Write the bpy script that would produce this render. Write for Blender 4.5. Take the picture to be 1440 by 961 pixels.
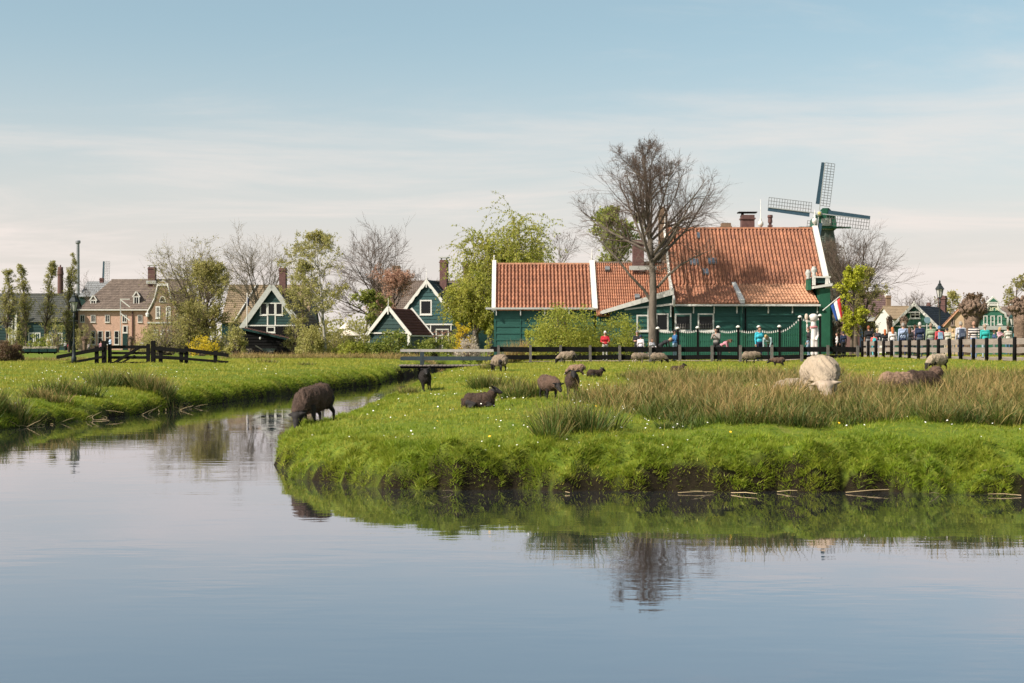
import bpy, math, random
import numpy as np
from mathutils import Vector, Matrix
# ---------------------------------------------------------------- scene reset
for o in list(bpy.data.objects): bpy.data.objects.remove(o)
SC = bpy.context.scene
COL = SC.collection
rng = np.random.default_rng(11); random.seed(11)
R = math.radians
# ---------------------------------------------------------------- camera
FPX, CAMZ, HOR = 2000.0, 1.9, 482.0          # focal length in photo pixels, eye above the water, horizon row
cam = bpy.data.cameras.new('camera'); cam_o = bpy.data.objects.new('camera', cam); COL.objects.link(cam_o)
cam_o.location = (0, 0, CAMZ); cam_o.rotation_euler = (R(90), 0, 0)
cam.sensor_width = 36.0; cam.lens = 36.0 * FPX / 1440.0
cam.shift_y = (HOR - 480.5) / 1440.0
cam.clip_start = 0.1; cam.clip_end = 6000
cam.dof.use_dof = True; cam.dof.focus_distance = 27.0; cam.dof.aperture_fstop = 5.0
SC.camera = cam_o
# ---------------------------------------------------------------- light
SUN_EL, SUN_AZ = R(42), math.atan2(-0.86, -0.50)       # azimuth measured from +Y towards +X
sdir = Vector((math.sin(SUN_AZ)*math.cos(SUN_EL), math.cos(SUN_AZ)*math.cos(SUN_EL), math.sin(SUN_EL)))
sl = bpy.data.lights.new('sun', 'SUN'); sl.energy = 5.0; sl.angle = R(0.6); sl.color = (1.0, 0.93, 0.82)
so = bpy.data.objects.new('sun', sl); COL.objects.link(so); so.location = (-40, -30, 60)
so.rotation_euler = (-sdir).to_track_quat('-Z', 'Y').to_euler()
W = bpy.data.worlds.new('World'); SC.world = W; W.use_nodes = True
nt = W.node_tree; nt.nodes.clear()
def N(tree, t, **kw):
    n = tree.nodes.new(t)
    for k, v in kw.items():
        if k in n.inputs: n.inputs[k].default_value = v
        else: setattr(n, k, v)
    return n
out = N(nt, 'ShaderNodeOutputWorld'); bg = N(nt, 'ShaderNodeBackground'); bg.inputs['Strength'].default_value = 0.094
sky = N(nt, 'ShaderNodeTexSky', sky_type='NISHITA', sun_disc=False, sun_elevation=SUN_EL, sun_rotation=SUN_AZ,
        air_density=1.0, dust_density=2.2, ozone_density=1.6, altitude=0)
tc = N(nt, 'ShaderNodeTexCoord'); sep = N(nt, 'ShaderNodeSeparateXYZ'); L = nt.links.new
L(tc.outputs['Generated'], sep.inputs[0])
# thin high cloud: noise on a flat layer seen from below (direction / elevation)
mx = N(nt, 'ShaderNodeMath', operation='MAXIMUM'); mx.inputs[1].default_value = 0.0; L(sep.outputs['Z'], mx.inputs[0])
ad = N(nt, 'ShaderNodeMath', operation='ADD'); ad.inputs[1].default_value = 0.10; L(mx.outputs[0], ad.inputs[0])
dv = N(nt, 'ShaderNodeVectorMath', operation='DIVIDE'); L(tc.outputs['Generated'], dv.inputs[0])
cb = N(nt, 'ShaderNodeCombineXYZ'); [L(ad.outputs[0], cb.inputs[i]) for i in range(3)]; L(cb.outputs[0], dv.inputs[1])
mp = N(nt, 'ShaderNodeMapping'); mp.inputs['Scale'].default_value = (0.55, 0.9, 0.0); mp.inputs['Location'].default_value = (3.1, 0.45, 0); mp.inputs['Rotation'].default_value = (0, 0, R(14))
L(dv.outputs[0], mp.inputs[0])
nz = N(nt, 'ShaderNodeTexNoise', noise_dimensions='3D'); nz.inputs['Scale'].default_value = 1.15; nz.inputs['Detail'].default_value = 9; nz.inputs['Roughness'].default_value = 0.62; nz.inputs['Distortion'].default_value = 0.5
L(mp.outputs[0], nz.inputs['Vector'])
cr = N(nt, 'ShaderNodeMapRange', interpolation_type='SMOOTHSTEP'); cr.inputs[1].default_value = 0.42; cr.inputs[2].default_value = 0.72; cr.inputs[3].default_value = 0.0; cr.inputs[4].default_value = 1.0
L(nz.outputs['Fac'], cr.inputs[0])
hz = N(nt, 'ShaderNodeMapRange', interpolation_type='SMOOTHSTEP'); hz.inputs[1].default_value = -0.02; hz.inputs[2].default_value = 0.225; hz.inputs[3].default_value = 0.93; hz.inputs[4].default_value = 0.05
L(sep.outputs['Z'], hz.inputs[0])
iv = N(nt, 'ShaderNodeMath', operation='MAXIMUM'); L(cr.outputs[0], iv.inputs[0]); L(hz.outputs[0], iv.inputs[1])
ml = N(nt, 'ShaderNodeMath', operation='MULTIPLY_ADD'); ml.inputs[1].default_value = 0.42; L(cr.outputs[0], ml.inputs[0]); L(hz.outputs[0], ml.inputs[2])
mxx = N(nt, 'ShaderNodeMath', operation='MINIMUM'); mxx.inputs[1].default_value = 0.97; L(ml.outputs[0], mxx.inputs[0])
mixc = N(nt, 'ShaderNodeMix', data_type='RGBA'); L(mxx.outputs[0], mixc.inputs[0]); 
hs = N(nt, 'ShaderNodeHueSaturation'); hs.inputs['Saturation'].default_value = 0.86; hs.inputs['Hue'].default_value = 0.468; hs.inputs['Value'].default_value = 1.0
L(sky.outputs[0], hs.inputs['Color']); L(hs.outputs[0], mixc.inputs[6]); mixc.inputs[7].default_value = (6.0, 5.45, 5.1, 1)
L(mixc.outputs[2], bg.inputs['Color']); L(bg.outputs[0], out.inputs[0])
SC.view_settings.view_transform = 'Standard'; SC.view_settings.look = 'None'; SC.view_settings.exposure = 0.68; SC.view_settings.gamma = 1.0
SC.view_settings.use_curve_mapping = False
SC.render.engine = 'CYCLES'; SC.render.resolution_x = 1024; SC.render.resolution_y = 683
SC.cycles.max_bounces = 6; SC.cycles.transparent_max_bounces = 8
# ================================================================= helpers
def X(px, d): return (px - 720.0) * d / FPX
def Z(py, d): return CAMZ - (py - HOR) * d / FPX
def S(d): return FPX / d
def hash2(ix, iy, seed):
    h = (ix.astype(np.int64)*374761393 + iy.astype(np.int64)*668265263 + seed*974634777) & 0xffffffff
    h = ((h ^ (h >> 13))*1274126177) & 0xffffffff
    return ((h ^ (h >> 16)) & 0xffff) / 65535.0
def vnoise(x, y, seed=0):
    x = np.asarray(x, float); y = np.asarray(y, float)
    ix = np.floor(x); iy = np.floor(y); fx = x-ix; fy = y-iy
    fx = fx*fx*(3-2*fx); fy = fy*fy*(3-2*fy)
    a = hash2(ix, iy, seed); b = hash2(ix+1, iy, seed); c = hash2(ix, iy+1, seed); d = hash2(ix+1, iy+1, seed)
    return (a*(1-fx)+b*fx)*(1-fy)+(c*(1-fx)+d*fx)*fy
def fbm(x, y, seed=0, o=3):
    s = 0; a = 0.5; t = 0
    for i in range(o):
        s = s + a*vnoise(np.asarray(x)*2**i, np.asarray(y)*2**i, seed+i*17); t += a; a *= .5
    return s/t
def sstep(a, b, x):
    t = np.clip((np.asarray(x, float)-a)/(b-a), 0, 1); return t*t*(3-2*t)
# ---------------------------------------------------------------- materials
MATS = {}
def mat(name, col, rough=0.7, var=0.0, scale=3.0, bump=0.0, bscale=40.0, spec=0.3, col2=None, stretch=None, metal=0.0, tint=None, transl=0.0, objvar=0.0, fine=0.0):
    """procedural material: base colour broken up by noise, optional vertex 'tint' mix, bump, translucency"""
    if name in MATS: return MATS[name]
    m = bpy.data.materials.new(name); m.use_nodes = True; t = m.node_tree; t.nodes.clear(); l = t.links.new
    o = N(t, 'ShaderNodeOutputMaterial'); p = N(t, 'ShaderNodeBsdfPrincipled')
    p.inputs['Roughness'].default_value = rough; p.inputs['Specular IOR Level'].default_value = spec; p.inputs['Metallic'].default_value = metal
    c1 = (*col, 1); c2 = (*(col2 if col2 else tuple(c*(1-var) for c in col)), 1)
    tcn = N(t, 'ShaderNodeTexCoord'); vec = tcn.outputs['Object']
    if stretch:
        mpn = N(t, 'ShaderNodeMapping'); mpn.inputs['Scale'].default_value = stretch; l(vec, mpn.inputs[0]); vec = mpn.outputs[0]
    n1 = N(t, 'ShaderNodeTexNoise'); n1.inputs['Scale'].default_value = scale; n1.inputs['Detail'].default_value = 6; n1.inputs['Roughness'].default_value = 0.65; l(vec, n1.inputs['Vector'])
    rp = N(t, 'ShaderNodeMapRange'); rp.inputs[1].default_value = 0.33; rp.inputs[2].default_value = 0.67; l(n1.outputs['Fac'], rp.inputs[0])
    mxn = N(t, 'ShaderNodeMix', data_type='RGBA'); l(rp.outputs[0], mxn.inputs[0]); mxn.inputs[6].default_value = c1; mxn.inputs[7].default_value = c2
    colr = mxn.outputs[2]
    if tint:
        at = N(t, 'ShaderNodeAttribute', attribute_name='tint')
        mt = N(t, 'ShaderNodeMix', data_type='RGBA'); l(at.outputs['Fac'], mt.inputs[0]); l(colr, mt.inputs[6]); mt.inputs[7].default_value = (*tint, 1); colr = mt.outputs[2]
    if objvar > 0:
        oi = N(t, 'ShaderNodeObjectInfo'); mr = N(t, 'ShaderNodeMapRange'); mr.inputs[3].default_value = 1-objvar; mr.inputs[4].default_value = 1+objvar; l(oi.outputs['Random'], mr.inputs[0])
        hv = N(t, 'ShaderNodeHueSaturation'); l(mr.outputs[0], hv.inputs['Value']); l(colr, hv.inputs['Color']); colr = hv.outputs[0]
    if fine > 0:
        n3 = N(t, 'ShaderNodeTexNoise'); n3.inputs['Scale'].default_value = bscale*.6; n3.inputs['Detail'].default_value = 3; l(vec, n3.inputs['Vector'])
        mr3 = N(t, 'ShaderNodeMapRange'); mr3.inputs[1].default_value = .3; mr3.inputs[2].default_value = .7; mr3.inputs[3].default_value = 1-fine; mr3.inputs[4].default_value = 1+fine; l(n3.outputs['Fac'], mr3.inputs[0])
        hv3 = N(t, 'ShaderNodeHueSaturation'); l(mr3.outputs[0], hv3.inputs['Value']); l(colr, hv3.inputs['Color']); colr = hv3.outputs[0]
    l(colr, p.inputs['Base Color'])
    if bump > 0:
        n2 = N(t, 'ShaderNodeTexNoise'); n2.inputs['Scale'].default_value = bscale; n2.inputs['Detail'].default_value = 4; l(vec, n2.inputs['Vector'])
        bp = N(t, 'ShaderNodeBump'); bp.inputs['Strength'].default_value = bump; bp.inputs['Distance'].default_value = 0.05; l(n2.outputs['Fac'], bp.inputs['Height']); l(bp.outputs[0], p.inputs['Normal'])
    if transl > 0:
        tr = N(t, 'ShaderNodeBsdfTranslucent'); l(colr, tr.inputs['Color']); ms = N(t, 'ShaderNodeMixShader'); ms.inputs[0].default_value = transl
        l(p.outputs[0], ms.inputs[1]); l(tr.outputs[0], ms.inputs[2]); l(ms.outputs[0], o.inputs[0])
    else: l(p.outputs[0], o.inputs[0])
    MATS[name] = m; return m
def flat(name, col, rough=0.75): return mat(name, col, rough, var=0.18, scale=6)
# ---------------------------------------------------------------- mesh builders
class MB:
    def __init__(s): s.v = []; s.f = []
    def add(s, vs, fs):
        b = len(s.v); s.v.extend([tuple(v) for v in vs]); s.f.extend([tuple(i+b for i in f) for f in fs]); return s
    def box(s, x0, x1, y0, y1, z0, z1):
        return s.add([(x0,y0,z0),(x1,y0,z0),(x1,y1,z0),(x0,y1,z0),(x0,y0,z1),(x1,y0,z1),(x1,y1,z1),(x0,y1,z1)],
                     [(0,3,2,1),(4,5,6,7),(0,1,5,4),(1,2,6,5),(2,3,7,6),(3,0,4,7)])
    def hexa(s, p):   # 8 points: bottom loop 0-3, top loop 4-7
        return s.add(p, [(0,3,2,1),(4,5,6,7),(0,1,5,4),(1,2,6,5),(2,3,7,6),(3,0,4,7)])
    def prism(s, pts, off):
        n = len(pts); off = Vector(off); a = [Vector(p) for p in pts]
        return s.add([tuple(p) for p in a]+[tuple(p+off) for p in a], [tuple(range(n))[::-1], tuple(range(n, 2*n))]+[(i,(i+1)%n,(i+1)%n+n,i+n) for i in range(n)])
    def bar(s, a, b, w, h, up=(0,0,1)):
        a = Vector(a); b = Vector(b); d = (b-a).normalized(); u = Vector(up); r = d.cross(u)
        if r.length < 1e-4: r = d.cross(Vector((1,0,0)))
        r.normalize(); u = r.cross(d); r = r*w/2; u = u*h/2
        return s.hexa([a-r-u, a+r-u, b+r-u, b-r-u, a-r+u, a+r+u, b+r+u, b-r+u])
    def tube(s, pts, rad, n=8, cap=True):
        P = [Vector(p) for p in pts]; rings = []
        if not hasattr(rad, '__len__'): rad = [rad]*len(P)
        ref = None
        for i, p in enumerate(P):
            d = (P[min(i+1, len(P)-1)]-P[max(i-1, 0)]).normalized()
            if ref is None: ref = d.orthogonal()
            ref = (ref-d*ref.dot(d)); ref = ref.normalized() if ref.length > 1e-5 else d.orthogonal().normalized()
            w = d.cross(ref)
            rings.append([p+(ref*math.cos(2*math.pi*k/n)+w*math.sin(2*math.pi*k/n))*rad[i] for k in range(n)])
        vs = [v for r in rings for v in r]; fs = []
        for i in range(len(P)-1):
            for k in range(n): fs.append((i*n+k, i*n+(k+1)%n, (i+1)*n+(k+1)%n, (i+1)*n+k))
        if cap: fs += [tuple(range(n))[::-1], tuple(range((len(P)-1)*n, len(P)*n))]
        return s.add(vs, fs)
    def ell(s, c, r, n=10, m=7, rot=None):
        c = Vector(c); vs = []; fs = []
        for i in range(m+1):
            th = math.pi*i/m
            for k in range(n):
                ph = 2*math.pi*k/n
                v = Vector((r[0]*math.sin(th)*math.cos(ph), r[1]*math.sin(th)*math.sin(ph), r[2]*math.cos(th)))
                if rot is not None: v = rot @ v
                vs.append(c+v)
        for i in range(m):
            for k in range(n): fs.append((i*n+k, (i+1)*n+k, (i+1)*n+(k+1)%n, i*n+(k+1)%n))
        return s.add(vs, fs)
    def lathe(s, prof, n=10, c=(0,0,0)):
        vs = []; fs = []
        for (r, z) in prof:
            for k in range(n): vs.append((c[0]+r*math.cos(2*math.pi*k/n), c[1]+r*math.sin(2*math.pi*k/n), c[2]+z))
        for i in range(len(prof)-1):
            for k in range(n): fs.append((i*n+k, i*n+(k+1)%n, (i+1)*n+(k+1)%n, (i+1)*n+k))
        fs += [tuple(range(n))[::-1], tuple(range((len(prof)-1)*n, len(prof)*n))]
        return s.add(vs, fs)
    def mesh(s, name='mesh', smooth=False):
        me = bpy.data.meshes.new(name); me.from_pydata(s.v, [], s.f); me.validate()
        if smooth: me.polygons.foreach_set('use_smooth', [True]*len(me.polygons))
        me.update(); return me
    def build(s, name, m, parent=None, smooth=False):
        me = s.mesh(name, smooth); return put(name, me, m, parent)
def put(name, me, m=None, parent=None, loc=None, rotz=None):
    o = bpy.data.objects.new(name, me); COL.objects.link(o)
    if m is not None and me is not None and len(me.materials) == 0: me.materials.append(m)
    if parent is not None: o.parent = parent
    if loc is not None: o.location = loc
    if rotz is not None: o.rotation_euler = (0, 0, rotz)
    return o
def npmesh(name, V, F, tint=None, smooth=False):
    """V (n,3), F (m,k) arrays -> mesh; tint: one value per vertex"""
    me = bpy.data.meshes.new(name); F = np.asarray(F, np.int32); k = F.shape[1]
    me.vertices.add(len(V)); me.vertices.foreach_set('co', np.asarray(V, np.float32).ravel())
    me.loops.add(F.size); me.loops.foreach_set('vertex_index', F.ravel())
    me.polygons.add(len(F)); me.polygons.foreach_set('loop_start', np.arange(0, F.size, k, dtype=np.int32)); me.polygons.foreach_set('loop_total', np.full(len(F), k, np.int32))
    if smooth: me.polygons.foreach_set('use_smooth', np.ones(len(F), bool))
    if tint is not None:
        a = me.attributes.new('tint', 'FLOAT', 'POINT'); a.data.foreach_set('value', np.asarray(tint, np.float32))
    me.update(calc_edges=True); return me
def tag(o, label=None, cat=None, group=None, kind=None):
    if label: o['label'] = label
    if cat: o['category'] = cat
    if group: o['group'] = group
    if kind: o['kind'] = kind
    return o
def empty(name, loc, label, cat, rz=0, group=None):
    o = bpy.data.objects.new(name, None); COL.objects.link(o); o.location = loc; o.rotation_euler = (0, 0, rz); o.empty_display_size = .3
    return tag(o, label, cat, group)
def copy_tree(o, parent=None):
    c = o.copy(); COL.objects.link(c); c.parent = parent
    for ch in list(o.children): copy_tree(ch, c)
    return c
# ================================================================= terrain
ISL = np.array([(80,12.5),(40,15.4),(20,17.0),(6.5,17.85),(3,18.2),(0.4,18.25),(-1.2,18.4),(-2.1,18.9),(-2.95,19.9),(-3.6,21.4),(-3.85,22.9),(-3.95,24.4),(-3.75,26.5),(-3.6,29.5),(-3.6,38),(-3.55,46),(-3.65,55),(-3.6,62),(-3.0,70),(-1.9,76),(-1.3,82),(-1.0,92),(-1,104),(200,104),(200,12)])
LFT = np.array([(-200,20),(-60,22.5),(-30,24),(-18,26),(-13,28.3),(-11.3,31),(-10.4,35),(-9.6,40),(-9.0,46),(-8.2,52),(-6.8,60),(-6.0,65),(-6.3,70),(-6.1,76),(-5.6,84),(-5.2,92),(-5,104),(-200,104)])
def seg_dist(x, y, poly, closed_from):
    d = np.full(x.shape, 1e9)
    for i in range(closed_from[0], closed_from[1]):
        a = poly[i]; b = poly[i+1]; ab = b-a
        t = np.clip(((x-a[0])*ab[0]+(y-a[1])*ab[1])/(ab@ab), 0, 1)
        d = np.minimum(d, np.hypot(x-a[0]-t*ab[0], y-a[1]-t*ab[1]))
    return d
def inside(x, y, poly):
    r = np.zeros(x.shape, bool); n = len(poly)
    for i in range(n):
        a = poly[i]; b = poly[(i+1) % n]
        if a[1] == b[1]: continue
        c = ((a[1] > y) != (b[1] > y)) & (x < (b[0]-a[0])*(y-a[1])/(b[1]-a[1])+a[0]); r ^= c
    return r
def edge(x, y):
    """signed distance from the waterline: positive on land; also which land (True = island)"""
    x = np.asarray(x, float); y = np.asarray(y, float)
    i1 = inside(x, y, ISL); i2 = inside(x, y, LFT); far = y >= 104
    d = np.minimum(seg_dist(x, y, ISL, (0, len(ISL)-3)), seg_dist(x, y, LFT, (0, len(LFT)-2)))
    d = np.where(far, np.minimum(y-104+2, 30), d)
    e = np.where(i1 | i2 | far, d, -d)
    w = sstep(45, 22, y)
    e = e + (fbm(x*1.3, y*1.3, 5)-.5)*(.30+.30*w) + (vnoise(x*4.5, y*4.5, 8)-.5)*.24*w + (vnoise(x*8.5, y*8.5, 9)-.5)*.14*w
    return e, i1
PE = np.array([-3, -1, -.25, 0, .07, .18, .42, .95, 2.0, 4.5, 9]); PZ = np.array([-.9, -.7, -.3, -.05, .24, .44, .64, .80, .92, 1.0, 1.0])
FA = (19.0, 77.0); FB = (21.3, 60.5)
def G(x, y):
    x = np.asarray(x, float); y = np.asarray(y, float); sc = x.ndim == 0
    x = np.atleast_1d(x); y = np.atleast_1d(y)
    e, isl = edge(x, y)
    h = np.interp(e, PE, PZ)
    pl = np.where(isl, .82-.17*sstep(1.2, -3.0, x)*sstep(52, 30, y), .84-.22*sstep(60, 30, y))
    ln = (x-FA[0])-(FA[1]-y)*(FB[0]-FA[0])/(FA[1]-FB[1])
    pl = pl + .30*sstep(-4.0, .5, ln)*sstep(25, 45, y)*sstep(104, 85, y)
    z = np.where(h > 0, h*pl, h)
    a = np.clip(e/.5, 0, 1)
    lum = (fbm(x*.9, y*.9, 21)-.5)*.16 + (fbm(x*3.1, y*3.1, 31)-.5)*.10*sstep(50, 25, y) + (vnoise(x*6.5, y*6.5, 36)-.5)*.055*sstep(32, 22, y)
    z = z + a*lum*np.where(y < 75, 1, .3)
    bank = np.exp(-((e-.25)/.28)**2)*sstep(45, 24, y)
    z = z + bank*((fbm(x*2.6, y*2.6, 44)-.5)*.36+(fbm(x*6.5, y*6.5, 45)-.5)*.26)
    return float(z[0]) if sc else z
def axis(parts):
    o = []
    for a, b, st in parts: o += list(np.arange(a, b, st))
    return np.array(o)
xs = np.concatenate([-np.geomspace(1500, 22, 22), axis([(-20,-14,.5),(-14,12,.14),(12,24,.4)]), np.geomspace(24.5, 1500, 24)])
ys = np.concatenate([-np.geomspace(300, 4, 10), axis([(-2,14,1.0),(14,17.4,.25),(17.4,27,.11),(27,42,.25),(42,106,.5)]), np.geomspace(108, 3000, 24)])
gx, gy = np.meshgrid(xs, ys); gz = G(gx.ravel(), gy.ravel())
nx, ny = len(xs), len(ys)
ii = (np.arange(ny-1)[:, None]*nx+np.arange(nx-1)[None, :]).ravel()
ter = npmesh('ground', np.stack([gx.ravel(), gy.ravel(), gz], 1), np.stack([ii, ii+1, ii+nx+1, ii+nx], 1), smooth=True)
def ground_mat():
    m = bpy.data.materials.new('meadow_soil'); m.use_nodes = True; t = m.node_tree; l = t.links.new; p = t.nodes['Principled BSDF']
    p.inputs['Roughness'].default_value = .95; p.inputs['Specular IOR Level'].default_value = .1
    tcn = N(t, 'ShaderNodeTexCoord'); ge = N(t, 'ShaderNodeNewGeometry'); sx = N(t, 'ShaderNodeSeparateXYZ'); l(ge.outputs['Normal'], sx.inputs[0])
    def noise(s, d=6):
        n = N(t, 'ShaderNodeTexNoise'); n.inputs['Scale'].default_value = s; n.inputs['Detail'].default_value = d; n.inputs['Roughness'].default_value = .7; l(tcn.outputs['Object'], n.inputs['Vector']); return n.outputs['Fac']
    def ramp(f, a, b):
        r = N(t, 'ShaderNodeMapRange'); r.inputs[1].default_value = a; r.inputs[2].default_value = b; l(f, r.inputs[0]); return r.outputs[0]
    def mix(f, a, b):
        n = N(t, 'ShaderNodeMix', data_type='RGBA'); l(f, n.inputs[0])
        for i, c in ((6, a), (7, b)):
            if isinstance(c, tuple): n.inputs[i].default_value = (*c, 1)
            else: l(c, n.inputs[i])
        return n.outputs[2]
    g = mix(ramp(noise(.55), .35, .65), (.110, .150, .012), (.170, .180, .024))
    g = mix(ramp(noise(9), .35, .7), g, (.060, .105, .014))
    g = mix(ramp(noise(1.7), .62, .78), g, (.17, .15, .055))
    soil = mix(noise(6), (.006, .005, .003), (.024, .018, .009))
    c = mix(ramp(sx.outputs['Z'], .78, .52), g, soil)
    l(c, p.inputs['Base Color'])
    b = N(t, 'ShaderNodeBump'); b.inputs['Strength'].default_value = .7; b.inputs['Distance'].default_value = .06; l(noise(14), b.inputs['Height']); l(b.outputs[0], p.inputs['Normal'])
    return m
tag(put('ground', ter, ground_mat()), kind='structure')
# ---------------------------------------------------------------- water
def water_mat():
    m = bpy.data.materials.new('pond_water'); m.use_nodes = True; t = m.node_tree; l = t.links.new; p = t.nodes['Principled BSDF']
    t.nodes.remove(p); om = t.nodes['Material Output']
    df = N(t, 'ShaderNodeBsdfDiffuse'); df.inputs['Color'].default_value = (.020, .024, .026, 1); gl = N(t, 'ShaderNodeBsdfGlossy'); gl.inputs['Color'].default_value = (.95, .92, .98, 1); gl.inputs['Roughness'].default_value = .012
    fr_ = N(t, 'ShaderNodeFresnel'); fr_.inputs['IOR'].default_value = 1.33; fm = N(t, 'ShaderNodeMapRange'); fm.inputs[3].default_value = .42; fm.inputs[4].default_value = .98; fm.inputs[2].default_value = .85; l(fr_.outputs[0], fm.inputs[0])
    mxs = N(t, 'ShaderNodeMixShader'); l(fm.outputs[0], mxs.inputs[0]); l(df.outputs[0], mxs.inputs[1]); l(gl.outputs[0], mxs.inputs[2]); l(mxs.outputs[0], om.inputs['Surface'])
    tcn = N(t, 'ShaderNodeTexCoord')
    def noise(s, st, rot=0, d=2):
        mpn = N(t, 'ShaderNodeMapping'); mpn.inputs['Scale'].default_value = st; mpn.inputs['Rotation'].default_value = (0, 0, rot); l(tcn.outputs['Object'], mpn.inputs[0])
        n = N(t, 'ShaderNodeTexNoise'); n.inputs['Scale'].default_value = s; n.inputs['Detail'].default_value = d; l(mpn.outputs[0], n.inputs['Vector']); return n.outputs['Fac']
    a = noise(2.2, (.55, 1.5, 1), R(8)); b = noise(7, (.5, 1.6, 1), R(-6)); c = noise(.5, (1, 1, 1))
    def math_(op, x, y):
        n = N(t, 'ShaderNodeMath', operation=op)
        for i, v in enumerate((x, y)):
            if isinstance(v, float): n.inputs[i].default_value = v
            else: l(v, n.inputs[i])
        return n.outputs[0]
    r = N(t, 'ShaderNodeMapRange'); r.inputs[1].default_value = .42; r.inputs[2].default_value = .62; r.inputs[3].default_value = .25; l(c, r.inputs[0])
    h = math_('MULTIPLY', math_('ADD', a, math_('MULTIPLY', b, .22)), r.outputs[0])
    bp = N(t, 'ShaderNodeBump'); bp.inputs['Strength'].default_value = .055; bp.inputs['Distance'].default_value = .05; l(h, bp.inputs['Height']); l(bp.outputs[0], gl.inputs['Normal'])
    return m
wx = np.linspace(-210, 210, 43); wy = np.linspace(-40, 112, 20); a, b = np.meshgrid(wx, wy); n_ = len(wx)
ii = (np.arange(len(wy)-1)[:, None]*n_+np.arange(n_-1)[None, :]).ravel()
tag(put('water', npmesh('water', np.stack([a.ravel(), b.ravel(), np.zeros(a.size)], 1), np.stack([ii, ii+1, ii+n_+1, ii+n_], 1)), water_mat()), kind='structure')
# ---------------------------------------------------------------- footpath (brick clinkers, raised a little)
PATH = [(-2.5,83),(4,82.6),(12,82.4),(18,82.2),(21.6,79.5),(23.6,73),(25.2,64),(27.2,52),(29,44)]
def strip(name, pts, w, m, lift):
    P = []; 
    for i in range(len(pts)-1):
        a = Vector(pts[i]); b = Vector(pts[i+1]); k = max(2, int((b-a).length/.8))
        P += [a+(b-a)*j/k for j in range(k)]
    P.append(Vector(pts[-1])); vs = []; fs = []; nc = 5
    for i, p in enumerate(P):
        d = (P[min(i+1, len(P)-1)]-P[max(i-1, 0)]).normalized(); nrm = Vector((-d.y, d.x))
        for j in range(nc):
            q = p+nrm*(w*(j/(nc-1)-.5)); vs.append((q.x, q.y, G(q.x, q.y)+lift))
    for i in range(len(P)-1):
        for j in range(nc-1): a_ = i*nc+j; fs.append((a_, a_+nc, a_+nc+1, a_+1))
    mb = MB().add(vs, fs); return tag(mb.build(name, m, smooth=True), kind='structure')
M_path = mat('path_clinker', (.30, .235, .18), .9, var=.3, scale=2.0, bump=.2, bscale=12)
strip('path', PATH, 3.4, M_path, .03)
# ================================================================= vegetation: blades
def blades(P, D, Hh, Wd, bend=.5, segs=1, tip_tint=0.0, tint=None):
    """P base (n,3), D direction (n,3) unit, Hh height, Wd width -> V,F,T ; segs 1: one triangle, 2: quad + triangle"""
    n = len(P); a = rng.uniform(0, 2*np.pi, n); side = np.stack([np.cos(a), np.sin(a), np.zeros(n)], 1)*(Wd/2)[:, None]
    b2 = rng.uniform(0, 2*np.pi, n); out_ = np.stack([np.cos(b2), np.sin(b2), np.full(n, -.35)], 1)*(Hh*bend*rng.uniform(.2, 1, n))[:, None]
    tip = P+D*Hh[:, None]+out_
    if tint is None: tint = rng.uniform(0, 1, n)
    if segs == 1:
        V = np.stack([P-side, P+side, tip], 1).reshape(-1, 3); F = np.arange(3*n).reshape(n, 3)
        T = np.stack([tint, tint, np.clip(tint+tip_tint, 0, 1)], 1).ravel(); return V, F, T
    mid = P+D*(Hh*.55)[:, None]+out_*.28
    V = np.stack([P-side, P+side, mid-side*.8, mid+side*.8, tip], 1).reshape(-1, 3)
    i = np.arange(n)*5
    F = np.concatenate([np.stack([i, i+1, i+3], 1), np.stack([i, i+3, i+2], 1), np.stack([i+2, i+3, i+4], 1)])
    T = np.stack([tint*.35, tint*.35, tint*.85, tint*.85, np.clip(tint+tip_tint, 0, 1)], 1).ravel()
    return V, F, T
def joinVFT(L_):
    Vs, Fs, Ts = [], [], []; b = 0
    for V, F, T in L_:
        Vs.append(V); Fs.append(F+b); Ts.append(T); b += len(V)
    return np.concatenate(Vs), np.concatenate(Fs), np.concatenate(Ts)
M_grass = mat('grass_blade', (.205, .285, .014), .55, scale=1.1, col2=(.100, .170, .010), tint=(.370, .335, .050), transl=.4, spec=.25)
def normals(x, y, e=.06):
    z = G(x, y); dx = (G(x+e, y)-z)/e; dy = (G(x, y+e)-z)/e
    n = np.stack([-dx, -dy, np.ones_like(z)], 1); return z, n/np.linalg.norm(n, axis=1)[:, None]
def on_path(x, y):
    d = np.full(x.shape, 1e9)
    for i in range(len(PATH)-1):
        a = np.array(PATH[i]); b = np.array(PATH[i+1]); ab = b-a; t = np.clip(((x-a[0])*ab[0]+(y-a[1])*ab[1])/(ab@ab), 0, 1)
        d = np.minimum(d, np.hypot(x-a[0]-t*ab[0], y-a[1]-t*ab[1]))
    return d < 1.8
def wedge(n, y0, y1, k=.39, m=1.5):
    y = np.exp(rng.uniform(math.log(y0), math.log(y1), n)); x = rng.uniform(-1, 1, n)*(y*k+m); return x, y
parts_ = []
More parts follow.
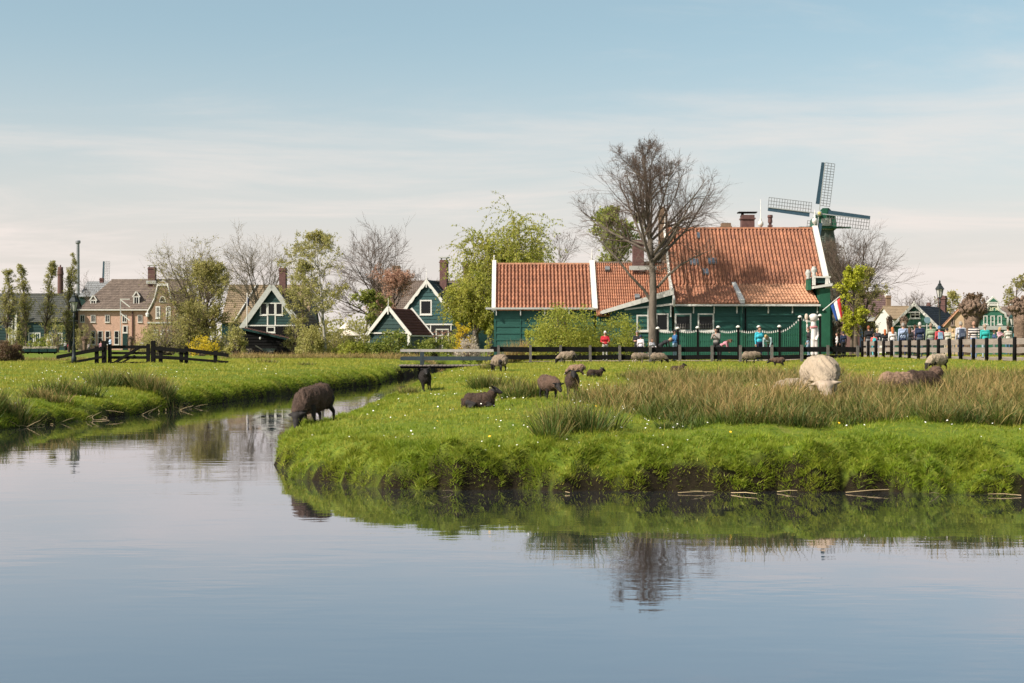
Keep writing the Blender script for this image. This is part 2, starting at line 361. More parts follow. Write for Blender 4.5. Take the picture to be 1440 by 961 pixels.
# open meadow
x, y = wedge(620000, 17.6, 92)
e, _ = edge(x, y); k = (e > .04) & ~on_path(x, y); x, y = x[k], y[k]
z, nn = normals(x, y); pn = fbm(x*.7, y*.7, 71); pn2 = fbm(x*2.4, y*2.4, 72)
keep = rng.uniform(0, 1, len(x)) < .55+.6*pn2; x, y, z, nn, pn, pn2 = x[keep], y[keep], z[keep], nn[keep], pn[keep], pn2[keep]
D = nn*.5+np.array([0, 0, .6])+rng.normal(0, .30, (len(x), 3)); D /= np.linalg.norm(D, axis=1)[:, None]
hh = (.030+.085*pn2**2+.06*np.clip(pn-.5, 0, 1))*rng.uniform(.6, 1.4, len(x))*(y/22)**.35; ck = vnoise(x*11, y*11, 73); hh = hh*(.45+1.1*ck); ww = .0115*(y/20)**.7*rng.uniform(.7, 1.3, len(x))
ti = np.clip(.02+.35*ck+1.5*(pn-.42)+.5*sstep(22, 34, y)*(.5+pn2)*.6+rng.normal(0, .36, len(x)), 0, 1)
nr = y < 26
P0 = np.stack([x, y, z-.008], 1)
parts_.append(blades(P0[nr], D[nr], hh[nr], ww[nr], .7, 1, .1, ti[nr])); parts_.append(blades(P0[~nr], D[~nr], hh[~nr], ww[~nr], .6, 1, .1, ti[~nr]))
# steep banks: dense, leaning out over the water, lusher
def along(poly, i0, i1, n, ymax):
    seg = [(poly[i], poly[i+1]) for i in range(i0, i1) if min(poly[i][1], poly[i+1][1]) < ymax and abs(poly[i][0]) < 30]
    wts = np.array([np.linalg.norm(b-a)/max(8, (a[1]+b[1])/2)**1.0 for a, b in seg]); wts /= wts.sum()
    idx = rng.choice(len(seg), n, p=wts); t = rng.uniform(0, 1, n)
    A = np.array([s[0] for s in seg])[idx]; B = np.array([s[1] for s in seg])[idx]; p = A+(B-A)*t[:, None]+rng.normal(0, .45, (n, 2)); return p[:, 0], p[:, 1]
for poly, i0, i1, n in ((ISL, 1, 22, 620000), (LFT, 2, 15, 170000)):
    x, y = along(poly, i0, i1, n, 75); e, _ = edge(x, y)
    k = (e > .015) & (e < 1.1) & (np.abs(x) < .39*y+1.5); x, y, e = x[k], y[k], e[k]
    cl = fbm(x*3.3, y*3.3, 91); k = rng.uniform(0, 1, len(x)) < np.clip((cl-.30)*5.5, .14, 1); x, y, e, cl = x[k], y[k], e[k], cl[k]
    z, nn = normals(x, y)
    D = nn*.8+np.array([0, 0, .35])+rng.normal(0, .35, (len(x), 3)); D /= np.linalg.norm(D, axis=1)[:, None]
    hh = (.035+.095*cl)*rng.uniform(.5, 1.4, len(x)); ww = .0125*(y/20)**.6*rng.uniform(.7, 1.4, len(x))
    ti = np.clip(.05+.8*(fbm(x*1.5, y*1.5, 33)-.4)+rng.normal(0, .2, len(x)), 0, 1)
    parts_.append(blades(np.stack([x, y, z-.01], 1), D, hh, ww, .9, 1, .1, ti))
V, F, T = joinVFT(parts_)
tag(put('grass', npmesh('grass', V, F, T), M_grass), 'short green grass covering the meadow and the pond banks', 'grass', kind='stuff')
# daisies and a few dandelions, dry stalks at the waterline
def discs(x, y, r, lift, up=.25):
    z = G(x, y)+lift; n = len(x); a = np.arange(6)*np.pi/3
    nrm = np.stack([rng.normal(0, up, n), rng.normal(-.45, up, n), np.ones(n)], 1); nrm /= np.linalg.norm(nrm, axis=1)[:, None]
    u = np.cross(nrm, [0, 1.0, 0.1]); u /= np.linalg.norm(u, axis=1)[:, None]; v = np.cross(nrm, u)
    c = np.stack([x, y, z], 1)
    V = (c[:, None]+(u[:, None]*np.cos(a)[None, :, None]+v[:, None]*np.sin(a)[None, :, None])*r[:, None, None]).reshape(-1, 3)
    return V, np.arange(6*n).reshape(n, 6)
x, y = wedge(3000, 18.2, 62); e, isl = edge(x, y); dn = fbm(x*.55, y*.55, 61)
k = (e > .35) & (rng.uniform(0, 1, len(x)) < np.clip((dn-.40)*3+np.where(isl, -.06, .25), .02, 1)); x, y = x[k], y[k]
V, F = discs(x, y, rng.uniform(.007, .015, len(x))*(y/20)**.35, rng.uniform(.045, .085, len(x)))
tag(put('daisies', npmesh('daisies', V, F), mat('daisy_petal', (.80, .78, .70), .7)), 'tiny white daisies dotted over the meadow grass', 'flowers', kind='stuff')
x = np.array([2.92, -1.1, 4.6, -6.9, -8.0, 1.3, -.3]); y = np.array([19.0, 21, 20, 66, 60, 22, 19.0])
V, F = discs(x, y, np.full(len(x), .018), np.full(len(x), .08)); tag(put('dandelions', npmesh('dandelions', V, F), mat('dandelion', (.75, .42, .02), .7)), 'few yellow dandelions in the grass of the bank', 'flowers', kind='stuff')
mb = MB(); M_straw = mat('dry_stalk', (.42, .32, .17), .8, var=.4)
for i in range(60):
    if i < 45: t = random.random(); bx = -10.9+t*2.0; by = 31.5+t*11+random.gauss(0, .3); bx += random.gauss(0, .25)
    else: bx = random.uniform(-2.4, 6.8); by = 18.0+random.gauss(.05, .14)-(bx*.05 if bx > 0 else 0)
    e_, _ = edge(np.array([bx]), np.array([by]))
    if e_[0] < -.35: continue
    z0 = max(.0, G(bx, by))+.015; a = random.uniform(0, 6.28); l_ = random.uniform(.12, .55); up = random.uniform(-.1, .55) if i < 45 else random.uniform(0, .14)
    p2 = (bx+math.cos(a)*l_, by+math.sin(a)*l_*.6, max(.008, z0+up*l_)); mb.tube([(bx, by, z0), ((bx+p2[0])/2+random.gauss(0, .02), (by+p2[1])/2, (z0+p2[2])/2+.01), p2], [.006, .005, .003], 4)
tag(mb.build('dry_stalks', M_straw), 'broken straw-coloured reed stalks lying along the waterline', 'dry stalks', kind='stuff')
# ---------------------------------------------------------------- rushes
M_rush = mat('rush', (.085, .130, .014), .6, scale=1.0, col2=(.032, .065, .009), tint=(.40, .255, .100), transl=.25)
def rush(cx, cy, n, r, h, dry=.35, lean=.5, w=.011):
    a = rng.uniform(0, 2*np.pi, n); q = np.sqrt(rng.uniform(0, 1, n)); bx = cx+np.cos(a)*q*r; by = cy+np.sin(a)*q*r
    D = np.stack([np.cos(a)*q*lean, np.sin(a)*q*lean, np.ones(n)], 1)+rng.normal(0, .10, (n, 3)); D /= np.linalg.norm(D, axis=1)[:, None]
    hh = h*rng.uniform(.3, 1.2, n); ti = np.clip(rng.normal(dry, .38, n), 0, .95)
    return np.stack([bx, by, np.full(n, 0.0)], 1), D, hh, np.full(n, w)*rng.uniform(.6, 1.3, n), ti
def rush_mesh(L_, bend=.35):
    P = np.concatenate([l[0] for l in L_]); P[:, 2] = G(P[:, 0], P[:, 1])-.02
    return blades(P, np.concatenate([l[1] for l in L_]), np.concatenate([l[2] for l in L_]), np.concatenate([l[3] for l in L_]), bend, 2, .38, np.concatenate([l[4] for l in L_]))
SHEEPC = [(5.45, 24.9, .42), (7.3, 27, .36), (8.35, 29.2, .4), (9.9, 33.3, .35)]
Ls = []
for i in range(4300):
    yy = 19.9+25*random.random()**1.35; x0 = 1.55+.02*(yy-20)+.5*math.sin(yy*.7)+(1.6 if yy > 31 else 0); x1 = .40*yy+2.0
    xx = random.uniform(x0, x1)
    if any((xx-a)**2+(yy-b)**2 < c*c for a, b, c in SHEEPC): continue
    dn = float(fbm(np.array([xx*.55]), np.array([yy*.55]), 51)[0])
    if dn < .40+.04*(yy > 30): continue
    if yy > 33 and .235*yy < xx < .292*yy: continue
    fr = max(0, 1-(yy-19.9)/1.6); pt = float(fbm(np.array([xx*.9+7]), np.array([yy*.9]), 57)[0])
    Ls.append(rush(xx, yy, random.randint(26, 42), random.uniform(.06, .16), random.uniform(.24, .50)*(.75 if fr > .4 else 1)*(.55+1.05*pt), dry=-.12+1.25*(pt-.25)-.35*fr+random.gauss(0, .16), lean=random.uniform(.3, 1.35), w=.0125*(yy/20)**.5))
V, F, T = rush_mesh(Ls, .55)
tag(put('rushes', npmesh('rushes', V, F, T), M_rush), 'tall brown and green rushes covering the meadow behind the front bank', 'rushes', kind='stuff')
RC = [ # px, d, radius, height, blades, dry, label
 (808, 19.75, .50, .56, 1300, .05, 'broad green rush clump by itself on the front lawn before the two dark lambs'),
 (850, 25.5, .45, .42, 500, .45, 'brownish rush clump right beside the dark lamb with drooping ears'),
 (680, 36.0, .50, .52, 900, .03, 'dark green rush clump behind the lying dark lamb'),
 (738, 28.2, .42, .48, 800, .06, 'rush clump leaning right between the lying lamb and the standing dark lambs'),
 (706, 32.0, .30, .34, 350, .2, 'small low rush clump between two bigger clumps behind the lying lamb'),
 (576, 37.5, .26, .32, 350, .25, 'low rush clump on the channel edge beside the standing black lamb'),
 (690, 60.0, .35, .5, 240, .25, 'rush clump at the island end of the footbridge'),
 (173, 41.0, .75, .72, 1200, .02, 'wide dark rush clump in front of the field gate'),
 (222, 40.5, .60, .62, 900, .22, 'pale grey-tipped rush clump at the right side of the widest clump before the gate'),
 (100, 37.0, .60, .60, 900, .08, 'rush clump on the left meadow standing among daisies'),
 (60, 35.0, .50, .42, 550, .45, 'straw-coloured rush clump on the left bank'),
 (14, 31.9, .55, .60, 900, .03, 'dark green rush clump on the left bank close to the waterline'),
 (238, 37.6, .32, .48, 500, .0, 'small dark rush clump hanging over the left bank'),
 (372, 72.0, .5, .35, 240, .4, 'short rush tuft on far meadow before the black lean-to shed'),
 (428, 66.0, .35, .3, 240, .3, 'small dark rush tuft alone on the far-side meadow grass')]
for px, d, r, h, n, dry, lab in RC:
    ls = [rush(X(px, d)+random.gauss(0, r*.55), d+random.gauss(0, r*.4), max(20, n//9), r*.42, h*random.uniform(.75, 1.05), dry-.06, .8, .0115*(d/20)**.55) for _ in range(9)]
    V, F, T = rush_mesh(ls); o3 = np.array([X(px, d), d, G(X(px, d), d)]); V = V-o3
    tag(put('rush_clump', npmesh('rush_clump', V, F, T), M_rush, loc=o3), lab, 'rush clump', 'separate rush clumps on the meadows')
# ---------------------------------------------------------------- trees (all levels grown as arrays of polylines)
def grow(p, d, ln, K, wob, trop, rg):
    B = len(p); pts = np.zeros((B, K, 3)); pts[:, 0] = p; d = d.copy()
    for k in range(1, K):
        d = d+rg.normal(0, wob, (B, 3)); d[:, 2] += trop; d /= np.linalg.norm(d, axis=1)[:, None]+1e-9
        pts[:, k] = pts[:, k-1]+d*(ln/(K-1))[:, None]
    return pts
def spawn(pts, rad, n, tlo, thi, alo, ahi, rg, tpow=1.0):
    """n children per parent polyline: positions, directions, parent length fraction, radius"""
    B, K, _ = pts.shape; ip = np.repeat(np.arange(B), n); t = tlo+(thi-tlo)*rg.uniform(0, 1, B*n)**tpow; f = t*(K-1); i = np.minimum(f.astype(int), K-2); w = (f-i)[:, None]
    a = pts[ip, i]; b = pts[ip, i+1]; p = a*(1-w)+b*w; tan = b-a; tan /= np.linalg.norm(tan, axis=1)[:, None]+1e-9
    r = rad[ip, i]*(1-w[:, 0])+rad[ip, i+1]*w[:, 0]
    v = rg.normal(0, 1, (B*n, 3)); v -= tan*(v*tan).sum(1)[:, None]; v /= np.linalg.norm(v, axis=1)[:, None]+1e-9
    an = rg.uniform(alo, ahi, B*n); d = tan*np.cos(an)[:, None]+v*np.sin(an)[:, None]
    return p, d, t, r, ip
def tubes(pts, rad, n):
    B, K, _ = pts.shape; tan = np.gradient(pts, axis=1); tan /= np.linalg.norm(tan, axis=2)[:, :, None]+1e-9
    ref = np.where(np.abs(tan[:, :, 2:3]) > .9, np.array([1.0, 0, 0]), np.array([0, 0, 1.0])); u = np.cross(tan, ref); u /= np.linalg.norm(u, axis=2)[:, :, None]+1e-9; v = np.cross(tan, u)
    a = np.arange(n)*2*np.pi/n
    V = pts[:, :, None]+(u[:, :, None]*np.cos(a)[None, None, :, None]+v[:, :, None]*np.sin(a)[None, None, :, None])*rad[:, :, None, None]
    idx = np.arange(B*K*n).reshape(B, K, n); j = np.roll(np.arange(n), -1)
    F = np.stack([idx[:, :-1, :], idx[:, :-1, j], idx[:, 1:, j], idx[:, 1:, :]], -1).reshape(-1, 4)
    return V.reshape(-1, 3), F
def leafq(c, size, rg, droop=0.0):
    n = len(c); u = rg.normal(0, 1, (n, 3)); u[:, 2] -= droop; u /= np.linalg.norm(u, axis=1)[:, None]; w = np.cross(u, rg.normal(0, 1, (n, 3))); w /= np.linalg.norm(w, axis=1)[:, None]+1e-9
    s = size*rg.uniform(.6, 1.35, n); u = u*s[:, None]; w = w*(s*.33)[:, None]
    V = np.stack([c-u*.5, c+w, c+u*.5, c-w], 1).reshape(-1, 3); return V, np.arange(4*n).reshape(n, 4)
M_bark = mat('bark', (.115, .085, .062), .9, var=.5, scale=3, bump=.6, bscale=14, stretch=(1, 1, .25), fine=.25)
M_bark2 = mat('bark_grey', (.165, .135, .105), .9, var=.5, scale=4, bump=.4, bscale=20, stretch=(1, 1, .3))
M_twig = mat('twigs', (.125, .088, .068), .9, var=.3)
M_twigp = mat('twigs_pale', (.20, .165, .115), .9, var=.3)
def leafmat(name, c1, c2, c3): return mat(name, c1, .55, scale=.9, col2=c2, tint=c3, transl=.5, spec=.3)
LM = dict(willow=leafmat('leaf_willow', (.34, .36, .05), (.22, .26, .03), (.46, .42, .08)),
          spring=leafmat('leaf_spring', (.24, .28, .05), (.16, .21, .03), (.36, .35, .08)),
          poplar=leafmat('leaf_poplar', (.33, .32, .08), (.24, .25, .05), (.44, .39, .13)),
          birch=leafmat('leaf_birch', (.36, .34, .10), (.26, .26, .07), (.46, .40, .15)),
          haw=leafmat('leaf_hawthorn', (.30, .34, .04), (.17, .22, .025), (.46, .43, .08)),
          laurel=leafmat('leaf_laurel', (.14, .19, .03), (.07, .11, .018), (.36, .36, .08)),
          blossom=leafmat('blossom', (.46, .25, .17), (.34, .20, .11), (.58, .38, .29)),
          yellow=leafmat('forsythia', (.62, .45, .02), (.45, .36, .02), (.66, .50, .05)),
          lime=leafmat('leaf_lime', (.44, .46, .03), (.32, .36, .02), (.52, .50, .06)),
          brown=leafmat('leaf_brown', (.17, .10, .055), (.12, .08, .04), (.24, .16, .10)),
          white=leafmat('white_blossom', (.50, .42, .33), (.30, .27, .17), (.58, .50, .42)),
          olive=leafmat('leaf_olive', (.31, .29, .085), (.22, .21, .06), (.42, .36, .13)))
def tree(name, label, px, d, top, R_, r0, cb=.25, tf=1.0, n=(22, 9, 7, 4), ang=(.5, 1.0), trop=(.05, .03, .0), leaf=None, lpt=0, lsize=.12, bark=None, twig=None, seed=1, shape='oval', base=None, wob=.08, sec=.5, twr=.010, droop=0, group=None, lfrac=1.0, tpow=1.0):
    rg = np.random.default_rng(seed); x0, y0 = X(px, d), d; gz0 = (G(x0, y0) if base is None else base)-.05
    H = Z(top, d)-gz0; Ht = H*tf
    tr = grow(np.zeros((1, 3)), np.array([[0, 0, 1.0]]), np.array([Ht]), 14, .035, .05, rg)
    tt = np.linspace(0, 1, 14); rad = (r0*(1-tt*(.93 if tf > .8 else .55))**(.9))[None, :]*np.ones((1, 1)); rad[0, 0] *= 1.35; rad[0, 1] *= 1.08
    p, dr, t, pr, _ = spawn(tr, rad, n[0], cb/tf if tf > .8 else .62, .985, ang[0], ang[1], rg, tpow)
    if tf > .8:
        s_ = np.clip((t*tf-cb)/(1-cb), 0, 1)
        prof = {'oval': np.sqrt(np.clip(1-((s_-.38)/.66)**2, .02, 1)), 'col': (1-s_)**.5*.9+.1, 'round': np.sqrt(np.clip(1-((s_-.5)/.56)**2, .03, 1)), 'cone': 1-s_*.9}[shape]
        ln1 = R_*prof*rg.uniform(.75, 1.12, len(t))/np.maximum(.55, np.sin((ang[0]+ang[1])/2))
        ln1 = np.minimum(ln1, (H*1.03-p[:, 2])/np.maximum(.25, dr[:, 2]+.15))
    else:
        hd = np.hypot(dr[:, 0], dr[:, 1])+.05; ln1 = np.minimum((H-p[:, 2])/np.maximum(.2, dr[:, 2]+.12), R_*1.12/hd)*rg.uniform(.72, 1.05, len(t))
    ln1 = np.maximum(ln1, .15*R_)
    l1 = grow(p, dr, ln1, 9, wob, trop[0], rg); r1s = np.minimum(pr*.62, .035*ln1+.012); k9 = np.linspace(0, 1, 9); r1 = r1s[:, None]*(1-.85*k9)[None, :]
    p, dr, t, pr, ip = spawn(l1, r1, n[1], .22, .98, .45, .95, rg); ln2 = ln1[ip]*sec*(1.15-.75*t)*rg.uniform(.6, 1.2, len(t))
    l2 = grow(p, dr, ln2, 6, wob*1.3, trop[1], rg); k6 = np.linspace(0, 1, 6); r2 = np.minimum(pr*.6, .02*ln2+twr)[:, None]*(1-.8*k6)[None, :]
    p, dr, t, pr, ip = spawn(l2, r2, n[2], .15, 1.0, .35, .9, rg); ln3 = ln2[ip]*.55*rg.uniform(.5, 1.2, len(t))+.08
    l3 = grow(p, dr, ln3, 3, wob*1.7, trop[2], rg); r3 = np.full(len(p), twr)[:, None]*(1-.6*np.linspace(0, 1, 3))[None, :]
    lists = [(l3, r3, 3)]; last = l3
    if n[3] > 0:
        p, dr, t, pr, ip = spawn(l3, r3, n[3], .2, 1.0, .3, .8, rg); ln4 = ln3[ip]*.6*rg.uniform(.5, 1.3, len(t))+.05
        l4 = grow(p, dr, ln4, 2, wob*1.5, trop[2], rg); lists.append((l4, np.full((len(p), 2), twr*.7)*np.array([1, .5]), 3)); last = l4
    o = empty(name, (x0, y0, gz0), label, 'tree', group=group)
    A = [tubes(tr, rad, 10), tubes(l1, r1, 6)]; b = len(A[0][0])
    me = npmesh('trunk', np.concatenate([A[0][0], A[1][0]]), np.concatenate([A[0][1], A[1][1]+b]), smooth=True); put('trunk', me, bark or M_bark, o)
    A = [tubes(l2, r2, 4)]+[tubes(a, r_, k) for a, r_, k in lists]; Vs, Fs = [], []; b = 0
    for V, F in A: Vs.append(V); Fs.append(F+b); b += len(V)
    me = npmesh('crown', np.concatenate(Vs), np.concatenate(Fs)); cr_ = put('crown', me, twig or M_twig, o)
    if leaf:
        ids = np.arange(len(last)); 
        if lfrac < 1: ids = ids[fbm(last[:, 0, 0]*.8+seed, last[:, 0, 2]*.8, seed) < np.quantile(fbm(last[:, 0, 0]*.8+seed, last[:, 0, 2]*.8, seed), lfrac)]
        ip = np.repeat(ids, lpt); t = rg.uniform(.1, 1, len(ip)); K = last.shape[1]; f = t*(K-1); i = np.minimum(f.astype(int), K-2); w = (f-i)[:, None]
        c = last[ip, i]*(1-w)+last[ip, i+1]*w+rg.normal(0, lsize*.45, (len(ip), 3)); V, F = leafq(c, lsize, rg, droop); ti = np.repeat(np.clip(rg.normal(.4, .3, len(c)), 0, 1), 4)
        put('foliage', npmesh('foliage', V, F, ti), leaf, cr_)
    return o
def bush(name, label, px, d, top, wpx, leaf, n=5000, lsize=.10, seed=1, base=None, stems=26, depth=None, cl=70, group=None, open_=.5, cat='bush', twig=None):
    rg = np.random.default_rng(seed); x0, y0 = X(px, d), d; g0 = (G(x0, y0) if base is None else base)-.04
    H = Z(top, d)-g0; w = wpx/S(d)/2; dp = depth or min(w, H*.8)
    o = empty(name, (x0, y0, g0), label, cat, group=group)
    u = rg.normal(0, 1, (cl, 3)); u /= np.linalg.norm(u, axis=1)[:, None]; u[:, 2] = np.abs(u[:, 2])*rg.choice([1, 1, .4], cl); q = rg.uniform(open_, 1.0, cl)**.6
    C = np.stack([u[:, 0]*w*q, u[:, 1]*dp*q, .12*H+(u[:, 2]*q)*H*.82], 1); rad = rg.uniform(.10, .24, cl)*min(w, H)*1.15
    k = rg.choice(cl, n, p=rad**2/(rad**2).sum()); c = C[k]+rg.normal(0, .55, (n, 3))*rad[k][:, None]; c[:, 2] = np.abs(c[:, 2])+.02
    V, F = leafq(c, lsize, rg); ti = np.repeat(np.clip(rg.normal(.35, .3, n), 0, 1), 4); put('foliage', npmesh('foliage', V, F, ti), leaf, o)
    ends = C[rg.choice(cl, stems)]; st = rg.normal(0, .12, (stems, 3))*np.array([w, dp, 0]); t = np.linspace(0, 1, 5)[None, :, None]
    pts = st[:, None]*(1-t)+ends[:, None]*t+rg.normal(0, .03*H, (stems, 5, 3))*np.sin(t*np.pi); r_ = np.full((stems, 5), .018*H/1.5)*np.linspace(1, .3, 5)
    V, F = tubes(pts, np.maximum(r_, .006), 4); put('stems', npmesh('stems', V, F), twig or M_twig, o)
    return o
def weeping(name, label, px, d, top, wpx, leaf, seed=3, n_str=520, base=None, lsize=.13):
    rg = np.random.default_rng(seed); x0, y0 = X(px, d), d; g0 = (G(x0, y0) if base is None else base)-.05; H = Z(top, d)-g0; R_ = wpx/S(d)/2
    o = empty(name, (x0, y0, g0), label, 'tree')
    tr = grow(np.zeros((1, 3)), np.array([[0, 0, 1.0]]), np.array([H*.5]), 8, .05, .05, rg); rad = (.34*(1-.5*np.linspace(0, 1, 8)))[None]
    p, dr, t, pr, _ = spawn(tr, rad, 16, .5, 1, .25, .95, rg); ln = np.minimum((H-p[:, 2])*.95/np.maximum(.3, dr[:, 2]), R_*.95/np.maximum(.2, np.hypot(dr[:, 0], dr[:, 1])))*rg.uniform(.7, 1, 16)
    l1 = grow(p, dr, ln, 8, .09, .02, rg); r1 = .11*np.linspace(1, .2, 8)[None]*np.ones((16, 1))
    p, dr, t, pr, ip = spawn(l1, r1, 7, .25, 1, .4, 1.0, rg); l2 = grow(p, dr, ln[ip]*.45*rg.uniform(.5, 1.1, len(ip)), 6, .12, .0, rg); r2 = .035*np.linspace(1, .3, 6)[None]*np.ones((len(ip), 1))
    p, dr, t, pr, ip = spawn(l2, r2, max(1, n_str//len(l2)), .2, 1, .5, 1.4, rg); l3 = grow(p, dr, rg.uniform(.18, .42, len(p))*H*np.clip(p[:, 2]/H, .3, 1), 9, .06, -.22, rg); l3[:, :, 2] = np.maximum(l3[:, :, 2], .15)
    V1, F1 = tubes(tr, rad, 9); V2, F2 = tubes(l1, r1, 6); put('trunk', npmesh('trunk', np.concatenate([V1, V2]), np.concatenate([F1, F2+len(V1)]), smooth=True), M_bark2, o)
    V1, F1 = tubes(l2, r2, 4); V2, F2 = tubes(l3[:, ::2], np.full((len(l3), 5), .008), 3); c_ = put('crown', npmesh('crown', np.concatenate([V1, V2]), np.concatenate([F1, F2+len(V1)])), M_twigp, o)
    q = np.repeat(np.arange(len(l3)), 36); f = rg.uniform(0, 7.99, len(q)); i = f.astype(int); w = (f-i)[:, None]; c = l3[q, i]*(1-w)+l3[q, i+1]*w+rg.normal(0, .07, (len(q), 3)); q2 = np.repeat(np.arange(len(l2)), 60); f2 = rg.uniform(0, 4.99, len(q2)); i2 = f2.astype(int); w2 = (f2-i2)[:, None]; c = np.concatenate([c, l2[q2, i2]*(1-w2)+l2[q2, i2+1]*w2+rg.normal(0, .22, (len(q2), 3))]); q = np.concatenate([q, q2 % len(l3)])
    V, F = leafq(c, lsize, rg, 1.2); tn = np.clip(rg.normal(.4, .25, len(l3)), 0, 1)[q]; put('foliage', npmesh('foliage', V, F, np.repeat(np.clip(tn+rg.normal(0, .15, len(q)), 0, 1), 4)), leaf, c_)
    return o
# ------------------------------------------------ the trees of the picture
tree('bare_tree', 'tall bare tree with thick straight trunk before the red-tiled house', 919, 88.5, 203, 4.5, .31, cb=.44, n=(33, 9, 7, 4), ang=(.55, 1.1), trop=(.035, .03, .01), seed=5, wob=.07, twr=.0085, tpow=1.6, shape='cone', bark=M_bark2)
def limbs():   # the two low limbs and the burr of that tree
    t = [o for o in COL.objects if o.name == 'bare_tree'][0]; g0 = t.location.z; s = S(88.5); q = lambda px, py, dy=0: ((px-919)/s, dy, Z(py, 88.5)-g0)
    mb = MB(); rg2 = random.Random(4)
    mb.tube([q(916, 424), q(905, 408, -.2), q(885, 388, -.5), q(868, 366, -.6), q(848, 345, -.5), q(830, 325, -.3)], [.12, .09, .075, .06, .04, .015], 7)
    mb.tube([q(924, 405), q(938, 388, -.3), q(955, 374, -.5), q(976, 362, -.6), q(1000, 352, -.5)], [.10, .085, .06, .04, .012], 7)
    for i in range(300):
        bx, by = rg2.gauss(924, 9), rg2.gauss(365, 16); a = rg2.uniform(0, 6.28); l_ = rg2.uniform(.3, 1.3)
        p0 = Vector(q(bx, by, rg2.gauss(0, .25))); p1 = p0+Vector((math.cos(a)*l_, rg2.gauss(0, .3), math.sin(a)*l_*.55+.2)); mb.tube([p0, (p0+p1)/2+Vector((0, 0, .05)), p1], [.016, .011, .005], 3)
    for cx, cy, n_ in ((868, 366, 70), (850, 345, 80), (955, 374, 60), (980, 360, 80)):
        for i in range(n_):
            p0 = Vector(q(rg2.gauss(cx, 10), rg2.gauss(cy, 9), -.5)); a = rg2.uniform(.3, 2.9); l_ = rg2.uniform(.3, 1.2); p1 = p0+Vector((math.cos(a)*l_, rg2.gauss(0, .4), math.sin(a)*l_)); mb.tube([p0, p1], [.010, .005], 3)
    mb.build('low_limbs', M_bark2, t)
limbs()
tree('leafing_tree', 'round tree in fresh green leaf behind the middle red roof', 868, 112, 303, 2.7, .22, cb=.25, n=(18, 8, 6, 0), ang=(.5, 1.1), leaf=LM['spring'], lpt=9, lsize=.24, seed=8, shape='round')
tree('bare_tree', 'small faint bare tree rising behind the barn ridge', 790, 165, 333, 2.2, .16, cb=.35, n=(16, 7, 5, 0), ang=(.4, .8), seed=9, twr=.014)
weeping('willow_tree', 'large yellow-green weeping willow behind the barn', 712, 122, 336, 128, LM['willow'], seed=6, n_str=1700, lsize=.16)
weeping('willow_tree', 'smaller drooping willow at the left end of the barn', 668, 112, 392, 62, LM['willow'], seed=16, n_str=800, lsize=.15)
tree('bare_tree', 'wide bare tree behind the pink blossom tree', 535, 168, 322, 5.2, .30, tf=.36, n=(12, 10, 8, 4), ang=(.25, 1.0), trop=(.03, .02, 0), seed=10, twr=.015, sec=.55)
tree('blossom_tree', 'pink-brown blossom tree left of scalloped-gable green house', 553, 150, 388, 3.3, .2, cb=.2, n=(20, 9, 7, 0), ang=(.5, 1.0), leaf=LM['blossom'], lpt=7, lsize=.17, seed=12, shape='round')
tree('spring_tree', 'low bright green tree beside the pink blossom tree', 512, 146, 412, 1.9, .14, cb=.2, n=(14, 7, 6, 0), leaf=LM['spring'], lpt=6, lsize=.2, seed=13, shape='round')
tree('birch_tree', 'slender pale birch with light new leaves in the gardens', 457, 112, 331, 2.6, .13, cb=.22, n=(30, 8, 6, 0), ang=(.5, 1.1), trop=(.0, -.05, -.08), leaf=LM['birch'], lpt=8, lsize=.12, seed=14, bark=mat('birch_bark', (.36, .33, .28), .8, var=.6, scale=5), twig=M_twigp)
tree('birch_tree', 'bushy young birch right of the house with three-light gable window', 428, 118, 372, 1.6, .09, cb=.15, n=(22, 7, 6, 0), ang=(.4, 1.0), leaf=LM['birch'], lpt=8, lsize=.13, seed=15, twig=M_twigp)
tree('bare_tree', 'bare pale-branched tree behind the house with three-light gable window', 371, 168, 325, 4.4, .24, tf=.38, n=(10, 10, 7, 3), ang=(.25, 1.0), seed=17, twr=.014, twig=M_twigp, bark=M_bark2, sec=.5)
tree('leafing_tree', 'broad round-topped tree with olive haze of buds', 280, 158, 340, 4.4, .26, tf=.40, n=(15, 10, 8, 4), ang=(.2, 1.05), leaf=LM['olive'], lpt=1, lsize=.16, seed=18, twr=.013, twig=M_twigp)
tree('willow_tree', 'upright leafy green tree left of the flagpole', 291, 122, 378, 2.4, .15, cb=.2, n=(26, 8, 6, 0), ang=(.4, .95), leaf=LM['olive'], lpt=9, lsize=.15, seed=19, shape='round')
tree('leafing_tree', 'small leafy tree in front of the bell-gable house garden', 268, 118, 428, 1.7, .09, cb=.1, n=(18, 7, 5, 0), leaf=LM['olive'], lpt=6, lsize=.14, seed=20, shape='round')
for i, (px, top, lab) in enumerate([(9, 383, 'slim poplar rising beside the clipped brown hedge'), (37, 374, 'slim poplar just right of the white bell-gable doorway'), (62, 370, 'slim poplar directly left of the round brick chimney'), (97, 360, 'tallest slim poplar behind the street lamp by the gate')]):
    tree('poplar_tree', lab, px, 150+i*2, top, 1.25, .12, cb=.10, n=(54, 7, 5, 0), ang=(.25, .6), trop=(.06, .04, .02), leaf=LM['poplar'], lpt=2, lsize=.13, seed=30+i, shape='col', twig=M_twigp, group='row of poplars before the dark green house')
tree('bare_tree', 'spreading bare tree in front of the windmill tower', 1204, 114, 303, 3.9, .22, tf=.40, n=(10, 10, 8, 4), ang=(.25, 1.0), trop=(.03, .02, 0), seed=22, twr=.011, sec=.55)
tree('bare_tree', 'dense brown bare tree behind the corner of the red-tiled house', 1180, 120, 345, 1.6, .14, cb=.15, n=(26, 8, 6, 3), ang=(.3, .8), seed=23, twr=.011, twig=M_twigp)
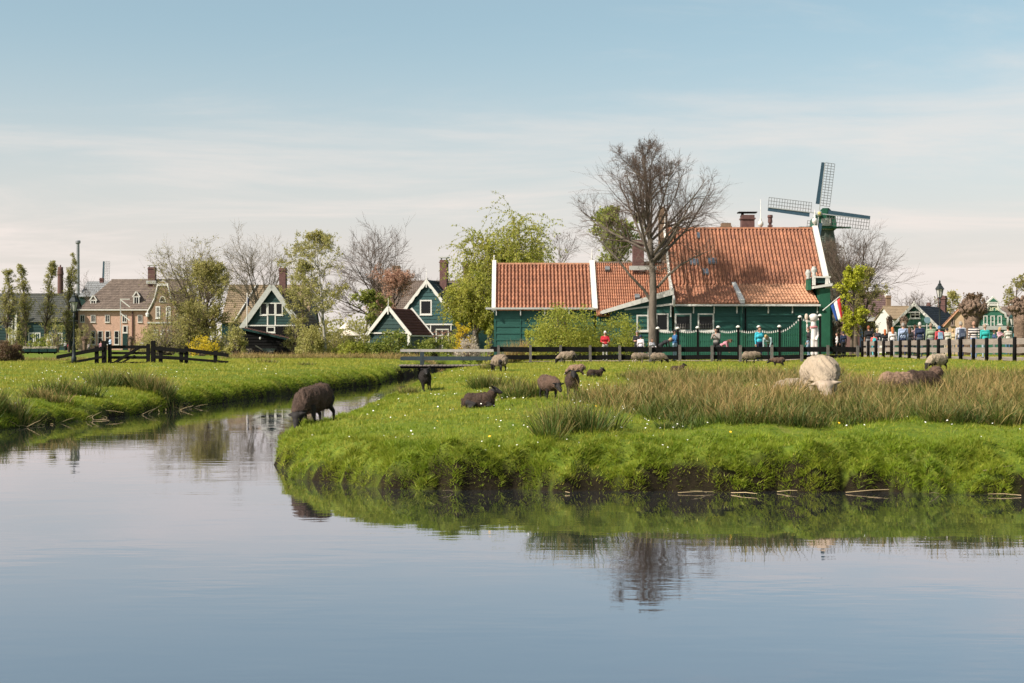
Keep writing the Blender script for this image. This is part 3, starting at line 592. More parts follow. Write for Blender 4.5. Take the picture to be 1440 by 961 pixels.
tree('lime_tree', 'bright lime-green ivy-like tree beside the flag', 1197, 88.3, 380, .80, .12, cb=.12, n=(26, 7, 6, 0), ang=(.4, 1.0), leaf=LM['lime'], lpt=7, lsize=.13, seed=24, shape='round')
tree('leafing_tree', 'olive-brown leafy tree touching the lime-green tree', 1216, 90, 384, 1.0, .12, cb=.12, n=(26, 7, 6, 0), ang=(.4, 1.0), leaf=LM['olive'], lpt=4, lsize=.12, seed=25, shape='round', twig=M_twigp)
tree('leafing_tree', 'distant tree behind the right-hand pollard tree', 1427, 130, 391, 1.5, .14, cb=.2, n=(14, 7, 5, 0), leaf=LM['olive'], lpt=3, lsize=.2, seed=26)
tree('leafing_tree', 'far yellowish tree between the lamp and the big pollard', 1347, 190, 416, 2.0, .14, cb=.15, n=(14, 7, 5, 0), leaf=LM['olive'], lpt=4, lsize=.3, seed=27, shape='round')
tree('leafing_tree', 'far pinkish-brown tree behind the big pollard', 1374, 195, 418, 2.2, .14, cb=.15, n=(14, 7, 5, 0), leaf=LM['brown'], lpt=3, lsize=.3, seed=28, shape='round')
tree('bare_tree', 'far grey bare tree behind the slate-roofed green house', 1292, 190, 406, 3.2, .18, tf=.4, n=(9, 8, 6, 2), ang=(.2, .9), seed=29, twr=.018)
tree('bare_tree', 'faint thin bare tree above the grey barn roof', 133, 250, 386, 2.6, .16, tf=.4, n=(8, 8, 6, 0), ang=(.2, .8), seed=41, twr=.02)
tree('bare_tree', 'low bare tree behind the brick chimney stack', 585, 190, 372, 3.0, .18, tf=.4, n=(8, 8, 6, 2), ang=(.2, .8), seed=42, twr=.02)
# shrubs
bush('hawthorn_bush', 'large rounded fresh green bush against the barn wall', 795, 85, 418, 104, LM['haw'], n=17000, lsize=.10, seed=50, cl=190, depth=1.5)
bush('hawthorn_bush', 'loose green shrub below the middle red roof', 872, 86, 436, 74, LM['haw'], n=9500, lsize=.09, seed=51, cl=130, depth=1.2)
bush('garden_shrub', 'thin shrub between barn wall and large rounded bush', 745, 90, 458, 34, LM['haw'], n=900, lsize=.12, seed=52, cl=20)
bush('laurel_bush', 'glossy laurel bush before the small gabled shed', 548, 112, 462, 62, LM['laurel'], n=4200, lsize=.17, seed=53, cl=70)
bush('laurel_bush', 'low glossy bush beside the bridge handrail', 612, 108, 474, 46, LM['laurel'], n=2200, lsize=.16, seed=54, cl=40)
bush('forsythia_bush', 'yellow forsythia below the smaller willow', 652, 108, 443, 30, LM['yellow'], n=2600, lsize=.12, seed=55, cl=50)
bush('blossom_bush', 'white-blossomed low bush at the end of the bridge rail', 658, 104, 474, 40, LM['white'], n=1800, lsize=.12, seed=56, cl=40)
bush('forsythia_bush', 'yellow forsythia behind the right end of the field-gate fence', 284, 112, 470, 48, LM['yellow'], n=1600, lsize=.12, seed=57, cl=45)
bush('garden_shrub', 'yellow-green shrub at the right side of the black lean-to shed', 437, 112, 456, 42, LM['birch'], n=3200, lsize=.13, seed=58, cl=60)
bush('garden_shrub', 'pale leafy shrub at the left side of the black lean-to shed', 331, 116, 452, 34, LM['birch'], n=1800, lsize=.14, seed=59, cl=40)
bush('garden_shrub', 'dark tangled shrub under the slender birch', 476, 114, 466, 60, LM['olive'], n=3200, lsize=.12, seed=60, cl=60)
bush('garden_shrub', 'low dark shrub next to the laurel bush', 508, 113, 470, 34, LM['laurel'], n=1500, lsize=.13, seed=61, cl=30)
bush('garden_shrub', 'thicket of upright pale stems before the bell-gable house', 232, 120, 436, 66, LM['olive'], n=2600, lsize=.12, seed=62, cl=90, stems=120, twig=M_twigp)
bush('garden_shrub', 'sparse olive thicket below the upright leafy tree', 300, 119, 452, 48, LM['olive'], n=1900, lsize=.13, seed=63, cl=60, stems=60, twig=M_twigp)
bush('garden_shrub', 'small green shrub in front of the dark green house windows', 52, 140, 468, 26, LM['spring'], n=900, lsize=.18, seed=64, cl=24)
bush('garden_shrub', 'brown leafless shrub against the brick house corner', 205, 150, 462, 40, LM['brown'], n=900, lsize=.14, seed=65, cl=50, stems=90, twig=M_twigp)
bush('garden_shrub', 'ivy mass climbing the dark roof behind the bell gable', 258, 172, 402, 52, LM['brown'], n=3400, lsize=.17, seed=66, cl=80)
bush('garden_shrub', 'dark ivy beside the brick chimney of the three-light gable house', 412, 150, 405, 24, LM['brown'], n=1500, lsize=.16, seed=67, cl=40)
bush('garden_shrub', 'fresh green bush under the small gabled shed eaves', 588, 118, 480, 26, LM['laurel'], n=800, lsize=.14, seed=68, cl=20)
for i, (px, w_, lab) in enumerate([(6, 26, 'clipped brown beech hedge block at the lawn end'), (23, 19, 'lower clipped brown hedge block beside the flower troughs')]):
    bush('clipped_hedge', lab, px, 80+i*.6, 477+i*3, w_, LM['brown'], n=4200, lsize=.07, seed=70+i, cl=120, depth=.5, open_=.6, cat='hedge', stems=60)
# tan reeds in front of the barn
ls = [rush(X(733, 88)+random.gauss(0, .55), 88+random.gauss(0, .2), 60, .25, 1.35, .95, .25, .022) for _ in range(16)]
V, F, T = rush_mesh(ls, .15); o3 = np.array([X(733, 88), 88, G(X(733, 88), 88)])
tag(put('reed_bed', npmesh('reed_bed', V-o3, F, T), M_rush, loc=o3), 'tan dry reeds standing behind the fence at the barn wall', 'reeds')
# pollards: thick trunk, knobbly head
M_poll = mat('pollard_bark', (.20, .135, .095), .95, var=.6, scale=6, bump=.9, bscale=18, fine=.3)
def pollard(label, px, d, ytop, ybase, wpx, tr_px, seed, lean=0, base=None):
    rg2 = random.Random(seed); x0, y0 = X(px, d), d; g0 = (G(x0, y0) if base is None else base)-.05; s = S(d); H = Z(ytop, d)-g0; hb = Z(ybase, d)-g0; w = wpx/s/2; tr = tr_px/s/2
    o = empty('pollard_tree', (x0, y0, g0), label, 'tree', group='pollarded trees'); 
    MB().tube([(0, 0, 0), (lean*.3, 0, hb*.5), (lean*.7, 0, hb), (lean, 0, hb+(H-hb)*.5)], [tr*1.2, tr, tr*1.15, tr*1.5], 12).build('trunk', M_poll, o, True)
    mb = MB(); hc = (H+hb)/2; hr = (H-hb)/2
    for i in range(150):
        a = rg2.uniform(0, 6.28); u = rg2.uniform(-.75, 1); q = math.sqrt(max(0, 1-u*u)); wide = w*(.5+.5*sstep(-.8, .5, u))
        c = (lean+math.cos(a)*q*wide*rg2.uniform(.72, .95), math.sin(a)*q*wide*.8, hc+u*hr*rg2.uniform(.75, .95)+.12*hr*math.sin(3*a)); r_ = rg2.uniform(.06, .13)*w
        mb.ell(c, (r_, r_, r_*rg2.uniform(.8, 1.5)), 7, 5)
    mb.ell((lean, 0, hc), (w*.74, w*.58, hr*.7), 12, 8); mb.build('crown', M_poll, o, True)
    mb = MB()
    for i in range(70):
        a = rg2.uniform(0, 6.28); u = rg2.uniform(0, 1); q = math.sqrt(1-u*u); c = Vector((lean+math.cos(a)*q*w*.9, math.sin(a)*q*w*.7, hc+u*hr*.9)); dd = Vector((math.cos(a)*q, math.sin(a)*q, u+.3)).normalized()
        mb.tube([c, c+dd*rg2.uniform(.1, .25)*w], [.03*w, .015*w], 4)
    mb.build('twig_stubs', M_poll, o)
pollard('big knobbly pollard tree behind the striped-shirt man', 1362, 84, 421, 456, 46, 17, 1, .25)
pollard('knobbly pollard tree beside the lettered green gable', 1434, 80, 418, 455, 44, 17, 2, .1)
pollard('small forked dark pollard left of the man with crossbody strap', 1251, 92, 443, 462, 11, 6, 3)
pollard('short dark pollard before the slate-roofed green house', 1271, 95, 444, 460, 14, 7, 4)
pollard('thin dark pollard in front of the brick house left windows', 119, 150, 473, 484, 12, 5, 5)
pollard('thin dark pollard next to the gate below the brick house downpipe', 184, 150, 473, 482, 10, 4, 6)

# more of the gardens' greenery
for i, (px, d, top, w_, lf, n_, lab) in enumerate([
 (258, 128, 440, 40, 'olive', 2600, 'olive shrub left of the upright leafy tree trunk'), (316, 122, 466, 36, 'white', 1500, 'whitish blossoming shrub near the pale block'),
 (212, 124, 458, 44, 'birch', 2200, 'pale yellowish thicket right of the field gate'), (274, 121, 458, 40, 'birch', 2000, 'pale thicket behind the yellow forsythia at the gate'),
 (460, 122, 440, 60, 'olive', 4200, 'tall loose shrub mass behind the birch trunk'), (500, 128, 448, 44, 'birch', 2600, 'yellowish shrub left of the small gabled shed'),
 (418, 126, 430, 34, 'olive', 2600, 'leafy shrub touching the right eave of the three-light gable house'), (340, 150, 432, 50, 'olive', 3000, 'leafy tree-like shrub before the pale roof'),
 (640, 116, 460, 34, 'willow', 1800, 'light green shrub under the smaller willow branches'), (690, 100, 452, 22, 'willow', 1200, 'light green shrub at the barn corner'),
 (118, 165, 452, 30, 'olive', 1200, 'olive shrub against the brick house left corner'), (80, 150, 446, 34, 'poplar', 1600, 'loose yellow-green shrub between the slim poplars'), (20, 146, 452, 30, 'poplar', 1500, 'loose yellow-green shrub at the foot of the first poplars'),
 (430, 108, 478, 30, 'birch', 1500, 'low yellow-green shrub beside the black shed end'), (492, 112, 480, 60, 'haw', 2600, 'low green hedge-like shrub below the parasol'),
 (1176, 100, 440, 26, 'brown', 2200, 'brown shrub in shade behind the flag'), (1262, 130, 452, 30, 'brown', 900, 'dark shrub before the tan-roofed house'), (845, 88, 470, 40, 'haw', 1700, 'low green shrub joining the large rounded bush')]):
    bush('garden_shrub', lab, px, d, top, w_, LM[lf], n=n_, lsize=.13, seed=200+i, cl=60, stems=50, twig=M_twigp)
rg = np.random.default_rng(77); n_ = 26000; y_ = rg.uniform(255, 330, n_); x_ = rg.uniform(-.40, .40, n_)*y_; hgt = 2.2+6.0*fbm(x_*.06, y_*.02, 88)*fbm(x_*.3, y_*.1, 89)*1.6
z_ = .7+hgt*rg.uniform(0, 1, n_)**.7; V, F = leafq(np.stack([x_, y_, z_], 1), .55, rg)
tag(put('far_wood', npmesh('far_wood', V, F, np.repeat(np.clip(rg.normal(.3, .3, n_), 0, 1), 4)), LM['olive']), 'distant low line of hazy olive trees behind all the houses', 'wood', kind='stuff')
ls = [rush(X(random.uniform(325, 700), 98)+random.gauss(0, .2), 97+random.gauss(0, 1.4), 26, .3, random.uniform(.25, .6), .85, .6, .02) for _ in range(420)]
ls += [rush(X(random.uniform(-20, 130), 84), 84+random.gauss(0, 2.5), 26, .3, random.uniform(.15, .4), .7, .6, .02) for _ in range(90)]
V, F, T = rush_mesh(ls, .4); tag(put('dry_grass', npmesh('dry_grass', V, F, T), M_rush), 'strip of tan dry grass along the foot of the far garden hedges', 'dry grass', kind='stuff')
# ================================================================= buildings
M_green = mat('zaan_green_paint', (.016, .078, .060), .55, var=.30, scale=2.5, objvar=.12, stretch=(.4, 1, 2), fine=.08)
M_green2 = mat('bright_green_paint', (.020, .105, .060), .55, var=.25, scale=2.5, objvar=.10)
M_dgreen = mat('dark_green_paint', (.007, .036, .032), .55, var=.3, scale=2.5, objvar=.12)
M_teal = mat('blue_green_paint', (.016, .066, .064), .55, var=.3, scale=2.5, objvar=.12)
M_black = mat('tarred_wood', (.006, .0055, .0055), .85, var=.4, scale=4, objvar=.15, spec=.12)
M_white = mat('white_trim', (.58, .56, .51), .6, var=.16, scale=5)
M_gtrim = mat('grey_trim', (.40, .40, .37), .6, var=.2, scale=5)
M_glass = mat('window_glass', (.010, .011, .012), .12, spec=.22)
M_brick = mat('pink_brick', (.52, .33, .245), .9, var=.25, scale=3, bump=.3, bscale=30, fine=.12)
M_brickd = mat('dark_brick', (.135, .070, .062), .9, var=.4, scale=6, bump=.3, bscale=30, fine=.15)
M_brickb = mat('brown_brick', (.23, .15, .095), .9, var=.35, scale=5, bump=.3, bscale=30, fine=.15)
M_rtile = mat('red_pantile', (.43, .195, .115), .8, var=.36, scale=1.6, tint=(.19, .085, .06), bump=.2, bscale=25, fine=.22)
M_otile = mat('orange_pantile', (.47, .215, .125), .8, var=.32, scale=1.6, tint=(.26, .115, .075), bump=.2, bscale=25, fine=.22)
M_ptile = mat('pale_pantile', (.54, .285, .17), .8, var=.3, scale=1.8, tint=(.38, .19, .11), bump=.2, bscale=25, fine=.22)
M_btile = mat('brown_pantile', (.21, .16, .13), .85, var=.4, scale=1.2, tint=(.10, .075, .062), fine=.25)
M_rbtile = mat('redbrown_pantile', (.13, .050, .035), .85, var=.35, scale=1.2, tint=(.08, .03, .025), fine=.15)
M_slate = mat('slate_roof', (.030, .036, .050), .6, var=.35, scale=2, tint=(.05, .056, .07))
M_navy = mat('navy_slate', (.018, .034, .044), .6, var=.35, scale=2, tint=(.03, .045, .055))
M_thatch = mat('old_pale_tiles', (.30, .225, .145), .95, var=.35, scale=1.4, tint=(.20, .15, .10), fine=.15)
M_lead = mat('lead_flashing', (.16, .165, .17), .5, var=.3)
M_dark = mat('porch_shade_black', (.010, .010, .010), .8)  # near-black that paints the shade of the porch
def tiles(parent, a, b, c, ncol, nrow, m, name='roof_tiles', amp=.17, slab=.10, slabm=None, seed=1, b2=None):
    a = np.array(a, float); b = np.array(b, float); c = np.array(c, float); u = (b-a)/ncol; v = (c-a)/nrow; n = np.cross(u, v); n /= np.linalg.norm(n)
    if n[2] < 0: n = -n
    tw = np.linalg.norm(u); th = np.linalg.norm(v); rg = np.random.default_rng(seed); K_ = 8 if amp > .18 else 4; s = np.linspace(0, 1, K_); h = amp*tw*(np.sin(s*2*np.pi)+.25*np.sin(4*np.pi*s))
    I, J = np.meshgrid(np.arange(ncol), np.arange(nrow)); I = I.ravel(); J = J.ravel(); nt_ = len(I); lift = .16*th*.55+.012; jit = rg.normal(0, .006, nt_)
    def ring(vv, ln): return (a[None, None]+u[None, None]*(I[:, None]+s[None]*1.02)[:, :, None]+v[None, None]*(J+vv+jit)[:, None, None]+n[None, None]*(h[None]+ln+.03)[:, :, None])
    lo = ring(-.04, lift); hi = ring(1.0, 0.0); lip = ring(-.04, lift-.035-amp*tw*.3)
    V = np.concatenate([lo, hi, lip], 1).reshape(-1, 3); base = np.arange(nt_)[:, None]*3*K_; k = np.arange(K_-1)[None]
    F = np.concatenate([np.stack([base+k, base+k+1, base+k+K_+1, base+k+K_], -1).reshape(-1, 4), np.stack([base+k+2*K_, base+k+2*K_+1, base+k+1, base+k], -1).reshape(-1, 4)])
    ti = np.repeat(np.clip(rg.normal(.28, .26, nt_), 0, 1), 3*K_)
    r_ = MB().prism([a, b, b+(c-a), c], tuple(-n*slab)).build('roof', slabm or m, parent)
    o = put(name, npmesh(name, V, F, ti, smooth=False), m, r_); o['kind'] = 'stuff'; return r_
def urange(poly, z):
    us = []; n = len(poly)
    for i in range(n):
        (u0, z0), (u1, z1) = poly[i], poly[(i+1) % n]
        if abs(z1-z0) < 1e-9: 
            if abs(z-z0) < 1e-6: us += [u0, u1]
            continue
        if min(z0, z1)-1e-9 <= z <= max(z0, z1)+1e-9: us.append(u0+(u1-u0)*(z-z0)/(z1-z0))
    return (min(us), max(us)) if us else None
def wall(parent, o, u, poly, bh, m, holes=(), back=None, th=.14, boards=True):
    """o origin, u unit direction along the wall (outward normal is u x z rotated to the front), poly outline of (u,z)"""
    o = Vector(o); u = Vector(u).normalized(); n = Vector((u.y, -u.x, 0)); pt = lambda U, zz, nn: o+u*U+Vector((0, 0, zz))+n*nn
    w = MB().prism([pt(U, zz, -.02) for U, zz in poly], -n*th).build('wall', back or m, parent)
    if not boards: return w
    z0 = min(p[1] for p in poly); z1 = max(p[1] for p in poly); k = max(1, round((z1-z0)/bh)); h = (z1-z0)/k
    for i in range(k):
        za = z0+i*h; zb = za+h; ra = urange(poly, za+1e-4); rb = urange(poly, zb-1e-4)
        if not ra or not rb: continue
        segs = [(0.0, 1.0)]; zm = (za+zb)/2; wa = ra[1]-ra[0]
        if wa < .05: continue
        for (h0, h1, hz0, hz1) in holes:
            if hz0 < zm < hz1:
                a_ = (h0-ra[0])/wa; b_ = (h1-ra[0])/wa; ns = []
                for s0, s1 in segs:
                    if a_ > s0+.01: ns.append((s0, min(s1, a_)))
                    if b_ < s1-.01: ns.append((max(s0, b_), s1))
                segs = ns
        for s0, s1 in segs:
            if s1-s0 < .01: continue
            A, B = ra[0]+wa*s0, ra[0]+wa*s1
            C_, D_ = (A if s0 > 0 else rb[0]), (B if s1 < 1 else rb[1])
            zl = za-(.012 if i else 0)
            MB().hexa([pt(A, zl, .052), pt(B, zl, .052), pt(B, zl, -.018), pt(A, zl, -.018), pt(C_, zb, .010), pt(D_, zb, .010), pt(D_, zb, -.018), pt(C_, zb, -.018)]).build('board', m, w)
    return w
def window(parent, o, u, u0, u1, z0, z1, fm=None, fw=.09, mv=0, mh=0, proud=.06, sill=True, name='window', glass=None, arch=False):
    o = Vector(o); u = Vector(u).normalized(); n = Vector((u.y, -u.x, 0)); fm = fm or M_white
    def ob(mb, a, b, c, d_, n0, n1): P = lambda U, zz, nn: o+u*U+Vector((0, 0, zz))+n*nn; return mb.hexa([P(a, c, n1), P(b, c, n1), P(b, c, n0), P(a, c, n0), P(a, d_, n1), P(b, d_, n1), P(b, d_, n0), P(a, d_, n0)])
    mb = MB(); ob(mb, u0, u0+fw, z0, z1, -.015, proud); ob(mb, u1-fw, u1, z0, z1, -.015, proud); ob(mb, u0+fw, u1-fw, z1-fw, z1, -.015, proud-.004); ob(mb, u0+fw, u1-fw, z0, z0+fw, -.015, proud-.004)
    for i in range(mv): c = u0+(u1-u0)*(i+1)/(mv+1); ob(mb, c-.03, c+.03, z0+fw, z1-fw, -.01, proud-.02)
    for i in range(mh): c = z0+(z1-z0)*(i+1)/(mh+1); ob(mb, u0+fw, u1-fw, c-.03, c+.03, -.01, proud-.025)
    f = mb.build(name, fm, parent); g = MB(); ob(g, u0+fw*.7, u1-fw*.7, z0+fw*.7, z1-fw*.7, -.012, .012); g.build('pane', glass or M_glass, f)
    if sill: s = MB(); ob(s, u0-.06, u1+.06, z0-.07, z0-.002, -.015, proud+.05); s.build('sill', fm, f)
    return f
class HS:
    def __init__(s, name, label, px, d, rot=0, cat='house', group=None, base=None):
        s.px, s.d, s.s = px, d, S(d); s.g = (G(X(px, d), d) if base is None else base)-.03; s.e = empty(name, (X(px, d), d, s.g), label, cat, R(rot), group); s.c = math.cos(R(rot))
    def x(s, px): return (px-s.px)/s.s/s.c
    def z(s, py): return Z(py, s.d)-s.g
    def X_(s, px, dd): return X(px, s.d+dd)-X(s.px, s.d)
    def Z_(s, py, dd): return Z(py, s.d+dd)-s.g
    def part(s, name, mb, m, parent=None, smooth=False): return mb.build(name, m, parent or s.e, smooth)
def chimney(h, x, y, z0, z1, w, dp, m, cap='white', name='chimney', parent=None):
    c = MB().box(x-w/2, x+w/2, y-dp/2, y+dp/2, z0, z1).build(name, m, parent or h.e)
    MB().box(x-w/2-.06, x+w/2+.06, y-dp/2-.06, y+dp/2+.06, z1-.30, z1-.2).build('chimney_band', m, c)
    if cap == 'white':
        mb = MB(); [mb.box(x+sx*w*.38-.05, x+sx*w*.38+.05, y-.05, y+.05, z1-.01, z1+.22) for sx in (-1, 1)]; mb.box(x-w/2-.1, x+w/2+.1, y-dp/2-.1, y+dp/2+.1, z1+.2, z1+.3); mb.build('chimney_cap', M_gtrim, c)
    elif cap == 'pot': MB().lathe([(.16, z1-.02), (.14, z1+.3), (.19, z1+.34), (.17, z1+.5)], 10, (x, y, 0)).build('chimney_pot', M_brickd, c)
    return c
def barge(h, a, b, w=.22, t=.06, m=None, name='bargeboard', up=(0, 0, 1)): return MB().bar(a, b, t, w, up).build(name, m or M_white, h.e)
def finial(h, p, H=.7, m=None, ball=False):
    prof = [(.03, 0), (.05, .1), (.035, .2), (.06, .28), (.03, .36), (.012, H)] if not ball else [(.06, 0), (.05, .12), (.14, .2), (.2, .34), (.16, .5), (.05, .58), (.09, .66), (.03, .74), (.012, H)]
    MB().lathe(prof, 8, p).build('finial', m or M_white, h.e, True)
# ---------------------------------------------------------------- barn (left red roof)
b = HS('green_barn', 'green boarded barn with coarse red pantile roof and white edge boards', 765, 92); dr = 3.1
xl, xr = b.x(695.5), b.x(835); ze = b.z(432); zr = b.Z_(372, dr); D2 = 2*dr
w = wall(b.e, (0, 0, 0), (1, 0, 0), [(xl, 0), (xr, 0), (xr, ze), (xl, ze)], .42, M_green)
wall(b.e, (xl, 0, 0), (0, -1, 0), [(-D2, 0), (0, 0), (0, ze), (-dr, zr-.1), (-D2, ze)], .42, M_green); wall(b.e, (xr, 0, 0), (0, 1, 0), [(0, 0), (D2, 0), (D2, ze), (dr, zr-.1), (0, ze)], .42, M_green, boards=False)
sl_ = (zr-ze)/dr
tiles(b.e, (xl, -.22, ze-.22*sl_+.05), (xr, -.22, ze-.22*sl_+.05), (xl, dr, zr), 27, 11, M_rtile, amp=.40, seed=3)
tiles(b.e, (xr, D2+.2, ze-.2*sl_), (xl, D2+.2, ze-.2*sl_), (xr, dr+.02, zr), 27, 8, M_rtile, seed=4)
for xx, wd in ((xl-.06, .26), (xr+.06, .34)):
    MB().bar((xx, -.35, ze-.35*sl_+.16), (xx, dr, zr+.2), wd, .22).build('edge_board', M_white, b.e); MB().bar((xx, D2+.3, ze-.3*sl_+.14), (xx, dr+.01, zr+.19), wd-.01, .21).build('edge_board', M_white, b.e)
MB().box(xl, xr, dr-.12, dr+.12, zr-.02, zr+.10).build('ridge_tiles', M_ptile, b.e)
g = MB().box(b.x(683), xr, -.42, -.25, ze-.16, ze-.04).build('gutter', M_gtrim, b.e)
for px in (698, 732, 766, 800): MB().box(b.x(px)-.03, b.x(px)+.03, -.34, .02, ze-.55, ze-.16).build('gutter_bracket', M_gtrim, b.e)
MB().box(xl-.04, xl+.10, -.06, .0, 0, ze-.1).build('corner_board', M_green, b.e); finial(b, (xr+.06, dr, zr+.25), .8); finial(b, (xl-.06, dr, zr+.25), .35)
MB().box(b.x(732)-.04, b.x(732)+.04, .034-.1, .0, 0, ze-.2).build('downpipe', M_green, b.e)
# ---------------------------------------------------------------- middle section
h = HS('middle_house', 'low middle house with fine orange tile roof between barn and big house', 890, 91.5)
xl, xr = h.x(839), h.X_(948, 0); dr = 3.6; ze = h.z(444); zr = h.Z_(370, dr); sl_ = (zr-ze)/dr
wall(h.e, (0, .15, 0), (1, 0, 0), [(xl, 0), (xr, 0), (xr, ze), (xl, ze)], .3, M_green); wall(h.e, (0, 2*dr, 0), (-1, 0, 0), [(-xr, 0), (-xl, 0), (-xl, ze), (-xr, ze)], .3, M_green, boards=False)
t_ = tiles(h.e, (xl, -.1, ze), (xr, -.1, ze), (xl, dr, zr), 34, 17, M_otile, amp=.34, seed=5); tiles(h.e, (xr, 2*dr+.1, ze), (xl, 2*dr+.1, ze), (xr, dr+.02, zr), 30, 10, M_otile, seed=6)
MB().box(xl, xr, dr-.1, dr+.1, zr-.02, zr+.09).build('ridge_tiles', M_btile, h.e)
for px, py, dd in ((854, 380, 3.0), (896, 419, 1.0)):
    zz = h.Z_(py, dd); xx = h.X_(px, dd); MB().hexa([(xx-.16, dd-.16, zz-.1), (xx+.16, dd-.16, zz-.1), (xx+.16, dd+.16, zz+.1), (xx-.16, dd+.16, zz+.1), (xx-.16, dd-.26, zz+.02), (xx+.16, dd-.26, zz+.02), (xx+.16, dd+.06, zz+.26), (xx-.16, dd+.06, zz+.26)]).build('roof_vent', M_lead, h.e)
chimney(h, h.X_(897, 3.4), 3.2, zr-1.2, h.Z_(338, 3.2), .72, .8, M_brickd, cap=None)
MB().box(h.X_(903, 3)-.9, h.X_(903, 3)+.9, 2.5, 2.62, h.Z_(380, 2.5), h.Z_(374, 2.5)).build('lead_flashing', M_gtrim, h.e)
# sloping lean-to front on its right, with the white raking board
yf = -1.3; sx = lambda px: h.X_(px, yf); sz = lambda py: h.Z_(py, yf)
lp = [(sx(858), 0), (sx(945), 0), (sx(945), sz(414)), (sx(858), sz(437))]
LT = empty('lean_to', (h.e.location.x, h.e.location.y, h.g), 'green lean-to with long white raking board left of the tree trunk', 'lean-to')
class _o: pass
lt = _o(); lt.e = LT
wall(LT, (0, yf, 0), (1, 0, 0), lp, .3, M_green, holes=[(sx(922), sx(940), sz(466), sz(441))]); window(LT, (0, yf, 0), (1, 0, 0), sx(922), sx(940), sz(466), sz(441), mv=0)
window(LT, (0, yf, 0), (1, 0, 0), sx(895), sx(912), sz(466), sz(443))
MB().prism([(sx(846), yf-.25, sz(441)), (sx(947), yf-.25, sz(413.5)), (sx(947), yf-.25, sz(408.5)), (sx(846), yf-.25, sz(437.5))], (0, 2.2, 0)).build('roof', M_gtrim, LT)
MB().prism([(sx(846), yf-.33, sz(442)), (sx(947), yf-.33, sz(414.5)), (sx(947), yf-.33, sz(406)), (sx(846), yf-.33, sz(437))], (0, .07, 0)).build('bargeboard', M_white, LT)
MB().prism([(sx(878), yf-.12, sz(436.5)), (sx(946), yf-.12, sz(429.5)), (sx(946), yf-.12, sz(426.5)), (sx(878), yf-.12, sz(434.5))], (0, .08, 0)).build('gutter', M_white, LT)
for px in (911, 943): MB().box(sx(px)-.035, sx(px)+.035, yf-.1, yf-.035, sz(446), sz(431)).build('gutter_bracket', M_white, LT)
# ---------------------------------------------------------------- big red-tiled house
h = HS('red_roofed_house', 'big green boarded house with tall red pantile roof and white gable boards', 1045, 90); A0, A1 = 10.27-X(1045, 90), 20.25-X(1045, 90)
yr, yk, ye = 5.5, 1.8, -.35; zr = h.Z_(322, yr); zk = h.Z_(401, yk); ze = h.Z_(427, ye); zw = ze-.02
xm = h.X_(1041, -.3); xe = h.X_(1151, ye)
win = [(h.x(949), h.x(972), h.z(466), h.z(441)), (h.x(981), h.x(1004), h.z(466), h.z(441))]
wall(h.e, (0, 0, 0), (1, 0, 0), [(A0, 0), (xe, 0), (xe, zw), (A0, zw)], .38, M_green, holes=win)
for a_ in win: 
    f = window(h.e, (0, 0, 0), (1, 0, 0), *a_)
    for k in range(5): MB().lathe([(.05, 0), (.08, .08), (.03, .2), (.05, .3), (.01, .36)], 7, (a_[0]+.2+k*.16, -.026, a_[2]+.12)).build('ornament', flat('window_ornament', (.10, .09, .08)), f)
dp = 2*yr
wall(h.e, (A0, 0, 0), (0, -1, 0), [(-dp, 0), (0, 0), (0, zw), (-yk, zk-.1), (-yr, zr-.12), (-dp+yk, zk), (-dp, zw)], .4, M_brickb, boards=False)
wall(h.e, (A1, 0, 0), (0, 1, 0), [(0, 0), (dp, 0), (dp, zw), (dp-yk, zk), (yr, zr-.12), (yk, zk-.1), (0, zw)], .4, M_green)
wall(h.e, (0, dp, 0), (-1, 0, 0), [(-A1, 0), (-A0, 0), (-A0, zw), (-A1, zw)], .4, M_green, boards=False)
tiles(h.e, (A0, yk, zk), (A1, yk, zk), (A0, yr, zr), 40, 15, M_rtile, amp=.38, seed=7)
tiles(h.e, (A0, ye, ze), (xm, ye, ze), (A0, yk+.02, zk+.02), 19, 7, M_otile, amp=.20, seed=8)
tiles(h.e, (xm+.28, ye-.05, ze+.04), (xe, ye-.05, ze+.04), (xm+.05, yk+.02, zk+.06), 22, 7, M_ptile, amp=.20, seed=9)
tiles(h.e, (A1, dp+.2, ze), (A0, dp+.2, ze), (A1, yr+.02, zr), 38, 14, M_rtile, seed=10)
MB().box(A0, A1, yr-.13, yr+.13, zr-.02, zr+.10).build('ridge_tiles', M_otile, h.e)
MB().hexa([(xm-.02, ye-.1, ze), (xm+.26, ye-.1, ze), (xm+.04, yk, zk), (xm-.22, yk, zk), (xm-.02, ye-.1, ze+.24), (xm+.26, ye-.1, ze+.24), (xm+.04, yk, zk+.2), (xm-.22, yk, zk+.2)]).build('valley_board', M_white, h.e)
MB().bar((A1+.08, yk-.3, zk-.2), (A1+.08, yr, zr+.12), .34, .26).build('bargeboard', M_white, h.e); MB().bar((A1+.08, dp-yk, zk-.2), (A1+.08, yr+.01, zr+.11), .32, .25).build('bargeboard', M_white, h.e)
MB().bar((A0-.06, ye-.1, ze-.0), (A0-.06, yk, zk+.1), .12, .5).build('bargeboard', M_white, h.e); MB().bar((A0-.06, yk, zk+.1), (A0-.06, yr, zr+.1), .12, .25).build('bargeboard', M_white, h.e)
finial(h, (A1+.08, yr, zr+.18), 1.1, ball=True); finial(h, (h.X_(1069, 6), yr+.3, zr), 2.0, ball=True); finial(h, (A0, yr, zr), 1.2)
gt = MB().box(A0, xe+.1, ye-.2, ye-.06, ze-.17, ze-.05).build('gutter', M_white, h.e)
for px in (975, 1004, 1036, 1043, 1080, 1114, 1149): MB().box(h.x(px)-.035, h.x(px)+.035, -.12, .0, h.z(441), h.z(430)).build('gutter_bracket', M_white, h.e)
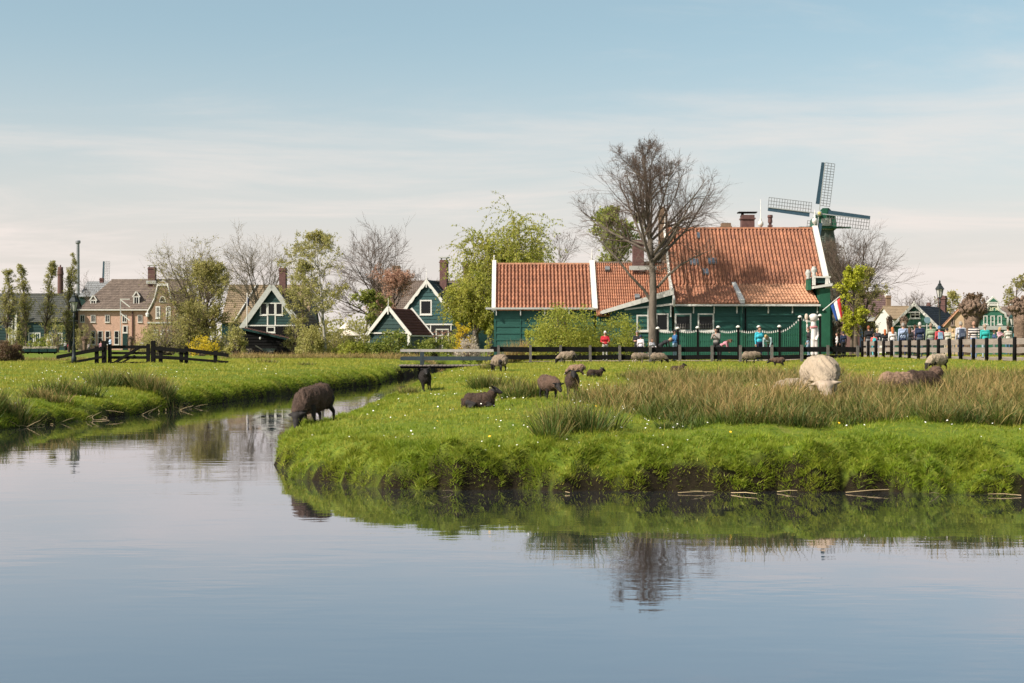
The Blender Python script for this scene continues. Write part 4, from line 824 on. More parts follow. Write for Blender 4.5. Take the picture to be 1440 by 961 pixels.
MB().box(h.x(1042)-.06, h.x(1042)+.06, -.16, -.04, .0, h.z(430)).build('downpipe', M_green, h.e); MB().box(h.x(1048)-.045, h.x(1048)+.045, -.09, -.036, 0, h.z(434)).build('corner_board', M_black, h.e)
# corner turret with capped parapet and two vases
x0, x1 = h.x(1150.5), h.x(1166); zt = h.z(406)
tb = MB().box(x0+.02, x1, -.30, 2.2, 0, zt).build('corner_turret', M_green2, h.e); MB().hexa([(x0-.35, -.5, zt-.02), (x1+.1, -.5, zt-.02+.18), (x1+.1, 2.2, zt+.2), (x0-.35, 2.2, zt), (x0-.35, -.5, zt+.14), (x1+.1, -.5, zt+.32), (x1+.1, 2.2, zt+.34), (x0-.35, 2.2, zt+.15)]).build('coping', M_white, tb)
MB().box(h.x(1143), x1-.05, -.1, 1.6, zt+.35, h.z(391)).build('parapet', M_dgreen, tb)
for px in (1144, 1162): MB().box(h.x(px)-.09, h.x(px)+.09, -.2, -.02, zt+.2, h.z(388)).build('parapet_post', M_white, tb)
MB().box(h.x(1144), x1+.05, -.22, 1.65, h.z(391), h.z(389)).build('coping', M_white, tb)
MB().box(h.x(1137.5), h.x(1141.5), .2, 1.0, h.z(408), h.z(393)).build('parapet', M_green2, tb)
for px, py in ((1138.5, 392), (1144.5, 388)): MB().lathe([(.12, 0), (.16, .08), (.1, .16), (.2, .35), (.17, .5), (.12, .56), (.14, .62)], 9, (h.x(px), -.05 if px > 1140 else .4, h.z(py)-.04)).build('vase', M_gtrim, tb, True)
# roof furniture
for px, py, ww in ((976, 370, .55), (1001, 369, .6), (993, 384, .4), (982, 333, .3)):
    dd = yk+(yr-yk)*(401-py)/79.0; zz = h.Z_(py, dd); xx = h.X_(px, dd); k = (zr-zk)/(yr-yk)
    f = MB().hexa([(xx-ww/2, dd-.2, zz-.2*k+.02), (xx+ww/2, dd-.2, zz-.2*k+.02), (xx+ww/2, dd+.2, zz+.2*k+.02), (xx-ww/2, dd+.2, zz+.2*k+.02), (xx-ww/2, dd-.27, zz-.2*k+.1), (xx+ww/2, dd-.27, zz-.2*k+.1), (xx+ww/2, dd+.13, zz+.2*k+.1), (xx-ww/2, dd+.13, zz+.2*k+.1)]).build('skylight', M_lead, h.e)
    MB().hexa([(xx-ww/2+.06, dd-.16, zz-.15*k+.04), (xx+ww/2-.06, dd-.16, zz-.15*k+.04), (xx+ww/2-.06, dd+.13, zz+.14*k+.04), (xx-ww/2+.06, dd+.13, zz+.14*k+.04), (xx-ww/2+.06, dd-.24, zz-.15*k+.125), (xx+ww/2-.06, dd-.24, zz-.15*k+.125), (xx+ww/2-.06, dd+.06, zz+.14*k+.125), (xx-ww/2+.06, dd+.06, zz+.14*k+.125)]).build('pane', flat('skylight_glass', (.10, .12, .15), .2), f)
c = chimney(h, h.X_(932, 6), yr+.5, zr-1, h.Z_(298, 6), .55, .6, M_brickb, cap=None); MB().lathe([(.3, 0), (.3, .1), (.2, .25), (.05, .36)], 9, (h.X_(932, 6), yr+.5, h.Z_(298, 6)-.01)).build('chimney_cap', M_brickb, c)
c = chimney(h, h.X_(1051, 6.5), yr+1.0, zr-1, h.Z_(303, 6.5), .85, .8, M_brickd, cap=None); MB().box(h.X_(1048, 6.5)-.5, h.X_(1048, 6.5)+.75, yr+.6, yr+1.4, h.Z_(300, 6.5), h.Z_(298.5, 6.5)).build('chimney_cap', M_black, c); MB().tube([(h.X_(1044, 6.5), yr+1, h.Z_(306, 6.5)), (h.X_(1044, 6.5), yr+1, h.Z_(299, 6.5))], .1, 8).build('chimney_post', M_black, c)
chimney(h, h.X_(1021, 7), yr+1.6, zr-1, h.Z_(314, 7), .62, .6, M_brickb, cap=None); chimney(h, h.X_(1083, 6.5), yr+1.0, zr-.6, h.Z_(313, 6.5), .18, .18, M_brickd, cap='pot')
# ---------------------------------------------------------------- green picket fence before it
PD = 86.0; s = S(PD); gp = G(X(1060, PD), PD)
pf = empty('picket_fence', (X(1060, PD), PD, gp-.03), 'green picket fence with white tips and black posts before the big house', 'fence')
posts = [925, 953, 981, 1010, 1038, 1067, 1096, 1125, 1153]; tops = [461, 461, 460, 459.5, 459, 459, 458.5, 445, 443]; lz = lambda py: Z(py, PD)-gp+.03; lx = lambda px: (px-1060)/s
pm = MB().box(-.065, .065, -.065, .065, 0, 1).mesh('post'); pm.materials.append(M_black); cm = MB().lathe([(.09, 0), (.13, .03), (.13, .07), (.05, .15)], 8).mesh('post_cap', True); cm.materials.append(M_white)
for px, tp in zip(posts, tops):
    p = put('post', pm, None, pf, (lx(px), 0, 0)); p.scale.z = lz(tp)-.1; c = put('post_cap', cm, None, pf, (lx(px), 0, lz(tp)-.1))
pk = MB().box(-.035, .035, -.015, .015, 0, 1).mesh('picket'); pk.materials.append(M_green2); tk = MB().hexa([(-.037, -.018, 0), (.037, -.018, 0), (.037, .018, 0), (-.037, .018, 0), (-.012, -.01, .13), (.012, -.01, .13), (.012, .01, .13), (-.012, .01, .13)]).mesh('picket_tip'); tk.materials.append(M_white)
for i in range(len(posts)-1):
    a_, b_ = posts[i], posts[i+1]; n_ = 9
    for k in range(n_):
        t = (k+.8)/(n_+.6); py = (464+2.5*math.sin(math.pi*t)) if i < 6 else ((466-19*t**1.6) if i == 6 else 447+4*math.sin(math.pi*t)); H_ = lz(py)-.1
        p = put('picket', pk, None, pf, (lx(a_+(b_-a_)*t), -.02, .06)); p.scale.z = H_-.06; put('picket_tip', tk, None, p).location = (0, 0, 1); p.children[0].scale.z = 1/(H_-.06)
    for py in (471, 492): MB().box(lx(a_), lx(b_), .0, .05, lz(py)-.04, lz(py)+.04).build('rail', M_green2, pf)
# ---------------------------------------------------------------- Dutch flag on its slanting staff
fd = 89.0; s = S(fd); P = lambda px, py, dy=0: (X(px, fd), fd+dy, Z(py, fd))
fe = empty('flag', P(1159, 436), 'red white and blue flag hanging from slanting staff on the house corner', 'flag'); q = lambda px, py, dy=0: tuple(np.array(P(px, py, dy))-np.array(P(1159, 436)))
MB().tube([q(1157, 437), q(1181, 416, -.3)], .03, 7).build('staff', M_white, fe)
cols = [flat('flag_red', (.45, .03, .03)), flat('flag_white', (.75, .74, .7)), flat('flag_blue', (.02, .07, .28))]
Aq, Bq, Cq, Dq = [np.array(q(*v)) for v in ((1180, 418, -.28), (1167, 429, -.1), (1175, 452, -.15), (1184.5, 452, -.35))]
for i in range(3):
    vs, fs = [], []
    for r_ in range(7):
        for c_ in range(3):
            t = (i+c_/2)/3; v = r_/6; top_ = Aq*(1-t)+Bq*t; bot = Dq*(1-t)+Cq*t*.0+Cq*t; p = top_*(1-v)+bot*v; p = p+np.array([0, math.sin(t*9+v*2)*.07*v, 0]); vs.append(tuple(p))
    for r_ in range(6):
        for c_ in range(2): k = r_*3+c_; fs.append((k, k+1, k+4, k+3))
    st = MB().add(vs, fs).build('stripe', cols[i], fe, True); st.modifiers.new('cloth', 'SOLIDIFY').thickness = .008
# ---------------------------------------------------------------- windmill
M_mill = mat('mill_boards', (.085, .105, .085), .8, var=.35, scale=3, stretch=(1, 1, .2)); M_sail = mat('sail_board', (.035, .075, .11), .6, var=.3, scale=3); M_lat = mat('sail_lattice', (.10, .10, .10), .7, var=.2); M_spar = mat('sail_spar', (.30, .31, .31), .6)
def windmill(label, px, d, yhub, rot, L_, base, yaw=0, grp='windmills', tz=None):
    s = S(d); zh = Z(yhub, d)-base; e_ = empty('windmill', (X(px, d)+.0, d, base), label, 'windmill', yaw, grp)
    zt = zh-1.6; mb = MB(); n_ = 8; bx = .95; prof = [(3.3, 0), (2.1, zt*.62), (1.25, zt)]; mb.lathe(prof, n_, (bx, 2.0, 0)); mb.build('tower', M_mill, e_)
    for z_, r_ in ((zt*.62, 2.3), (zt, 1.4)): MB().lathe([(r_-.25, z_-.12), (r_, z_-.06), (r_, z_+.06), (r_-.25, z_+.12)], 8, (bx, 2.0, 0)).build('tower_band', M_white if z_ == zt else M_green2, e_)
    c = MB().prism([(bx-1.25, .4, zt), (bx+1.25, .4, zt), (bx+1.1, .4, zt+1.5), (bx+.35, .4, zt+2.3), (bx-.35, .4, zt+2.3), (bx-1.1, .4, zt+1.5)], (0, 3.2, -.35)).build('cap', M_green2, e_)
    MB().bar((bx-2.9, 1.2, zt+.15), (bx+3.0, 1.2, zt+.15), .2, .2).build('tail_beam', M_green2, c); MB().box(bx-.5, bx+.5, .25, .42, zt+.3, zt+1.1).build('front_board', M_white, c)
    MB().tube([(0, -.35, zh), (bx*.4, 1.0, zh-.1)], .2, 10).build('windshaft', M_green2, e_); hb = MB().lathe([(.16, -.3), (.3, -.2), (.34, .15), (.22, .25)], 10).build('hub', M_spar, e_); hb.rotation_euler = (R(90), 0, 0); hb.location = (0, -.4, zh); 
    hc = MB().lathe([(.2, 0), (.18, .06), (.05, .1)], 10).build('hub_cap', flat('hub_yellow', (.6, .5, .2)), hb); hc.location = (0, 0, .24)
    for k in range(4):
        sr = bpy.data.objects.new('sail', None); mb = MB(); mb.bar((0, 0, .2), (0, 0, L_), .10, .13, (0, 1, 0)); so_ = mb.build('sail', M_spar, e_); so_.location = (0, -.42-.03*(k % 2), zh); so_.rotation_euler = (0, rot+k*math.pi/2, 0); bpy.data.objects.remove(sr)
        MB().hexa([(-.50, -.03, L_*.18), (-.05, -.0, L_*.18), (-.05, .03, L_*.18), (-.50, .0, L_*.18), (-.42, -.03, L_), (-.05, 0, L_), (-.05, .03, L_), (-.42, 0, L_)]).build('windboard', M_sail, so_)
        lm = MB(); W_ = 1.15
        for j in range(17): z_ = L_*(.16+.84*j/16); lm.bar((.05, .02, z_), (W_, .14, z_), .045, .045)
        for j in (1, 2, 3): xx = W_*j/3-.02; lm.bar((xx, .02+.12*j/3, L_*.16), (xx, .02+.12*j/3, L_), .045, .045, (0, 1, 0))
        lm.build('lattice', M_lat, so_)
    return e_
windmill('green windmill with lattice sails rising behind the big red roof', 1150.5, 160, 301, R(7.0), 5.75, .8)
windmill('distant windmill sail showing above the long brick house roof', 146.5, 330, 414, R(2), 7.6, .8)
# ---------------------------------------------------------------- gable house helper
def gable(h, x0, x1, ze, za, D_, wm, rm, tile=(14, 10), over=.18, fb=.25, bm=None, holes=(), bh=.3, trim=.2, seed=1, rmat=None, sideboards=True, yf=0.0):
    """gable front on y=yf facing the camera, ridge running back D_"""
    xc = (x0+x1)/2; wall(h.e, (0, yf, 0), (1, 0, 0), [(x0, 0), (x1, 0), (x1, ze), (xc, za-.08), (x0, ze)], bh, wm, holes=holes)
    wall(h.e, (x1, yf, 0), (0, 1, 0), [(0, 0), (D_, 0), (D_, ze), (0, ze)], bh, wm, boards=sideboards); wall(h.e, (x0, yf, 0), (0, -1, 0), [(-D_, 0), (0, 0), (0, ze), (-D_, ze)], bh, wm, boards=False)
    wall(h.e, (0, yf+D_, 0), (-1, 0, 0), [(-x1, 0), (-x0, 0), (-x0, ze), (-xc, za-.08), (-x1, ze)], bh, wm, boards=False)
    k = (za-ze)/(xc-x0); e0 = ze-over*k
    tiles(h.e, (x1+over, yf-fb+.08, e0), (x1+over, yf+D_+.2, e0), (xc, yf-fb+.08, za), tile[0], tile[1], rm, seed=seed); tiles(h.e, (x0-over, yf+D_+.2, e0), (x0-over, yf-fb+.08, e0), (xc-.02, yf+D_+.2, za), tile[0], tile[1], rm, seed=seed+1)
    return xc, k, e0
# green house with scalloped bargeboards
h = HS('green_house', 'blue-green gabled house with white scalloped bargeboards and dark slate roof', 601, 140, -14)
hw = 2.62; ze = h.z(441); za = h.z(394); wz = (h.x(590.5), h.x(607.5), h.z(443), h.z(422))
xc, k, e0 = gable(h, -hw, hw, ze, za, 8.5, M_teal, M_navy, (34, 12), holes=[wz], bh=.38, seed=20)
window(h.e, (0, 0, 0), (1, 0, 0), *wz, fw=.13)
for sgn in (-1, 1):
    pts = []; n_ = 36
    for i in range(n_+1): t = i/n_; pts.append((sgn*(hw+.28)*t, -.30, za+.12-((za-e0)+.05)*t))
    low = [(p[0]-sgn*.0, -.30, p[2]-.36-.14*abs(math.sin(math.pi*5*i/n_))) for i, p in enumerate(pts)]
    for i in range(n_): pass
    vs = pts+low; fs = [(i, i+1, n_+1+i+1, n_+1+i) for i in range(n_)]
    o = MB().add(vs, fs).build('bargeboard', M_white, h.e); o.modifiers.new('thick', 'SOLIDIFY').thickness = .07
finial(h, (0, -.3, za-.3), 1.3); MB().box(-.05, .05, -.38, -.30, za-.75, za+.1).build('apex_drop', M_white, h.e)
MB().box(-hw, hw, -.14, -.036, h.z(457.5), h.z(455.5)).build('beam', M_white, h.e)
for px in (606, 635): MB().box(h.x(px)-.05, h.x(px)+.05, -.12, -.036, h.z(465), h.z(458)).build('bracket', M_white, h.e)
MB().box(h.x(600), hw-.1, -.10, -.036, .05, h.z(458.5)).build('porch_shade_slab', M_dark, h.e)  # flat dark slab on the wall, porch shade put into its colour
chimney(h, .75, 3.2, za-2.2, h.Z_(366, 3), .72, .7, M_brickd)
MB().bar((.35, 1.6, za-.42*k+.15), (1.0, 2.0, za-1.05*k+.15), .12, .05).build('roof_ladder', M_gtrim, h.e)
# trellis on the terrace
t_ = empty('garden_trellis', (X(620, 126), 126, G(X(620, 126), 126)), 'white square garden trellis with rose stems beside the green house', 'trellis'); s = S(126); zb = lambda py: Z(py, 126)-t_.location.z; xb = lambda px: (px-620)/s
for px in (613.5, 622, 630.5): MB().box(xb(px)-.05, xb(px)+.05, -.05, .05, 0, zb(463)).build('post', M_white, t_)
for py in (463.5, 472): MB().box(xb(613), xb(631), -.09, -.052, zb(py)-.05, zb(py)+.05).build('rail', M_white, t_)
mb = MB(); rr = random.Random(3)
for i in range(40): p = Vector((rr.uniform(xb(610), xb(634)), rr.uniform(-.2, .1), rr.uniform(zb(476), zb(466)))); mb.tube([p, p+Vector((rr.gauss(0, .4), 0, rr.gauss(0, .2)))], .025, 4)
mb.build('rose_stems', flat('rose_stem', (.28, .15, .10)), t_)
# small gabled shed in front
h = HS('garden_shed', 'small dark green gabled shed with white bargeboards and red-brown roof', 548, 132, -20)
ze = h.z(468); za = h.z(434); hw = 2.0
xc, k, e0 = gable(h, -hw, hw, ze, za, 4.6, M_dgreen, M_rbtile, (22, 9), bh=.36, seed=22)
for sgn in (-1, 1): MB().bar((sgn*(hw+.26), -.3, e0-.06), (0, -.3, za+.1), .07, .3, (0, 0, 1)).build('bargeboard', M_white, h.e)
MB().bar((hw+.26, 4.85, e0-.06), (0, 4.85, za+.1), .07, .3).build('bargeboard', M_white, h.e)
finial(h, (0, -.3, za), .95); MB().box(-.06, .06, -.4, -.33, za-.55, za+.1).build('apex_drop', M_white, h.e)
MB().box(-hw-.2, hw+.2, -.16, -.04, ze-.1, ze+.02).build('beam', M_white, h.e); MB().box(hw+.06, hw+.28, -.1, 4.7, e0-.15, e0-.04).build('gutter', M_white, h.e); MB().box(hw-.12, hw+.12, -.2, -.036, 0, ze-.1).build('corner_board', M_white, h.e)
# green house with three-light gable window
h = HS('green_house', 'dark green gabled house with three-light window and tall dark chimney', 383, 140, -4); hw = 2.75; ze = h.z(456); za = h.z(404)
w3 = (h.x(365.5), h.x(398), h.z(443.5), h.z(426)); dj = (h.x(376), h.x(388.5), h.z(457), h.z(426))
xc, k, e0 = gable(h, -hw, hw, ze, za, 9, M_dgreen, M_btile, (34, 12), bh=.3, seed=24, holes=[w3])
for a_ in ((365.5, 376), (387.5, 398)): window(h.e, (0, 0, 0), (1, 0, 0), h.x(a_[0]), h.x(a_[1]), w3[2], w3[3], fw=.10)
window(h.e, (0, 0, 0), (1, 0, 0), h.x(376.2), h.x(387.3), h.z(443.5), h.z(426), fw=.10, sill=False); MB().box(h.x(376.5), h.x(387.2), -.05, -.034, h.z(457), h.z(444.3)).build('panel', M_dgreen, h.e)
for px in (376.4, 387.4): MB().box(h.x(px)-.06, h.x(px)+.06, -.09, -.034, h.z(470), h.z(444.3)).build('post', M_white, h.e)
for sgn in (-1, 1): MB().bar((sgn*(hw+.30), -.3, e0-.2), (0, -.3, za+.12), .08, .5).build('bargeboard', M_gtrim, h.e)
MB().box(-hw-.3, hw+.3, -.2, -.045, h.z(458.8), h.z(457.2)).build('beam', M_white, h.e); MB().box(-hw, hw, -.30, -.04, 0, h.z(460)).build('lower_front', M_black, h.e)
window(h.e, (0, -.30, 0), (1, 0, 0), h.x(376), h.x(388), h.z(468), h.z(459.5), fw=.1); chimney(h, h.x(389.5), 2.6, za-2, h.Z_(377, 2.6), .66, .66, M_brickd)
# black lean-to shed with tiled strip roof
h = HS('black_shed', 'black lean-to shed with sloping red-brown tile roof before the dark green gable', 380, 128)
xa, xb_ = h.x(342), h.x(413); z1, z2 = h.z(462), h.z(478); wall(h.e, (0, 0, 0), (1, 0, 0), [(xa, 0), (h.x(420), 0), (h.x(420), h.z(483)), (xb_, z2-.1), (xa, z1-.1)], .3, M_black)
wall(h.e, (h.x(420), 0, 0), (0, 1, 0), [(0, 0), (2.6, 0), (2.6, z2-.1), (0, h.z(483))], .3, M_black, boards=False); wall(h.e, (xa, 0, 0), (0, -1, 0), [(-2.6, 0), (0, 0), (0, z1-.1), (-2.6, z1-.1)], .3, M_black)
tiles(h.e, (xb_+.1, -.15, z2-.05), (xb_+.1, 2.7, z2-.05), (xa-.1, -.15, z1+.02), 13, 20, mat('pinkbrown_pantile', (.33, .155, .105), .85, var=.3, scale=1.6, tint=(.22, .10, .07)), seed=30)
MB().prism([(xa-.12, -.24, z1-.12), (xb_+.15, -.24, z2-.2), (xb_+.15, -.24, z2-.02), (xa-.12, -.24, z1+.06)], (0, .06, 0)).build('fascia', M_dgreen, h.e)
MB().hexa([(xb_-.1, -.4, h.z(482)), (h.x(421), -.4, h.z(484)), (h.x(421), 2.4, h.z(484)), (xb_-.1, 2.4, h.z(482)), (xb_-.1, -.4, h.z(480.5)), (h.x(421), -.4, h.z(482.5)), (h.x(421), 2.4, h.z(482.5)), (xb_-.1, 2.4, h.z(480.5))]).build('side_roof', M_lead, h.e)
MB().ell((h.x(366), -.06, h.z(476)), (.09, .05, .13), 8, 6).build('wall_lamp', M_white, h.e, True)
# flagpole with hanging pennant
fe = empty('flagpole', (X(347.5, 131), 131, G(X(347.5, 131), 131)), 'white flagpole with furled dark pennant beside the three-light gable house', 'flagpole'); zt = Z(412, 131)-fe.location.z
MB().tube([(0, 0, 0), (0, 0, zt*.6), (0, 0, zt)], [.06, .05, .03], 7).build('pole', M_white, fe, True); MB().tube([(.06, -.03, Z(418, 131)-fe.location.z), (.10, -.05, Z(424, 131)-fe.location.z), (.12, -.03, Z(431, 131)-fe.location.z)], [.03, .09, .05], 7).build('pennant', flat('pennant_navy', (.02, .03, .08)), fe, True)
# lettered block and barrow at the shed
sb = empty('stone_block', (X(348, 124), 124, G(X(348, 124), 124)), 'pale block with dark lettering standing at the foot of the black shed', 'stone'); w_ = 13/S(124)/2; MB().hexa([(-w_, 0, 0), (w_, 0, 0), (w_, .4, 0), (-w_, .4, 0), (-w_*.9, 0, .48), (w_*.92, 0, .5), (w_*.85, .35, .52), (-w_*.8, .35, .5)]).build('block', flat('stone_pale', (.42, .33, .25)), sb)
def text(body, parent, loc, size, m, name='lettering', ext=.01, rot=(R(90), 0, 0)):
    cu = bpy.data.curves.new(name, 'FONT'); cu.body = body; cu.size = size; cu.extrude = ext; cu.align_x = 'CENTER'; cu.align_y = 'CENTER'; to = bpy.data.objects.new(name, cu); COL.objects.link(to); bpy.context.view_layer.update()
    me = bpy.data.meshes.new_from_object(to.evaluated_get(bpy.context.evaluated_depsgraph_get())); bpy.data.objects.remove(to); o = put(name, me, m, parent, loc); o.rotation_euler = rot; return o
text('HOT', sb, (0, -.015, .27), .34, M_black)
wb = empty('wheelbarrow', (X(378, 124), 124, G(X(378, 124), 124)), 'grey garden barrow leaning at the foot of the black shed', 'barrow'); M_bar = flat('barrow_grey', (.10, .12, .13))
MB().hexa([(-.35, -.25, .22), (.45, -.25, .22), (.45, .25, .22), (-.35, .25, .22), (-.55, -.35, .55), (.6, -.35, .55), (.6, .35, .55), (-.55, .35, .55)]).build('tray', M_bar, wb); 
for sy in (-.25, .25): MB().tube([(.5, sy, .25), (-.5, sy, .4), (-1.15, sy, .8)], .03, 6).build('handle', flat('barrow_wood', (.35, .3, .22)), wb)
wl = MB().lathe([(.2, -.05), (.2, .05)], 14).build('wheel', M_black, wb); wl.location = (.6, 0, .2); wl.rotation_euler = (R(90), 0, 0)
for sy in (-.2, .2): MB().box(-.3, -.24, sy-.02, sy+.02, 0, .3).build('leg', M_bar, wb)
# parasols in the garden
for px, py, w_, lab in ((490, 464, 34, 'cream garden parasol behind the birch shrubs'), (486, 455, 18, 'pale tilted roof-like parasol behind the cream parasol')):
    d = 126 if w_ > 20 else 134; e_ = empty('garden_parasol', (X(px, d), d, G(X(px, d), d)), lab, 'parasol'); z_ = Z(py, d)-e_.location.z; r_ = w_/S(d)/2
    MB().lathe([(.03, z_), (r_*.5, z_-.2), (r_, z_-.5), (r_*.98, z_-.53), (r_*.4, z_-.3), (.03, z_-.1)], 8).build('canopy', mat('parasol_cloth', (.62, .54, .44), .8, var=.15), e_); MB().tube([(0, 0, 0), (0, 0, z_)], .03, 6).build('pole', M_gtrim, e_)
# houses behind
def longroof(name, label, px, d, pxl, pxr, ye_, yr_, dr, wm, rm, tile, base=None, rot=0, wallb=False, hip=0.0):
    h = HS(name, label, px, d, rot, base=base); xl, xr = h.x(pxl), h.x(pxr); ze = h.z(ye_); zr = h.Z_(yr_, dr); k = (zr-ze)/dr
    wall(h.e, (0, 0, 0), (1, 0, 0), [(xl, 0), (xr, 0), (xr, ze), (xl, ze)], .4, wm, boards=wallb); wall(h.e, (0, 2*dr, 0), (-1, 0, 0), [(-xr, 0), (-xl, 0), (-xl, ze), (-xr, ze)], .4, wm, boards=False)
    for x_, u_ in ((xl, -1), (xr, 1)): wall(h.e, (x_, 0, 0), (0, u_, 0), [(0, 0), (u_*2*dr, 0), (u_*2*dr, ze)]+([] if hip and u_ < 0 else [(u_*dr, zr-.1)])+[(0, ze)], .4, wm, boards=False)
    tiles(h.e, (xl-.1, -.2, ze-.2*k), (xr+.1, -.2, ze-.2*k), (xl-.1+hip, dr, zr), tile[0], tile[1], rm, seed=int(px)); tiles(h.e, (xr+.1, 2*dr+.2, ze-.2*k), (xl-.1, 2*dr+.2, ze-.2*k), (xr+.1+hip, dr+.02, zr), tile[0], tile[1], rm, seed=int(px)+1)
    if hip: MB().prism([(xl-.1, -.2, ze-.2*k), (xl-.1+hip, dr, zr), (xl-.1, 2*dr+.2, ze-.2*k)], (.12, 0, -.05)).build('hip_end', rm, h.e)
    MB().box(xl-.1+hip, xr+.1+hip, dr-.14, dr+.14, zr-.03, zr+.12).build('ridge_tiles', rm, h.e)
    return h, xl, xr, ze, zr
h, xl, xr, ze, zr = longroof('pale_roof_house', 'long house with weathered pale tile roof glimpsed behind garden trees', 365, 172, 312, 432, 452, 402, 5.0, M_dgreen, M_thatch, (44, 18))
MB().bar((xl+1.6, -.3, ze), (xl+3.4, 4.9, zr+.2), .14, .18).build('white_verge', M_gtrim, h.e)
MB().box(h.x(402), h.x(424), -2.5, -.3, h.z(470), h.z(428)).build('annex', M_dgreen, h.e); tiles(h.e, (h.x(400), -2.7, h.z(430)), (h.x(426), -2.7, h.z(430)), (h.x(400), -.3, h.z(424)), 16, 5, M_otile, seed=77)
h, xl, xr, ze, zr = longroof('brown_roof_house', 'brown-roofed house with buff chimney behind the pink blossom tree', 570, 178, 520, 640, 440, 396, 5, M_dgreen, M_btile, (44, 16))
chimney(h, h.X_(557.5, 5), 5, zr-.6, h.Z_(374, 5), 1.0, .9, M_brickb, cap=None)
h, xl, xr, ze, zr = longroof('brown_roof_house', 'brown tiled house with capped chimney hidden behind the smaller willow', 668, 172, 640, 700, 440, 402, 4.5, M_dgreen, M_thatch, (24, 14))
chimney(h, h.X_(657, 4.5), 4.5, zr-.5, h.Z_(371, 4.5), .95, .9, M_brickd)
# long brick house at the left
h, xl, xr, ze, zr = longroof('brick_house', 'long pink brick house with brown tile roof and two dormers', 168, 200, 110, 222, 435, 394, 5.0, M_brick, M_btile, (46, 18), hip=3.4)
# hipped left end: a sloping tile plane closing the ridge
MB().box(xl-.15, xr+.1, -.42, -.24, ze-.2, ze-.02).build('gutter', M_white, h.e)
for px in (116, 131, 151, 175, 197): window(h.e, (0, 0, 0), (1, 0, 0), h.x(px-3.2), h.x(px+3.2), h.z(453.5), h.z(443), fw=.08, mv=1)
for px in (115, 131, 141, 151.5, 164): window(h.e, (0, 0, 0), (1, 0, 0), h.x(px-3.4), h.x(px+3.4), h.z(485), h.z(465.5), fw=.08, mv=0, mh=1)
dd_ = MB().box(h.x(172.5), h.x(179.5), -.06, -.0, 0, h.z(469)).build('door', M_dgreen, h.e); window(h.e, (0, 0, 0), (1, 0, 0), h.x(172.5), h.x(179.5), h.z(468.5), h.z(458), fw=.14); MB().ell((h.x(178.6), -.09, 1.05), (.05, .04, .05), 7, 5).build('handle', M_lead, dd_)
MB().tube([(h.x(186.5), -.1, .05), (h.x(186.5), -.1, ze-.1)], .09, 7).build('downpipe', M_brickd, h.e)
for px, pt in ((131.5, 416), (192, 411)):
    dd = 1.0; xx = h.X_(px, dd); zb_ = ze+.35; zt = h.Z_(pt+7, dd); hw = .42
    dm = MB().prism([(xx-hw, dd-.05, zb_), (xx+hw, dd-.05, zb_), (xx+hw, dd-.05, zt), (xx, dd-.05, h.Z_(pt, dd)), (xx-hw, dd-.05, zt)], (0, 2.6, 0)).build('dormer', M_btile, h.e)
    window(dm, (0, dd-.07, 0), (1, 0, 0), xx-hw, xx+hw, zb_, zt+.1, fw=.14, mv=1, sill=True); 
    for sgn in (-1, 1): MB().bar((xx+sgn*(hw+.1), dd-.12, zt), (xx, dd-.12, h.Z_(pt, dd)+.1), .08, .16).build('bargeboard', M_white, dm)
c = chimney(h, h.X_(213.5, 4), 4.2, zr-1.4, h.Z_(376, 4), 1.0, 1.0, M_brickd); MB().box(h.X_(213.5, 4)-.7, h.X_(213.5, 4)+.7, 3.5, 4.0, zr-.6, zr-.15).build('lead_flashing', M_gtrim, c)
chimney(h, h.X_(142.5, 5), 5.2, zr-.4, h.Z_(391, 5), .5, .5, M_brickd, cap=None)
# white sign bracket / gallows post in front of it
e_ = empty('hoist_frame', (X(173, 192), 192, G(X(173, 192), 192)), 'white slanted hoist frame standing before the brick house door', 'frame'); zq = lambda py: Z(py, 192)-e_.location.z; s = S(192); xq = lambda px: (px-173)/s
MB().bar((xq(169.5), 0, 0), (xq(169.5), 0, zq(421)), .1, .1, (0, 1, 0)).build('post', M_gtrim, e_); MB().bar((xq(169), -.1, zq(421)), (xq(183), -.1, zq(421)), .1, .1).build('arm', M_white, e_); MB().bar((xq(170), -.12, zq(422)), (xq(183), -.12, zq(432)), .1, .14).build('brace', M_white, e_); MB().bar((xq(170), -.12, zq(441)), (xq(183), -.12, zq(451)), .1, .14).build('brace', M_white, e_)
